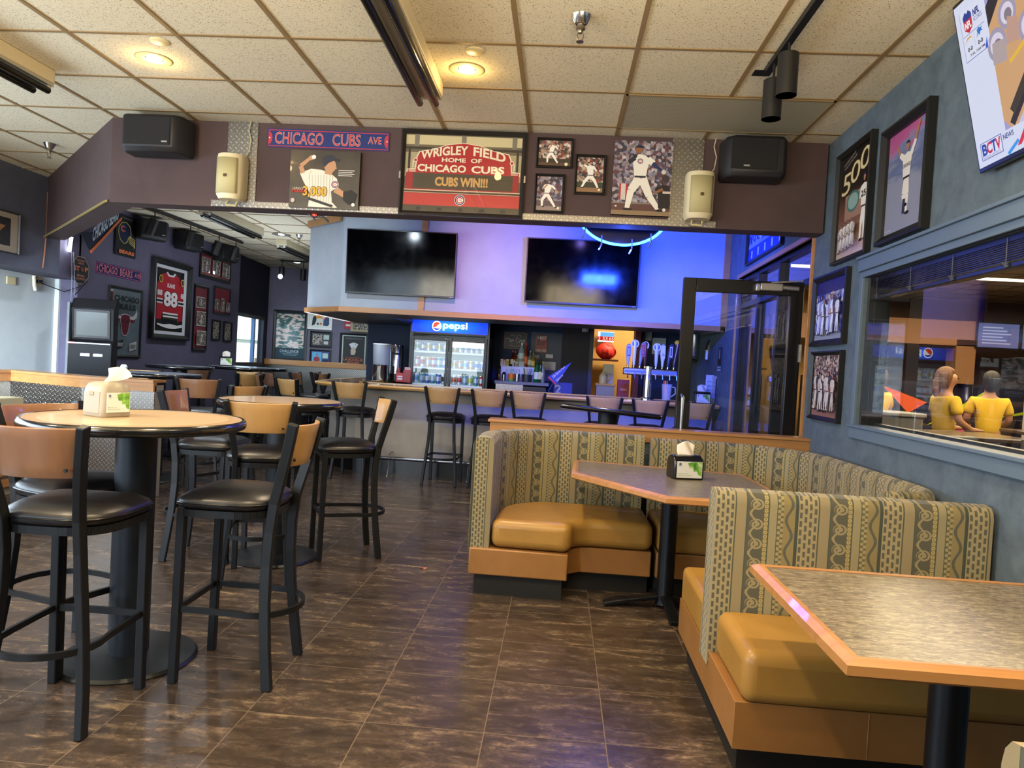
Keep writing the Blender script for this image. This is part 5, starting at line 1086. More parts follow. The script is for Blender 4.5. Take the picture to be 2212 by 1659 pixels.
def f_pitch(A):
    gx = G('canvas_dark'); gx.set('Base Color', gx.ramp(gx.noise(4, 3), [(.3, '#2c2620'), (.7, '#4a4034')])); gx.set('Roughness', .35); gx.set('Coat Weight', .4); A.rect(0, 1, 0, 1, gx.m)
    sk = '#b98a68'; st = '#ded6c6'
    A.poly([(.28, .02), (.30, .25), (.20, .45), (.14, .60), (.30, .68), (.45, .67), (.60, .60), (.68, .52), (.70, .38), (.60, .30), (.62, .12), (.70, .02)], st)
    for k in range(9): A.limb(.30+.04*k, .10, .28+.042*k, .58, .004, .004, '#8a8a94')
    A.poly([(.16, .62), (.30, .66), (.27, .50), (.17, .52)], st); A.limb(.19, .60, .15, .72, .07, .06, sk); A.limb(.15, .72, .28, .86, .06, .045, sk); A.circ(.30, .87, .035, sk); A.circ(.335, .885, .03, '#e8e4da')
    A.ell(.575, .74, .085, .12, sk, 24); A.poly([(.64, .76), (.675, .70), (.64, .68)], sk); A.poly([(.50, .66), (.62, .64), (.60, .58), (.50, .60)], sk)
    A.poly([(.46, .78), (.47, .88), (.53, .93), (.61, .92), (.66, .86), (.71, .87), (.70, .82), (.62, .83), (.55, .79), (.50, .72)], '#2a2c3c')
    A.limb(.66, .34, .80, .24, .09, .07, sk); A.poly([(.78, .30), (.90, .34), (.98, .26), (.95, .12), (.86, .08), (.78, .16)], '#1c1814')
    cubs_badge(A, .655, .42, .055); A.poly([(.28, .14), (.62, .02), (.64, .06), (.30, .18)], '#2c2c30')
    A.text('3,000', .195, .545, .17, .38, '#6a4a14', .05); A.text('3,000', .20, .54, .18, .37, '#d8a83a', .02)
    A.text('GREG', .05, .20, .31, .35, '#c8c0b0'); A.text('MADDUX', .05, .26, .26, .31, '#c83028', .02); A.circ(.06, .12, .03, '#b8a8a0'); A.circ(.93, .08, .025, '#e0dcd4')
    for k in range(4): A.rect(.70, .93-.03*(k % 2), .66-.03*k, .672-.03*k, '#d8d4cc')
sign('canvas_print', 'square canvas of a pitcher with golden numerals under the street sign', 'canvas print', BULK, [(632, 325), (782, 333), (776, 457), (628, 448)], f_pitch, '#2c2620', .004, .03)
# big framed marquee poster
r_, w, h = hang('framed_poster', 'large black framed poster of a red ballpark marquee in the middle of the bulkhead', 'poster', BULK, [(868, 280), (1138, 290), (1130, 475), (864, 464)], None, .004)
frame(r_, w, h, .03, FRMB, .028); A = Art(w-.05, h-.05, '#5a5346', -.004)
A.rect(0, 1, 0, 1, '#6a604c'); A.rect(0, 1, .86, .98, '#c8bc94')
for x in (.1, .5, .93): A.rect(x-.02, x+.02, .84, 1, '#7a7468')
A.rect(0, 1, .80, .83, '#3a342c'); A.rect(.0, .14, .45, .76, '#a89c7c'); A.rect(.87, 1, .42, .76, '#a89c7c'); A.rect(.03, .05, .4, .8, '#3a342c'); A.rect(.95, .97, .4, .8, '#3a342c')
RD = '#a8262c'; CRM = '#e6dcc0'
def marq(o): return [(.03-o, .50-o), (.03-o, .535+o), (.10-o, .545+o), (.11-o, .70+o), (.13-o, .765+o), (.25, .80+o), (.36, .86+o), (.50, .89+o), (.64, .86+o), (.76, .80+o), (.88+o, .765+o), (.90+o, .70+o), (.91+o, .545+o), (.98+o, .535+o), (.98+o, .50-o)]
A.poly(marq(.008), CRM); A.poly(marq(0), RD)
for s in (1, -1):
    X = lambda x: x if s > 0 else 1.01-x
    for k in range(3): A.rect(min(X(.04), X(.10)), max(X(.04), X(.10)), .51+.012*k, .516+.012*k, CRM)
    A.ell(X(.095), .66, .018, .028, CRM, 16); A.ell(X(.095), .66, .012, .018, RD, 16); A.limb(X(.075), .65, X(.075), .56, .008, .008, CRM)
W1 = lambda x, z: (x, z+.10-.62*(x-.5)**2)
A.text('WRIGLEY', .14, .54, .64, .755, CRM, .03, 0, W1); A.text('FIELD', .585, .86, .64, .755, CRM, .03, 0, W1)
A.text('HOME  OF', .32, .66, .645, .70, CRM, .03); A.text('CHICAGO', .115, .53, .515, .61, CRM, .035); A.text('CUBS', .575, .855, .515, .61, CRM, .035)
A.rect(.02, .98, .285, .50, '#9a2a2c'); A.rect(.08, .93, .30, .495, '#4a4232'); A.text('CUBS WIN!!!', .27, .72, .335, .455, '#c89a5c', .045)
A.rect(.0, 1, .275, .285, '#e0d0b0'); A.rect(0, 1, .255, .265, '#5a2018'); A.rect(0, 1, .245, .25, '#e0d0b0'); A.rect(.0, 1, .085, .24, '#b83a34'); cubs_badge(A, .49, .165, .045)
A.rect(0, 1, 0, .085, '#4c4434')
for k in range(5): A.rect(.12+.18*k, .16+.18*k, .02, .06, '#2a241c')
A.done('poster_print', r_).location.z = .025
o = MB().box(-(w-.05)/2, (w-.05)/2, -.018, -.016, 0, h-.05).build('glazing', m_glass('glazing', (.97, .97, .97), .55), r_, (0, 0, .025), smooth=0)
for s in (-1, 1): MB().box(s*w/2-.006, s*w/2+.006, -.03, -.008, h*.42, h*.50).build('clip', STEEL, r_, smooth=0)
def framed(name, label, pl, px, fn, fw=.022, base='#3a2c24', fm=None, group=None, depth=.022, matc=None, mw=0, cat='framed picture'):
    r, w, h = hang(name, label, cat, pl, px, group); frame(r, w, h, fw, fm or FRM, depth)
    A = Art(w-2*fw+.006, h-2*fw+.006, matc or base, -.003)
    if matc: # inner print over the mat
        A.rect(0, 1, 0, 1, matc)
    fn(A); A.done('print', r).location.z = fw-.003; return r
def f_bat(cr, pose, base, cx=.45, k=.78, dirt='#7a5a44'):
    def f(A): A.rect(0, 1, 0, 1, cr); A.rect(0, 1, 0, .30, base); A.rect(0, 1, 0, .14, dirt); A.figure(cx, .10, k, pose); A.circ(.86, .09, .05, '#d8d4b8')
    return f
GP = 'small framed ballplayer photos'
framed('framed_photo', 'small wide framed photo of a swinging batter, upper one beside the marquee poster', BULK, [(1160, 298), (1240, 302), (1236, 366), (1158, 362)], f_bat(CROWD, 'swing', '#3a3228', .42, .85, '#5a4030'), .016, group=GP)
framed('framed_photo', 'small upright framed photo directly below the wide batter photo', BULK, [(1156, 375), (1221, 380), (1216, 463), (1153, 458)], f_bat(CROWD2, 'swing', '#5a4a50', .45, .8, '#8a7a74'), .016, group=GP)
framed('framed_photo', 'small upright framed photo of a striding batter, between the other two and the batter canvas', BULK, [(1243, 334), (1310, 338), (1306, 424), (1239, 419)], f_bat(CROWD, 'pitch', '#3a3a30', .5, .8, '#8a6a4a'), .018, group=GP)
def f_big(A):
    A.rect(0, 1, 0, 1, CROWD2); A.rect(0, 1, 0, .17, '#5a3c38'); A.rect(0, 1, .0, .06, '#8a7258'); A.rect(0, 1, .15, .17, '#7a7068')
    A.rect(.13, .25, .2, .42, '#c8c0bc'); A.rect(.12, .15, .2, .42, '#a82a30'); A.rect(.23, .27, .2, .42, '#a82a30')
    st = '#e2ded6'; sk = '#8a5a40'; bl = '#26305a'
    A.limb(.46, .50, .32, .33, .17, .13, st); A.limb(.32, .33, .27, .09, .12, .08, st); A.limb(.50, .50, .64, .26, .16, .12, st); A.limb(.64, .26, .80, .09, .11, .08, st)
    A.ell(.28, .075, .08, .016, '#18161a'); A.ell(.83, .07, .08, .016, '#18161a')
    A.poly([(.36, .52), (.34, .66), (.32, .76), (.42, .82), (.52, .81), (.62, .76), (.58, .62), (.56, .51)], st); A.rect(.37, .56, .505, .53, '#22242e')
    A.limb(.36, .77, .26, .70, .08, .07, bl); A.limb(.26, .70, .36, .77, .06, .045, '#2a2a2e'); A.limb(.58, .76, .68, .70, .11, .10, st); A.limb(.66, .70, .84, .60, .07, .05, bl); A.circ(.86, .59, .04, '#c8c4c0')
    A.ell(.42, .88, .06, .05, sk); A.ell(.43, .90, .075, .042, '#1c2238', 16, 0, pi); A.circ(.36, .79, .035, '#2a2a2e')
    cubs_badge(A, .45, .725, .05)
    A.poly([(.80, .10), (.78, .30), (.84, .42), (.98, .40), (1, .10)], '#201c1e'); A.ell(.90, .50, .07, .05, '#3a3236'); A.ell(.80, .34, .06, .05, '#1c1818'); A.limb(.86, .36, .72, .30, .05, .04, sk); A.rect(.86, 1, .3, .33, '#c8b8b0'); A.circ(.90, .08, .028, '#d8d4cc'); A.rect(.06, .09, .10, .12, '#d8d4d0')
sign('canvas_print', 'tall canvas of a batter in pinstripes finishing his swing, by the cream speaker', 'canvas print', BULK, [(1328, 305), (1454, 312), (1443, 470), (1318, 465)], f_big, '#2a2220', .010, .03)
# ================================================================ PICTURES ON THE RIGHT WALL
def f_500(A):
    gx = G('print_grad'); gx.set('Base Color', gx.ramp(gx.z*1.4, [(0, '#c8b0a0'), (.35, '#7a4a3a'), (.6, '#1c1614')])); gx.set('Roughness', .35); gx.set('Coat Weight', .4); A.rect(0, 1, 0, 1, gx.m)
    A.rect(.2, .75, .36, .60, '#9a7868'); A.ell(.45, .52, .2, .1, '#4a7068', 20); A.ell(.45, .52, .16, .075, '#8aa8a0', 20)
    for i, (x, z) in enumerate(((.20, .72), (.48, .79), (.76, .86))):
        t_ = '500'[i]; A.text(t_, x-.155, x+.155, z-.105, z+.105, '#5a4020', .03, .1); A.text(t_, x-.14, x+.14, z-.10, z+.10, '#d8cca0', .0, .1)
    A.text('HOME RUNS', .1, .45, .90, .925, '#a8a098', 0, 0, lambda x, z: (x, z+.2*(x-.1))); A.text('MILESTONE', .12, .5, .86, .88, '#a8a098', 0, 0, lambda x, z: (x, z+.2*(x-.1)))
    A.figure(.80, .10, .62, 'stand', '#e8e4dc'); A.text('25', .72, .86, .5, .56, '#2a2a2a', .02)
    for k in range(9): A.figure(.10+.075*k, .06+.02*(k % 2), .26, 'stand', '#dcd6cc' if k % 2 else '#b8b0a8', '#8a6a58', '#2a2830')
framed('framed_poster', 'tall framed poster with big golden 500 numerals on the blue wall', RW, [(1822, 325), (1897, 297), (1882, 545), (1805, 575)], f_500, .028, '#1c1614', depth=.035, cat='poster')
def f_pink(A):
    gx = G('print_dusk'); n = gx.noise(5, 4, .6, gx.vec(gx.x*.5, 0., gx.z*2.2)); gx.set('Base Color', gx.ramp(n+gx.z*1.3-.55, [(.30, '#8a90a8'), (.42, '#5f6c94'), (.56, '#7a86b0'), (.60, '#b45a90'), (.9, '#a04a8a')])); gx.set('Roughness', .3); gx.set('Coat Weight', .5); A.rect(0, 1, 0, 1, gx.m)
    A.figure(.50, .16, .80, 'up', '#d8d4d0', '#a07058', '#22243a'); A.text('CHICAGO', .41, .6, .60, .635, '#3a3c50', .01, .1); A.rect(.46, .52, .16, .30, '#2a3050'); A.text('Moments', .06, .2, .04, .06, '#d8d4d8')
framed('framed_photo', 'framed photo of a ballplayer leaping with both arms up against a pink sky', RW, [(1922, 270), (2026, 230), (2010, 500), (1905, 528)], f_pink, .045, '#6a709a', depth=.04)
def f_celeb(cr, bg, fc, top):
    def f(A):
        A.rect(.0, 1, 0, 1, cr); A.rect(0, 1, .78, 1, top); A.rect(0, 1, 0, .10, bg)
        rr = random.Random(5)
        for k in range(9): A.figure(.12+.095*k, .07+.03*rr.random(), .60+.1*rr.random(), rr.choice(['stand', 'up', 'stand']), fc[k % len(fc)], '#a88078', '#22243c')
    return f
framed('framed_photo', 'framed blue toned photo of a team celebrating, above the window corner', RW, [(1767, 602), (1840, 577), (1832, 740), (1757, 752)], f_celeb(CROWDB, '#8a90a8', ['#d8dcf4', '#9aa6e8', '#e8ecff', '#2a2c50'], '#1c1c70'), .04, '#2a2c60', depth=.03, matc='#20222c')
framed('framed_photo', 'framed warm toned photo of players embracing, lowest picture on the blue wall', RW, [(1762, 760), (1828, 757), (1817, 915), (1752, 904)], f_celeb(CROWD, '#8a6058', ['#d8d0cc', '#3a3638', '#c8bcb8'], CROWD), .028, '#3a2c24', depth=.028)
def f_panel(A): A.rect(0, 1, .45, 1, CROWDB); A.rect(0, 1, 0, .48, '#2840a8'); A.rect(0, 1, .36, .48, '#8a9ae0'); A.rect(.4, .55, .42, .58, '#5a6ac0'); [A.rect(.1+.2*k, .14+.2*k, .08, .28, '#c8d0f0') for k in range(5)]
r_ = thing('framed_panorama', 'wide framed blue stadium panorama above the glass doors, partly behind the bulkhead', 'framed picture', (rwx(6.84)-.004, 6.84, 2.52), RW.rz); frame(r_, 1.30, .42, .03, FRM, .03); A = Art(1.25, .37, '#2a3a90', -.003); f_panel(A); A.done('print', r_).location.z = .025
# ---------------- wall television with its bright broadcast
tvr = thing('wall_television', 'large wall mounted television showing a bright broadcast above the interior window', 'television', (1.655, 2.49, 2.28), RW.rz, None, 0)
w, h = 1.23, .69; tl = MB().box(-w/2, w/2, 0, .04, 0, h).build('housing', M('#16161c', .3), tvr, (0, 0, 0), (radians(13), 0, 0), bevel=.004)
def E1(c, e=.62):
    m = M(c, .35, 0, .3, 0, e); m.node_tree.nodes['Principled BSDF'].inputs['Base Color'].default_value = (.012, .012, .014, 1); return m
A = Art(w-.028, h-.034, E1('#dfe5fb'), -.001)
A.rect(.17, 1, .14, 1, E1('#a8a4d8')); A.poly([(.17, .2), (.17, .75), (.34, 1), (.62, 1), (.30, .14), (.2, .14)], E1('#d8a878')); A.poly([(.17, .74), (.17, .86), (.27, 1), (.34, 1)], E1('#241e2a')); A.poly([(.20, .17), (.22, .14), (.70, .9), (.66, .95)], E1('#26222a')); A.poly([(.24, .14), (.96, .14), (1, .2), (1, .95), (.72, .9)], E1('#c8ccf0'))
A.limb(.22, .22, .40, .50, .03, .03, E1('#3a342c'))
for cx, cz, s in ((.20, .62, .05), (.27, .74, .045), (.30, .95, .07), (.36, .60, .05)): A.circ(cx, cz, s, E1('#a8a0b8')); A.circ(cx, cz, s*.7, E1('#e4dcf0')); A.circ(cx+.004, cz-.01, s*.42, E1('#8a808c'))
A.poly([(.17, .52), (.24, .50), (.25, .62), (.18, .64)], E1('#b8a8a8')); A.poly([(.25, .58), (.31, .56), (.32, .68), (.27, .72)], E1('#c8a090')); A.limb(.25, .48, .34, .54, .012, .012, E1('#f0c040'))
A.rect(.035, .165, .64, .94, E1('#e4e8fc')); A.poly([(.05, .90), (.065, .925), (.075, .91), (.085, .925), (.10, .90), (.097, .82), (.075, .795), (.053, .82)], E1('#c8283c')); A.poly([(.05, .90), (.065, .925), (.075, .91), (.085, .925), (.10, .90), (.099, .875), (.051, .875)], E1('#1c3c98')); A.text('NFL', .057, .093, .822, .865, E1('#ffffff'), .04)
A.text('NFL', .108, .145, .865, .905, E1('#20388a'), .05, .15); A.text('SCORES', .108, .155, .835, .858, E1('#20388a'))
A.rect(.037, .163, .788, .791, E1('#5a6ab0')); A.rect(.098, .100, .70, .78, E1('#c0c8e8')); A.rect(.035, .165, .638, .642, E1('#5a6ab0')); A.rect(.035, .037, .64, .94, E1('#8a98d0'))
A.poly([(.045, .745), (.06, .772), (.08, .775), (.092, .755), (.08, .765), (.062, .762)], E1('#e0b040')); A.poly([(.11, .735), (.12, .755), (.118, .775), (.13, .785), (.138, .775), (.150, .778), (.142, .765), (.15, .755), (.136, .755), (.13, .735), (.125, .75)], E1('#2878d0'))
A.text('0-0', .055, .083, .69, .715, E1('#1c1c2c'), .03); A.text('0-0', .115, .143, .69, .715, E1('#1c1c2c'), .03); A.text('7:30, 7:00 PM', .065, .15, .655, .672, E1('#1c1c2c'), .02); A.poly([(.165, .642), (.165, .70), (.15, .642)], E1('#1c50d8'))
A.rect(.035, .155, .03, .135, E1('#2448b0')); A.rect(.038, .152, .034, .131, E1('#e8ecfc'))
for c, x, col in (('B', .043, '#2448b0'), ('C', .070, '#d02c44'), ('T', .096, '#2448b0'), ('V', .120, '#d02c44')): A.text(c, x, x+.03, .055, .125, E1(col), .04)
A.text('BOWLING CENTER TV', .045, .145, .037, .050, E1('#2448b0')); A.text('NEWS', .165, .22, .09, .12, E1('#20388a'), .02)
A.poly([(.23, .02), (.33, .20), (.36, .20), (.25, .02)], E1('#e02848')); A.poly([(.26, .03), (.31, .13), (.62, .13), (.62, .03)], E1('#2050d8')); A.text('ReNew', .28, .45, .045, .11, E1('#bcd0f8'), .02); A.limb(.18, 0, .24, .05, .012, .012, E1('#40a0f0'))
o = A.done('screen', tl); o.location = (0, 0, .018)
MB().box(-.15, .15, .04, .085, .06, .5).build('wall_mount', BLACK, tvr, smooth=0)
# ---------------- open glass door
D0, D1 = onY(1478, 600, 5.47).x, 1.765; dw = D1-D0
dr = thing('glass_door', 'black framed glass door standing open into the room beside the low wall', 'door', ((D0+D1)/2, 5.47, 0)); ZT = 2.115
MB().box(-dw/2, -dw/2+.095, 0, .045, .01, ZT).box(dw/2-.095, dw/2, 0, .045, .01, ZT).box(-dw/2+.095, dw/2-.095, 0, .045, .01, .26).box(-dw/2+.095, dw/2-.095, 0, .045, ZT-.10, ZT).build('door_frame', M('#121011', .3, .2), dr, bevel=.004)
MB().box(-dw/2+.09, dw/2-.09, .018, .026, .25, ZT-.095).build('glass_pane', GLASS2, dr, smooth=0)
o = MB().box(dw/2-.33, dw/2-.17, -.055, 0, ZT-.075, ZT-.02).box(dw/2-.36, dw/2-.33, -.045, 0, ZT-.08, ZT-.025).build('door_closer', M('#a9a6a0', .35, .8), dr, bevel=.006)
MB().tube([(dw/2-.17, -.025, ZT-.045), (dw/2-.05, -.025, ZT-.05)], .018, 10).build('closer_barrel', M('#a9a6a0', .35, .8), o); MB().bar((dw/2-.25, -.03, ZT-.015), (dw/2-.02, -.02, ZT+.01), .02, .01).build('closer_arm', M('#a9a6a0', .35, .8), o)
MB().tube([(-dw/2+.035, -.01, .88), (-dw/2+.035, -.055, .90), (-dw/2+.035, -.055, 1.22), (-dw/2+.035, -.01, 1.24)], .012, 10).build('pull_handle', M('#c8ccd0', .25, .9), dr); MB().box(-dw/2, -dw/2+.10, -.012, 0, .85, 1.19).build('push_plate', M('#1c191b', .3), dr, bevel=.003)
MB().box(dw/2-.012, dw/2+.004, -.018, 0, 1.53, 1.66).build('hinge', M('#d8d8d8', .3, .8), dr, smooth=0)
# ---------------- neon sign under the bulkhead
nc = onY(1346, 462, 5.55); ne = thing('neon_sign', 'round neon sign hanging under the bulkhead, glowing blue arc below', 'neon sign', (nc.x, 5.55, nc.z), radians(2))
a_, b_ = .335, .235
MB().lathe([(0, 0), (1, 0), (1, .012), (0, .012)], 40, sx=a_*.97, sy=b_*.96).build('backing_panel', M('#0c0c18', .3), ne, (0, .03, 0), (pi/2, 0, 0))
MB().tube([(a_*cos(t), 0, b_*sin(t)) for t in [radians(190+i*5) for i in range(33)]], .010, 10).build('neon_tube', M('#1a5cff', .3, emit=30), ne)
MB().tube([(a_*.99*cos(t), 0, b_*.97*sin(t)) for t in [radians(-5+i*5) for i in range(38)]], .009, 10).build('dark_tube', M('#20306a', .3), ne)
for x in (-.28, -.15, .08, .22): MB().tube([(x, .0, -b_*sqrt(max(.02, 1-(x/a_)**2))+.04), (x, -.01, -b_*sqrt(max(.02, 1-(x/a_)**2))-.03), (x-.02, -.02, -b_*sqrt(max(.02, 1-(x/a_)**2))-.075)], .006, 8).build('standoff', M('#8a92c0', .2, .4), ne)
MB().tube([(.30, 0, -.02), (.36, -.02, -.08), (.44, 0, -.06), (.46, 0, 0), (.40, .02, .03)], .008, 8).tube([(.32, 0, .02), (.38, -.01, -.03), (.45, 0, -.02)], .006, 8).build('power_leads', M('#16161e', .4), ne)
MB().box(-.22, -.20, -.20, .03, b_*.45, b_*.45+.02).box(.20, .22, -.20, .03, b_*.45, b_*.45+.02).box(-.3, .3, .0, .03, b_*.5, b_*.5+.02).tube([(-.2, .015, b_*.5), (-.2, .015, .40)], .003, 5).tube([(.2, .015, b_*.5), (.2, .015, .40)], .003, 5).build('hanger', BLACK, ne)
light('AREA', 'neon_glow', (nc.x+.1, 5.75, nc.z-.12), 80, (.02, .07, 1), .5, .12, (nc.x+.75, 8.4, 2.3), radians(120)); light('AREA', 'neon_glow_down', (nc.x, 5.55, nc.z-.27), 7, (.08, .16, 1), .6, .1, (nc.x, 5.5, 0)); light('POINT', 'neon_front', (nc.x, 5.40, nc.z-.24), 2.5, (.05, .12, 1), .05)
p = onY(690, 470, 5.3)
t = thing('neon_sign', 'small red neon piece with black leads barely showing under the bulkhead at left', 'neon sign', (p.x, 5.30, p.z)); MB().tube([(-.09, 0, .03), (-.05, 0, .005), (-.03, 0, .0), (0, 0, .012), (.03, 0, .005), (.07, 0, -.03)], .007, 6).tube([(-.05, 0, .0), (-.03, 0, -.025)], .006, 6).build('leads', BLACK, t); MB().tube([(-.06, .01, .012), (-.03, .01, .018)], .009, 8).build('neon_tube', M('#ff3020', .3, emit=6), t); MB().tube([(-.03, 0, .0), (-.03, 0, .12)], .003, 5).build('hanger', BLACK, t)
# ================================================================ LEFT AND FAR WALL PICTURES
LAY[0] = .0009
def f_helmet(A):
    A.rect(0, 1, 0, 1, '#15171a'); A.rect(.03, .97, .02, .98, '#1d2022'); A.text('CHICAGO', .28, .78, .92, .955, '#8a8a80')
    A.poly([(.10, .55), (.12, .70), (.25, .82), (.48, .85), (.66, .78), (.72, .64), (.74, .52), (.62, .46), (.56, .36), (.40, .30), (.20, .38)], '#a89a50'); A.poly([(.13, .55), (.15, .69), (.27, .80), (.47, .83), (.63, .76), (.69, .64), (.70, .53), (.58, .48), (.53, .38), (.40, .32), (.22, .40)], '#1c2440')
    A.ell(.33, .67, .12, .075, '#c8684a', 20); A.ell(.34, .67, .075, .045, '#1c2440', 20); A.rect(.38, .47, .64, .70, '#1c2440')
    for k in range(4): A.limb(.60, .50-.045*k, .92, .40-.04*k, .018, .018, '#c8b870')
    A.limb(.90, .48, .86, .24, .02, .02, '#c8b870'); A.limb(.60, .52, .90, .46, .018, .018, '#c8b870'); A.text('BEARS', .14, .88, .06, .15, '#d8744a', .05)
sign('metal_poster', 'dark metal poster of a football helmet, highest on the purple wall', 'poster', LW, [(247, 463), (292, 471), (288, 559), (244, 550)], f_helmet, '#15171a', .02, .006)
r_, w, h = hang('octagon_sign', 'dark octagonal stop sign with orange lettering on the purple wall', 'sign', LW, [(151, 554), (188, 554), (188, 613), (151, 613)], None, .02)
A = Art(w, h, '#141820', 0, .0005); A.mb = MB(); A.mb.mi = []
oc = lambda k: [(.5+k*.5*cos(radians(22.5+45*i))/cos(radians(22.5)), .5+k*.5*sin(radians(22.5+45*i))/cos(radians(22.5))) for i in range(8)]
A.poly(oc(1), '#b8a888'); A.poly(oc(.955), '#141820'); A.text('DANGER', .26, .72, .82, .89, '#b87858', .02); A.text('AHEAD', .32, .68, .72, .79, '#b87858', .02); A.text('ST', .08, .45, .46, .64, '#d87850', .04); A.text('P', .74, .93, .46, .64, '#d87850', .04)
A.poly([(.50, .62), (.66, .62), (.70, .52), (.58, .42), (.46, .52)], '#6a3a2c'); A.text('BEARS', .28, .72, .26, .34, '#b87858', .02); A.text('COUNTRY', .2, .8, .14, .22, '#b87858', .02); A.done('plate', r_)
street_sign('street_sign', 'blue street sign with pink red edging on the purple wall', LW, [(205, 565), (303, 586), (302, 609), (205, 590)], [('CHICAGO', .055, .44, .2, .82), ('BEARS', .50, .78, .2, .82), ('AVE', .83, .945, .30, .68)], 0, '#22285e', '#c8506a')
def f_bulls(A):
    gx = G('poster_sheen'); gx.set('Base Color', gx.ramp(gx.noise(2.5, 3), [(.3, '#59666a'), (.7, '#707d82')])); gx.set('Roughness', .25); gx.set('Coat Weight', .7); A.rect(0, 1, 0, 1, gx.m)
    A.rect(.0, .09, .35, .95, '#5a2024'); A.rect(.0, .10, .95, .98, '#b8bcc0'); A.text('CHICAGO', .14, .95, .82, .91, '#1c2426', .045); A.text('BULLS', .24, .84, .70, .79, '#1c2426', .045)
    RB = '#6a2030'; WB = '#c8c8c8'
    for s in (1, -1):
        X = lambda x: .5+s*x
        A.poly([(X(.14), .60), (X(.26), .61), (X(.34), .66), (X(.36), .73), (X(.40), .66), (X(.38), .59), (X(.28), .55), (X(.14), .55)], WB); A.poly([(X(.15), .56), (X(.33), .55), (X(.30), .51), (X(.16), .52)], RB)
    A.poly([(.36, .62), (.5, .64), (.64, .62), (.67, .54), (.62, .42), (.60, .34), (.56, .30), (.44, .30), (.40, .34), (.38, .42), (.33, .54)], WB); A.poly([(.37, .61), (.5, .63), (.63, .61), (.655, .54), (.61, .42), (.585, .345), (.55, .31), (.45, .31), (.415, .345), (.39, .42), (.345, .54)], RB)
    A.limb(.40, .53, .48, .50, .02, .02, '#2a1014'); A.limb(.60, .53, .52, .50, .02, .02, '#2a1014'); A.circ(.45, .37, .02, '#2a1014'); A.circ(.55, .37, .02, '#2a1014')
    A.poly([(.24, .20), (.44, .24), (.44, .12), (.26, .08)], '#1c1c1e'); A.text('GENUINE DRAFT', .26, .43, .13, .19, '#c8c8c8', .02, .2); A.poly([(.64, .18), (.88, .22), (.88, .10), (.66, .06)], '#b8b8b8'); A.text('GENUINE DRAFT', .67, .86, .10, .17, '#2a2a2a', .02, .2); A.text('official', .72, .86, .03, .045, '#a04a4a')
framed('framed_poster', 'grey framed poster with a red bull head on the purple wall behind the game cabinet', LW, [(230, 614), (305, 628), (300, 776), (230, 768)], f_bulls, .035, '#4a5458', group=None, cat='poster')
r_, w, h = hang('framed_jersey', 'red hockey jersey numbered 88 in a white matted black frame on the purple wall', 'framed jersey', LW, [(325, 555), (410, 576), (400, 738), (319, 728)]); frame(r_, w, h, .07, FRM, .06)
A = Art(w-.12, h-.12, '#c9ccd2', -.004); A.rect(0, 1, 0, 1, '#cfd2d8'); A.rect(.10, .90, .055, .945, '#6a3a20'); A.rect(.11, .89, .06, .94, '#101214'); A.done('mat_board', r_).location.z = .06
A = Art(w-.12, h-.12, '#101214', -.008, .0005); A.mb = MB(); RJ = '#a8202c'; WJ = '#d8d4d4'
A.poly([(.12, .22), (.12, .72), (.24, .86), (.38, .895), (.42, .86), (.58, .86), (.62, .895), (.74, .86), (.88, .76), (.88, .22), (.78, .22), (.76, .17), (.70, .30), (.30, .30), (.26, .22)], RJ); A.poly([(.36, .895), (.42, .845), (.58, .845), (.64, .895), (.60, .905), (.55, .87), (.45, .87), (.40, .905)], WJ)
A.text('KANE', .40, .62, .685, .745, WJ, .03); A.text('88', .30, .72, .40, .64, '#1c1c20', .06); A.text('88', .31, .71, .41, .63, WJ, .04); A.text('88', .12, .26, .555, .635, WJ, .04); A.text('88', .80, .90, .555, .635, WJ, .04)
for a, b in ((.11, .27), (.72, .89)): A.rect(a, b, .445, .515, WJ); A.rect(a, b, .465, .495, '#18181c')
for z, c in ((.30, WJ), (.275, '#2a3024'), (.255, WJ), (.225, '#2a3024')): A.rect(.28, .72, z, z+.024, c)
A.poly([(.12, .16), (.30, .15), (.5, .165), (.7, .15), (.86, .17), (.86, .13), (.66, .10), (.5, .095), (.3, .11), (.13, .14)], WJ)
for x in (.19, .82): A.circ(x, .79, .055, '#c8b83a'); A.circ(x, .79, .04, '#1c2a20'); A.circ(x+.01, .79, .022, '#b83028')
A.text('hockey', .44, .56, .80, .815, '#d89090'); A.done('jersey', r_).location.z = .06
def f_red(boxes, base='#8a2a30', cr=CROWD3, hdr=True):
    def f(A):
        A.rect(0, 1, 0, 1, base)
        for a, b, c, d in boxes: A.rect(a-.015, b+.015, c-.01, d+.01, '#d8cfc8'); A.rect(a, b, c, d, cr); A.figure((a+b)/2, c+.02, (d-c)*.85, 'stand', '#d8d0cc')
    return f
framed('framed_photo', 'wide red matted frame of three hockey photos near the black loudspeakers', LW, [(431, 541), (497, 559), (495, 614), (428, 598)], f_red([(.06, .30, .15, .85), (.38, .62, .15, .85), (.70, .94, .12, .8)], '#7a2c30'), .05, '#7a2c30')
framed('framed_photo', 'narrow tall red matted frame of three photos right of the jersey', LW, [(418, 612), (449, 620), (443, 760), (413, 756)], f_red([(.12, .88, .68, .84), (.12, .88, .38, .60), (.12, .88, .06, .28)], '#7a3038'), .045, '#7a3038')
framed('framed_photo', 'red framed trophy photo group above two small black frames', LW, [(461, 616), (497, 625), (493, 682), (459, 677)], f_red([(.06, .34, .1, .52), (.38, .64, .08, .6), (.70, .94, .08, .46)], '#8a2430'), .03, '#8a2430')
framed('framed_photo', 'small black framed photo under the red trophy photo, nearer the tall red frame', LW, [(457, 690), (475, 692), (472, 736), (454, 734)], lambda A: (A.rect(0, 1, 0, 1, CROWD3), A.figure(.5, .1, .8, 'stand', '#a89c80')), .03, '#3a342c')
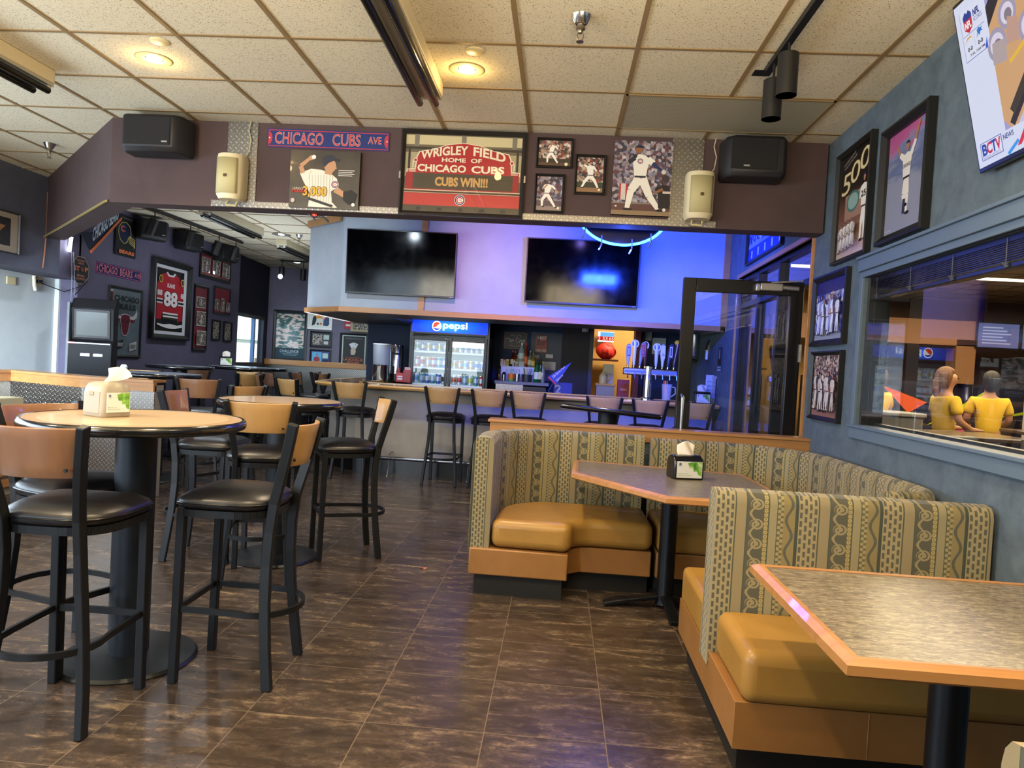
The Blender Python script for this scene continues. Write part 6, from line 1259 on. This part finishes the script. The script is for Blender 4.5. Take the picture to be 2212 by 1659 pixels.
framed('framed_photo', 'small black framed photo beside the street window', LW, [(482, 694), (500, 696), (497, 739), (480, 737)], lambda A: (A.rect(0, 1, 0, 1, CROWD3), A.figure(.5, .1, .8, 'up', '#8a8068')), .03, '#3a342c')
r_ = thing('bears_flag', 'dark blue flag with white lettering hanging in the corner under the diagonal bulkhead', 'flag', (0, 0, 0))
Q4 = [LW.hit(*q) for q in ((150, 500), (176, 500), (236, 462), (240, 470), (172, 543))]; g = MB(); g.v = [tuple(LW.at(u, z, .12)) for u, z in Q4]; g.face(range(5)); g.build('cloth', M('#1c2238', .8), r_, solid=.004, smooth=0)
a, b = LW.hit(176, 520), LW.hit(234, 470); va = LW.at(a[0], a[1], .128); vb = LW.at(b[0], b[1], .128); d = vb-va; n = Vector((0, 0, 1)); 
v, f, _ = glyphs('CHICAGO BEARS', .03, .2); g = MB(); g.v = [tuple(va+d*x+n*(y*.16-.01)) for x, y in v]; g.f = list(f); g.mi = [0]*len(f); g.uv = [None]*len(f); g.build('lettering', M('#b8c4d0', .6), r_, smooth=0)
a, b = LW.hit(172, 543), LW.hit(240, 470); va = LW.at(a[0], a[1], .13); vb = LW.at(b[0], b[1], .13); MB().bar(va, vb, .01, .03).build('orange_edge', M('#c86a40', .7), r_, smooth=0)
# far wall pictures
def f_chal(A):
    gx = G('aerial_print'); n = gx.noise(5, 4, .5, gx.vec(gx.x*1.0, 0., gx.z*2.6), .8); gx.set('Base Color', gx.ramp(n, [(.30, '#22403e'), (.48, '#3f6a64'), (.50, '#c8b0a4'), (.62, '#d8c0b4'), (.64, '#4a7a72')], False)); gx.set('Roughness', .25); gx.set('Coat Weight', .6)
    A.rect(0, 1, 0, 1, '#16303a'); A.rect(.03, .97, .22, .97, gx.m); A.text('CHALLENGE', .18, .82, .12, .18, '#b8c8cc', .0); A.rect(.25, .8, .09, .098, '#8aa0a8'); A.rect(.3, .75, .06, .068, '#8aa0a8')
framed('framed_poster', 'large dark framed challenge poster of green and pink fields on the far wall', FARW, [(592, 668), (666, 673), (661, 781), (588, 776)], f_chal, .05, '#16303a', cat='poster')
def f_bird(A):
    A.rect(0, 1, 0, 1, '#d4d8cc'); A.poly([(.12, .15), (.16, .75), (.24, .88), (.34, .84), (.32, .5), (.26, .25)], '#1c2230'); A.poly([(.28, .84), (.42, .92), (.58, .82), (.66, .66), (.5, .72), (.34, .68)], '#e8902c'); A.poly([(.64, .2), (.66, .62), (.80, .84), (.90, .86), (.92, .3), (.84, .18)], '#2a4468'); A.poly([(.62, .56), (.70, .74), (.80, .86), (.70, .62)], '#c83a28'); A.circ(.4, .3, .05, '#3a3a38'); A.circ(.54, .32, .05, '#c86a30')
framed('framed_print', 'white framed print of dark birds with an orange beak on the far wall', FARW, [(667, 674), (720, 678), (717, 714), (664, 710)], f_bird, .03, '#d4d8cc', WHITE)
framed('framed_photo', 'small frame with a photo and two cards, upper of the pair on the far wall', FARW, [(671, 714), (718, 717), (716, 752), (669, 750)], lambda A: (A.rect(0, 1, 0, 1, '#3a3a40'), A.rect(.06, .58, .1, .9, CROWD3), A.rect(.64, .94, .5, .85, '#a8b8b0'), A.rect(.66, .9, .14, .38, '#b8b8b0')), .035, '#2a2c32')
framed('framed_photo', 'small frame of a man on blue, lower of the pair on the far wall', FARW, [(670, 754), (717, 756), (713, 793), (667, 791)], lambda A: (A.rect(0, 1, 0, 1, '#3a4a80'), A.rect(.06, .58, .1, .92, '#5aa0c8'), A.figure(.32, -.6, 1.4, 'stand', '#8a2a34', '#b88870', '#2a2018'), A.rect(.64, .94, .5, .85, '#a8c0b8'), A.rect(.64, .94, .14, .4, '#1c2440')), .035, '#2a3060')
sign('red_poster', 'small red poster with white print on the far wall', 'poster', FARW, [(744, 694), (760, 695), (759, 711), (744, 710)], lambda A: A.rect(.2, .85, .35, .65, '#d8c8c4'), '#a82838')
sign('beige_print', 'pale beige print of grey figures partly hidden by the bar soffit', 'print', FARW, [(759, 693), (803, 698), (802, 719), (759, 715)], lambda A: A.rect(.12, .92, .2, .9, CROWD3), '#a89c74', .03, .02)
def f_cards(A):
    A.rect(0, 1, 0, 1, '#a8b8b4'); A.rect(.06, .94, .04, .96, '#26282a'); A.text('Vinberatiovert', .15, .85, .86, .92, '#6a7070'); 
    for k, a in enumerate((-.5, -.2, .12, .42)): c, s = cos(a), sin(a); P = [(-.09, 0), (.09, 0), (.09, .24), (-.09, .24)]; A.poly([(.5+(x*c+z*s), .56+(-x*s+z*c)*.72+.02) for x, z in P], '#c8ccd0'); A.circ(.5+.17*s, .57+.17*c*.72+.02, .015, '#2a2a2e')
    A.poly([(.40, .36), (.38, .52), (.44, .60), (.5, .64), (.56, .58), (.6, .46), (.54, .36)], '#b8a898'); A.text('LA BOUILLIE', .10, .90, .17, .245, '#a85a40', .04); A.text('SOLEIL', .25, .78, .085, .15, '#a85a40', .04); A.rect(.2, .8, .27, .285, '#8a4a38'); A.rect(.12, .88, .05, .06, '#8a4a38')
framed('framed_poster', 'black framed poster of a hand holding four playing cards on the far wall', FARW, [(736, 717), (797, 722), (793, 797), (731, 794)], f_cards, .045, '#26282a', cat='poster')
# left header picture, outlets, cord, emergency lamp
framed('framed_picture', 'pale matted picture of a dark goblet shape, cut by the left edge of the view', LWF, [(-60, 440), (39, 459), (37, 543), (-60, 540)], lambda A: (A.rect(0, 1, 0, 1, '#a89c8c'), A.rect(.12, .82, .16, .86, '#2c2c30'), A.poly([(.32, .68), (.70, .66), (.54, .46), (.52, .34), (.60, .30), (.42, .30), (.48, .34), (.47, .46)], '#a0704a')), .012, '#a89c8c', M('#2a2a2e', .4))
ALC = Plane(-5.745, 7.0, pi/2)
def plate(px, label, w=.09, h=.075):
    u, z = ALC.hit(*px); t = thing('outlet_plate', label, 'outlet plate', ALC.at(u, z, .003), ALC.rz, 'outlet plates on the white alcove wall'); MB().box(-w/2, w/2, -.012, 0, -h/2, h/2).build('cover', M('#d8cc9c', .5), t, bevel=.003); return t
plate((22, 606), 'cream blank outlet plate at the left edge on the white alcove wall', .12, .08); t = plate((78, 608), 'cream outlet plate with plugs beside the purple column', .12, .085)
MB().box(-.02, .05, -.04, -.012, -.015, .02).build('black_plug', BLACK, t, bevel=.004); MB().tube([(-.05, -.02, .02), (-.08, -.03, .05), (-.07, -.03, -.05), (-.05, -.03, -.10)], .018, 8).build('white_plug', M('#dcd4c0', .6), t)
P = [LWF.at(*LWF.hit(*q), .012) for q in ((101, 415), (100, 450), (98, 500), (94, 545), (90, 578))]; P += [ALC.at(*ALC.hit(*q), .03) for q in ((86, 588), (76, 596), (70, 602))]
tag(MB().tube(P, .0065, 8).build('power_cord', M('#a0664a', .6), None), 'orange brown power cord running down the header to the outlet', 'cord')
P = [ALC.at(*ALC.hit(78, 610), .04)]+[Vector((-5.55, 7.75, onX(112, 626, -5.55).z)), Vector((-5.46, 7.87, onX(140, 614, -5.46).z)), Vector((-5.44, 7.98, onX(152, 600, -5.44).z))]+[LW.at(*LW.hit(*q), .03) for q in ((153, 640), (162, 652))]
tag(MB().tube(P, .006, 6).build('thin_cable', BLACK, None), 'thin black cable looping across the purple column to the cabinet', 'cable')
p = onY(152, 528, 7.7)
t = thing('work_light', 'glaring white tube lamp clamped beneath the diagonal bulkhead with white conduit', 'lamp', (p.x, 7.7, p.z)); MB().tube([(-.01, 0, -.08), (.015, -.01, .08)], .018, 12).build('lit_tube', M('#f8fcff', .4, emit=8), t); MB().box(-.10, -.02, 0, .08, -.03, .08).build('bracket', M('#3a3c48', .4), t, bevel=.006); MB().tube([(0, .03, -.08), (.0, .05, -.40), (.0, .05, -.62)], .007, 8).tube([(.02, .03, -.08), (.04, .05, -.5), (.03, .05, -.62)], .005, 8).build('conduit', M('#6a6c80', .6), t)
light('POINT', 'work_light_glow', (p.x+.05, 7.5, p.z), 2, (.9, .96, 1), .04)
# game cabinet
gc = thing('game_cabinet', 'tall black video cabinet with a blank grey screen against the purple wall', 'game cabinet', (-5.16, 7.66, 0), radians(20)); gc.scale = (.9, 1, 1)
g = MB(); P = [(-.0, 0), (.24, 0), (.24, 1.86), (.12, 1.86), (.02, 1.75), (.06, 1.40), (-.02, 1.36), (-.02, 1.0), (.03, .9)]; n = len(P)
g.v = [(-.24, a, b) for a, b in P]+[(.24, a, b) for a, b in P]; g.face(range(n)); g.face(range(n, 2*n)); [g.face((i, (i+1) % n, n+(i+1) % n, n+i)) for i in range(n)]; g.build('cabinet_body', M('#0b0c10', .6, 0, .3), gc, bevel=.008)
sl = atan2(.04, .35)
MB().box(-.20, .20, -.012, 0, 0, .32).build('bezel', M('#0c0d12', .5), gc, (0, .055, 1.42), (sl, 0, 0), bevel=.004)
MB().box(-.17, .17, -.016, -.01, .03, .29).build('screen', M('#363d3b', .25), gc, (0, .055, 1.42), (sl, 0, 0), smooth=0)
MB().box(-.22, .22, -.03, .03, 1.355, 1.368).build('light_strip', M('#8a9098', .3), gc, smooth=0); MB().box(-.24, -.17, -.034, -.01, 1.355, 1.37).build('red_lamp', M('#e82840', .3, emit=3), gc, smooth=0)
for x in (-.10, .04): MB().box(x, x+.10, -.028, -.02, 1.22, 1.25).build('slot', M('#5a626c', .3, .5), gc, smooth=0)
MB().box(-.262, -.236, -.02, .10, .9, 1.80).build('side_panel', M('#4c555b', .5), gc, smooth=0)
# ================================================================ NAPKIN BOXES ON THE ROUND TABLES
LAY[0] = .0003
a1, a2, a3 = onZ(230, 889, 1.067), onZ(300, 893, 1.067), onZ(338, 886, 1.067)
t = thing('napkin_dispenser', 'cream plastic napkin box with a tissue sticking out, on the nearest round table', 'napkin dispenser', (-1.955, 3.03, 1.067), radians(-24))
w, d, h = .150, .135, .150
def rr(w, d, z, r=.02, n=4):
    P = []
    for cx, cy, a0 in ((w/2-r, d/2-r, 0), (-w/2+r, d/2-r, 90), (-w/2+r, -d/2+r, 180), (w/2-r, -d/2+r, 270)): P += [(cx+r*cos(radians(a0+90*i/n)), cy+r*sin(radians(a0+90*i/n)), z) for i in range(n+1)]
    return P
g = MB(); R = [rr(w*.93, d*.95, 0), rr(w*.98, d, .006), rr(w, d, .03), rr(w*.985, d*.98, .095), rr(w*.92, d*.94, .125), rr(w*.80, d*.85, .142), rr(w*.55, d*.6, .150)]
for q in R: g.v += q
n = len(R[0])
for k in range(len(R)-1):
    for i in range(n): g.face((k*n+i, k*n+(i+1) % n, (k+1)*n+(i+1) % n, (k+1)*n+i))
g.face(list(range(n))[::-1]); g.face([len(g.v)-n+i for i in range(n)]); g.build('box_shell', M('#9c9484', .5), t, smooth=60)
MB().box(-.052, .052, -d/2-.002, -d/2+.004, .015, .108).build('side_panel', M('#9a9282', .5), t, bevel=.004); MB().box(-.018, .014, -d/2-.005, -d/2, .092, .108).build('latch', M('#8e8670', .5), t, bevel=.002)
A = leaf_card(.105, .085, 0); o = A.done('advert_panel', t); o.location = (w/2+.002, 0, .022); o.rotation_euler = (0, 0, pi/2)
MB().grid(lambda u, v: (-.025+.045*u+.115*v*(.2+u), -.01+.02*v+.012*sin(6*u+4*v), .145+.072*v*(1-.35*abs(u-.35)) - .05*v*max(0, u-.6)), 14, 10).build('napkin', M('#cfc4ac', .8), t, solid=.0015, smooth=60)
black_dispenser(-5.08, 10.75, 1.13, radians(30), 'dark napkin holder on the wide table before the street window')
p = onZ(223, 809, 1.07); tag(MB().lathe([(0, 0), (.03, 0), (.035, .05), (.02, .07), (0, .07)], 14).build('salt_shaker', M('#d8dcd8', .4), None, (-4.42, 7.1, 1.10)), 'small white shaker on the pale topped table beyond the low wall', 'shaker')
# bench and slatted wood at far left
bn = thing('wall_bench', 'cream topped bench with slatted wood front below the plated low wall at far left', 'bench', (-4.95, 4.9, 0)); MB().box(-.27, .25, -1.9, 1.2, .78, .86).build('bench_top', M('#b8b090', .5), bn, bevel=.01)
g = MB(); [g.box(.18, .22, -1.9, 1.2, .08+.1*k, .15+.1*k) for k in range(7)]; g.build('slats', W_OAKY, bn, smooth=0); MB().box(-.27, .17, -1.9, 1.2, 0, .78).build('carcass', M('#b0aa98', .6), bn, smooth=0)
# small litter on the floor, ends of stool glides
p = onZ(915, 1228, 0); tag(MB().grid(lambda u, v: ((u-.5)*.05, (v-.5)*.012+.004*sin(8*u), .004+.003*sin(7*u+3*v)), 8, 3).build('paper_scrap', M('#c87858', .7), None, (p.x, p.y, 0), solid=.001), 'tiny pinkish scrap lying on the tiles of the aisle', 'scrap')
# ================================================================ PEOPLE IN THE HALL
def skin_body(name, joints, edges, mat, parent, sub=2):
    me = bpy.data.meshes.new(name); me.from_pydata([j[:3] for j in joints], edges, []); o = bpy.data.objects.new(name, me); COL.objects.link(o); o.parent = parent; me.materials.append(mat)
    s = o.modifiers.new('skin', 'SKIN'); 
    if not me.skin_vertices: me.skin_vertices.new()
    for i, j in enumerate(joints): me.skin_vertices[0].data[i].radius = (j[3], j[4] if len(j) > 4 else j[3]); me.skin_vertices[0].data[i].use_root = (i == 0)
    s.use_smooth_shade = True; d = o.modifiers.new('sub', 'SUBSURF'); d.levels = d.render_levels = sub; return o
def person(x, y, rz, label, hair='#2a1a12', sit=False, s=1., bun=False, reach=.3, shirt='#d0a828'):
    t = thing('person', label, 'person', (x, y, 0), rz); t.scale = (s, s, s); SK = M('#a87858', .5); z = -.40 if sit else 0
    hp, kn, ft = (.92+z), None, None
    J = [(0, 0, hp, .14, .10), (0, 0, hp+.18, .125, .09), (0, -.01, hp+.38, .155, .10), (0, 0, hp+.52, .06, .055), (0, -.01, hp+.60, .055, .055), (0, -.025, hp+.69, .098, .115), (0, -.015, hp+.78, .085, .10)]
    Ed = [(0, 1), (1, 2), (2, 3), (3, 4), (4, 5), (5, 6)]
    for sd in (-1, 1):
        b = len(J)
        J += [(sd*.18, 0, hp+.46, .055), (sd*.24, -.02, hp+.22, .045), (sd*.18, -reach*.7, hp+.12, .036), (sd*.15, -reach, hp+.12, .028, .02)]; Ed += [(2, b), (b, b+1), (b+1, b+2), (b+2, b+3)]
        for k in range(4): J.append((sd*.15+(k-1.5)*.018, -reach-.085+.008*abs(k-1.4), hp+.115, .009)); Ed.append((b+3, len(J)-1))
        J.append((sd*.15-sd*.045, -reach-.04, hp+.12, .010)); Ed.append((b+3, len(J)-1))
        c = len(J)
        if sit: J += [(sd*.09, -.02, hp-.02, .08), (sd*.11, -.42, hp-.02, .06), (sd*.11, -.42, .10, .042), (sd*.11, -.52, .045, .04)]
        else: J += [(sd*.09, 0, hp-.06, .085), (sd*.10, -.02, .48, .058), (sd*.10, 0, .09, .042), (sd*.10, -.12, .045, .04)]
        Ed += [(0, c), (c, c+1), (c+1, c+2), (c+2, c+3)]
    body = skin_body('body', J, Ed, SK, t)
    S = [(0, 0, hp-.02, .165, .125), (0, 0, hp+.18, .145, .11), (0, -.01, hp+.40, .165, .115), (0, -.0, hp+.49, .08, .075)]+[v for sd in (-1, 1) for v in ((sd*.18, 0, hp+.455, .075), (sd*.235, -.015, hp+.27, .068))]
    skin_body('shirt', S, [(0, 1), (1, 2), (2, 3), (2, 4), (4, 5), (2, 6), (6, 7)], M(shirt, .8), t)
    Tq = [(0, 0, hp+.0, .15, .115)]+[v for sd in (-1, 1) for v in (((sd*.09, -.01, hp-.05, .095), (sd*.105, -.42, hp-.02, .075), (sd*.11, -.42, .15, .055)) if sit else ((sd*.09, 0, hp-.08, .098), (sd*.10, -.01, .48, .072), (sd*.10, 0, .12, .058)))]
    skin_body('trousers', Tq, [(0, 1), (1, 2), (2, 3), (0, 4), (4, 5), (5, 6)], M('#23252c', .8), t)
    def hs(u, v):
        a, b = 2*pi*u, pi*v; x_, y_, z_ = sin(b)*cos(a), sin(b)*sin(a), cos(b)
        k = .80 if (y_ < -.25 and z_ < .45) else 1.0 + .05*sin(9*a)*sin(b)
        return (.098*x_*k, .015+.118*y_*k, hp+.735+.118*z_*k-(.05 if z_ < -.2 and y_ > 0 else 0))
    MB().grid(hs, 28, 16).build('hair', M(hair, .6), t, smooth=80)
    Hh = [(0, .10, hp+.72, .05)]
    if bun: Hh += [(0, .13, hp+.62, .045), (0, .12, hp+.48, .03)]
    if bun: skin_body('ponytail', Hh, [(i, i+1) for i in range(len(Hh)-1)], M(hair, .6), t)
    g = MB()
    for sd in (-1, 1): g.lathe([(0, -.006), (.011, 0), (0, .006)], 10, (sd*.03, 0))
    g.build('eyes', M('#1a1410', .3), t, (0, -.118, hp+.715), (pi/2, 0, 0)); MB().lathe([(0, -.01), (.012, 0), (.006, .03), (0, .034)], 8).build('nose', SK, t, (0, -.122, hp+.685)); MB().tube([(-.02, 0, 0), (0, -.004, -.003), (.02, 0, 0)], .004, 6).build('mouth', M('#8a4038', .5), t, (0, -.112, hp+.65))
    return t
person(4.28, 8.3, radians(95), 'person with brown ponytail in a yellow shirt standing by a hall table', '#6a4426', False, .93, True)
person(5.15, 9.0, radians(165), 'person in a yellow shirt with dark hair, seen from behind in the hall', '#1c1410', False, .93)
person(4.1, 9.6, radians(200), 'person in a yellow shirt seen dimly at left of the hall window', '#4a2c18', False, .92)
person(4.75, 7.2, radians(230), 'person in a yellow shirt sitting bent over a hall table', '#1a1210', True, .95, False, .42)
def hall_table(x, y, w, d, label):
    t = thing('hall_table', label, 'table', (x, y, 0), 0, 'tables in the bowling hall'); MB().box(-w/2, w/2, -d/2, d/2, .96, 1.0).build('tabletop', M('#4a3c34', .2), t, bevel=.01); MB().lathe([(.06, .03), (.05, .05), (.05, .96)], 20).build('pedestal', BLKM, t); MB().lathe([(.28, 0), (.27, .02), (.06, .04), (0, .04)], 28).build('base_plate', BLKM, t)
hall_table(3.7, 6.8, .9, .8, 'dark table just inside the hall by the window'); hall_table(4.9, 6.35, 1.0, .8, 'dark table in front of the bent person in the hall'); hall_table(3.6, 8.7, 1.0, .8, 'dark hall table below the fridge reflection'); hall_table(5.5, 8.0, 1.2, .7, 'dark hall table between the standing people')
def hall_chair(x, y, rz, label):
    t = thing('hall_chair', label, 'chair', (x, y, 0), rz, 'chairs in the bowling hall'); MB().box(-.2, .2, -.2, .2, .60, .65).build('seat', M('#3a3c3c', .5), t, bevel=.015); MB().box(-.2, .2, .18, .22, .75, 1.02).build('backrest', M('#5a5c58', .4), t, bevel=.015)
    for a in (-.18, .18):
        MB().tube([(a, -.18, 0), (a*.95, -.17, .6)], .014, 8).build('leg', BLKM, t); MB().tube([(a, .2, 0), (a*.95, .19, .6), (a, .2, 1.0)], .014, 8).build('leg', BLKM, t)
hall_chair(3.3, 5.9, .3, 'grey backed chair close to the window in the hall'); hall_chair(4.0, 6.0, -.2, 'grey backed chair beside the first one in the hall'); hall_chair(4.4, 5.5, .1, 'grey backed chair at the table of the bent person'); hall_chair(5.3, 5.7, -.3, 'grey backed chair partly cut by the window edge')
LAY[0] = .001
# hall screens, menu boards and wall graphics
def hall_tv(x, y, z, label, wd=1.0):
    t = thing('hall_television', label, 'television', (x, y, z), radians(-20), None); MB().box(-wd/2, wd/2, 0, .05, 0, wd*.56).build('housing', BLACK, t, smooth=0); A = Art(wd-.03, wd*.56-.03, E1('#b8c4f0'), -.001); A.rect(.22, 1, .16, 1, E1('#a08a90')); A.poly([(.25, .2), (.6, 1), (.9, 1), (.5, .2)], E1('#d8b090')); A.rect(.05, .18, .62, .92, E1('#d8e0ff')); A.circ(.09, .85, .03, E1('#4a68c0')); A.circ(.14, .72, .03, E1('#4a88d0')); A.text('BCTV', .05, .18, .04, .12, E1('#4050c0'), .03); A.poly([(.3, .03), (.35, .13), (.8, .13), (.8, .03)], E1('#2050d8')); A.done('screen', t).location.z = .015
    MB().tube([(0, .03, wd*.5), (0, .03, H-z)], .02, 8).build('hanging_pole', BLACK, t)
hall_tv(4.85, 6.6, 2.0, 'bright television hanging in the hall, seen through the interior window')
for k in range(4): 
    t = thing('menu_board', 'pale bluish menu screen high over the hall counter, %s along from the pillar' % ('first second third fourth'.split()[k]), 'menu screen', (6.9+k*.68, 11.95, 2.08)); MB().box(-.33, .33, 0, .04, 0, .42).build('housing', BLACK, t, smooth=0); A = Art(.62, .38, E1('#6f78b8', .5), -.001); [A.rect(.1, .8-.1*(j % 3), .15+.13*j, .2+.13*j, E1('#b8c0e8', .6)) for j in range(6)]; A.done('screen', t).location.z = .02
gp_ = thing('wall_graphic', 'colourful shards graphic with orange and lime shapes across the hall counter front', 'wall graphic', (6.0, 12.19, .5)); A = Art(3.6, .95, '#241e2c', 0)
for P, c in (([(.05, .4), (.3, .7), (.28, .3)], '#b8c82c'), ([(.30, .95), (.42, .5), (.50, .7)], '#e8602a'), ([(.5, .3), (.75, .95), (.80, .85)], '#c8d82c'), ([(.8, .5), (.98, .7), (.95, .6)], '#c8d82c'), ([(.2, .2), (.36, .4), (.3, .1)], '#d83a4a'), ([(.6, .2), (.66, .3), (.7, .1)], '#d83a6a'), ([(.12, .9), (.2, .6), (.22, .85)], '#6a8a70')): A.poly(P, c)
A.done('panel', gp_)
sign('hall_banner', 'tall pale printed banner beside the counter in the hall', 'banner', Plane(7.6, 11.4, 0), [(0, 0), (1, 0), (1, 1), (0, 1)], f_lines(1), '#b8b0a8') if False else None
t = thing('hall_banner', 'tall pale printed banner standing by the hall counter', 'banner', (7.3, 11.2, 0)); A = Art(.8, 1.75, '#b0aaa2', 0, .01); A.text('PRIVATE', .15, .85, .72, .78, '#8a3030', .02); A.text('EVENTS', .2, .8, .64, .69, '#8a3030', .02); f_lines(8, '#5a5450', .2, .8, .15, .55)(A); A.done('panel', t)
t = thing('ball_return', 'beige low cabinet in the hall under the window corner', 'cabinet', (3.2, 7.6, 0)); MB().box(-.4, .4, -.25, .25, 0, 1.1).build('carcass', M('#6a6860', .5), t, bevel=.02); MB().box(-.42, .42, -.27, .27, 1.1, 1.14).build('worktop', M('#8a8880', .4), t, bevel=.01)
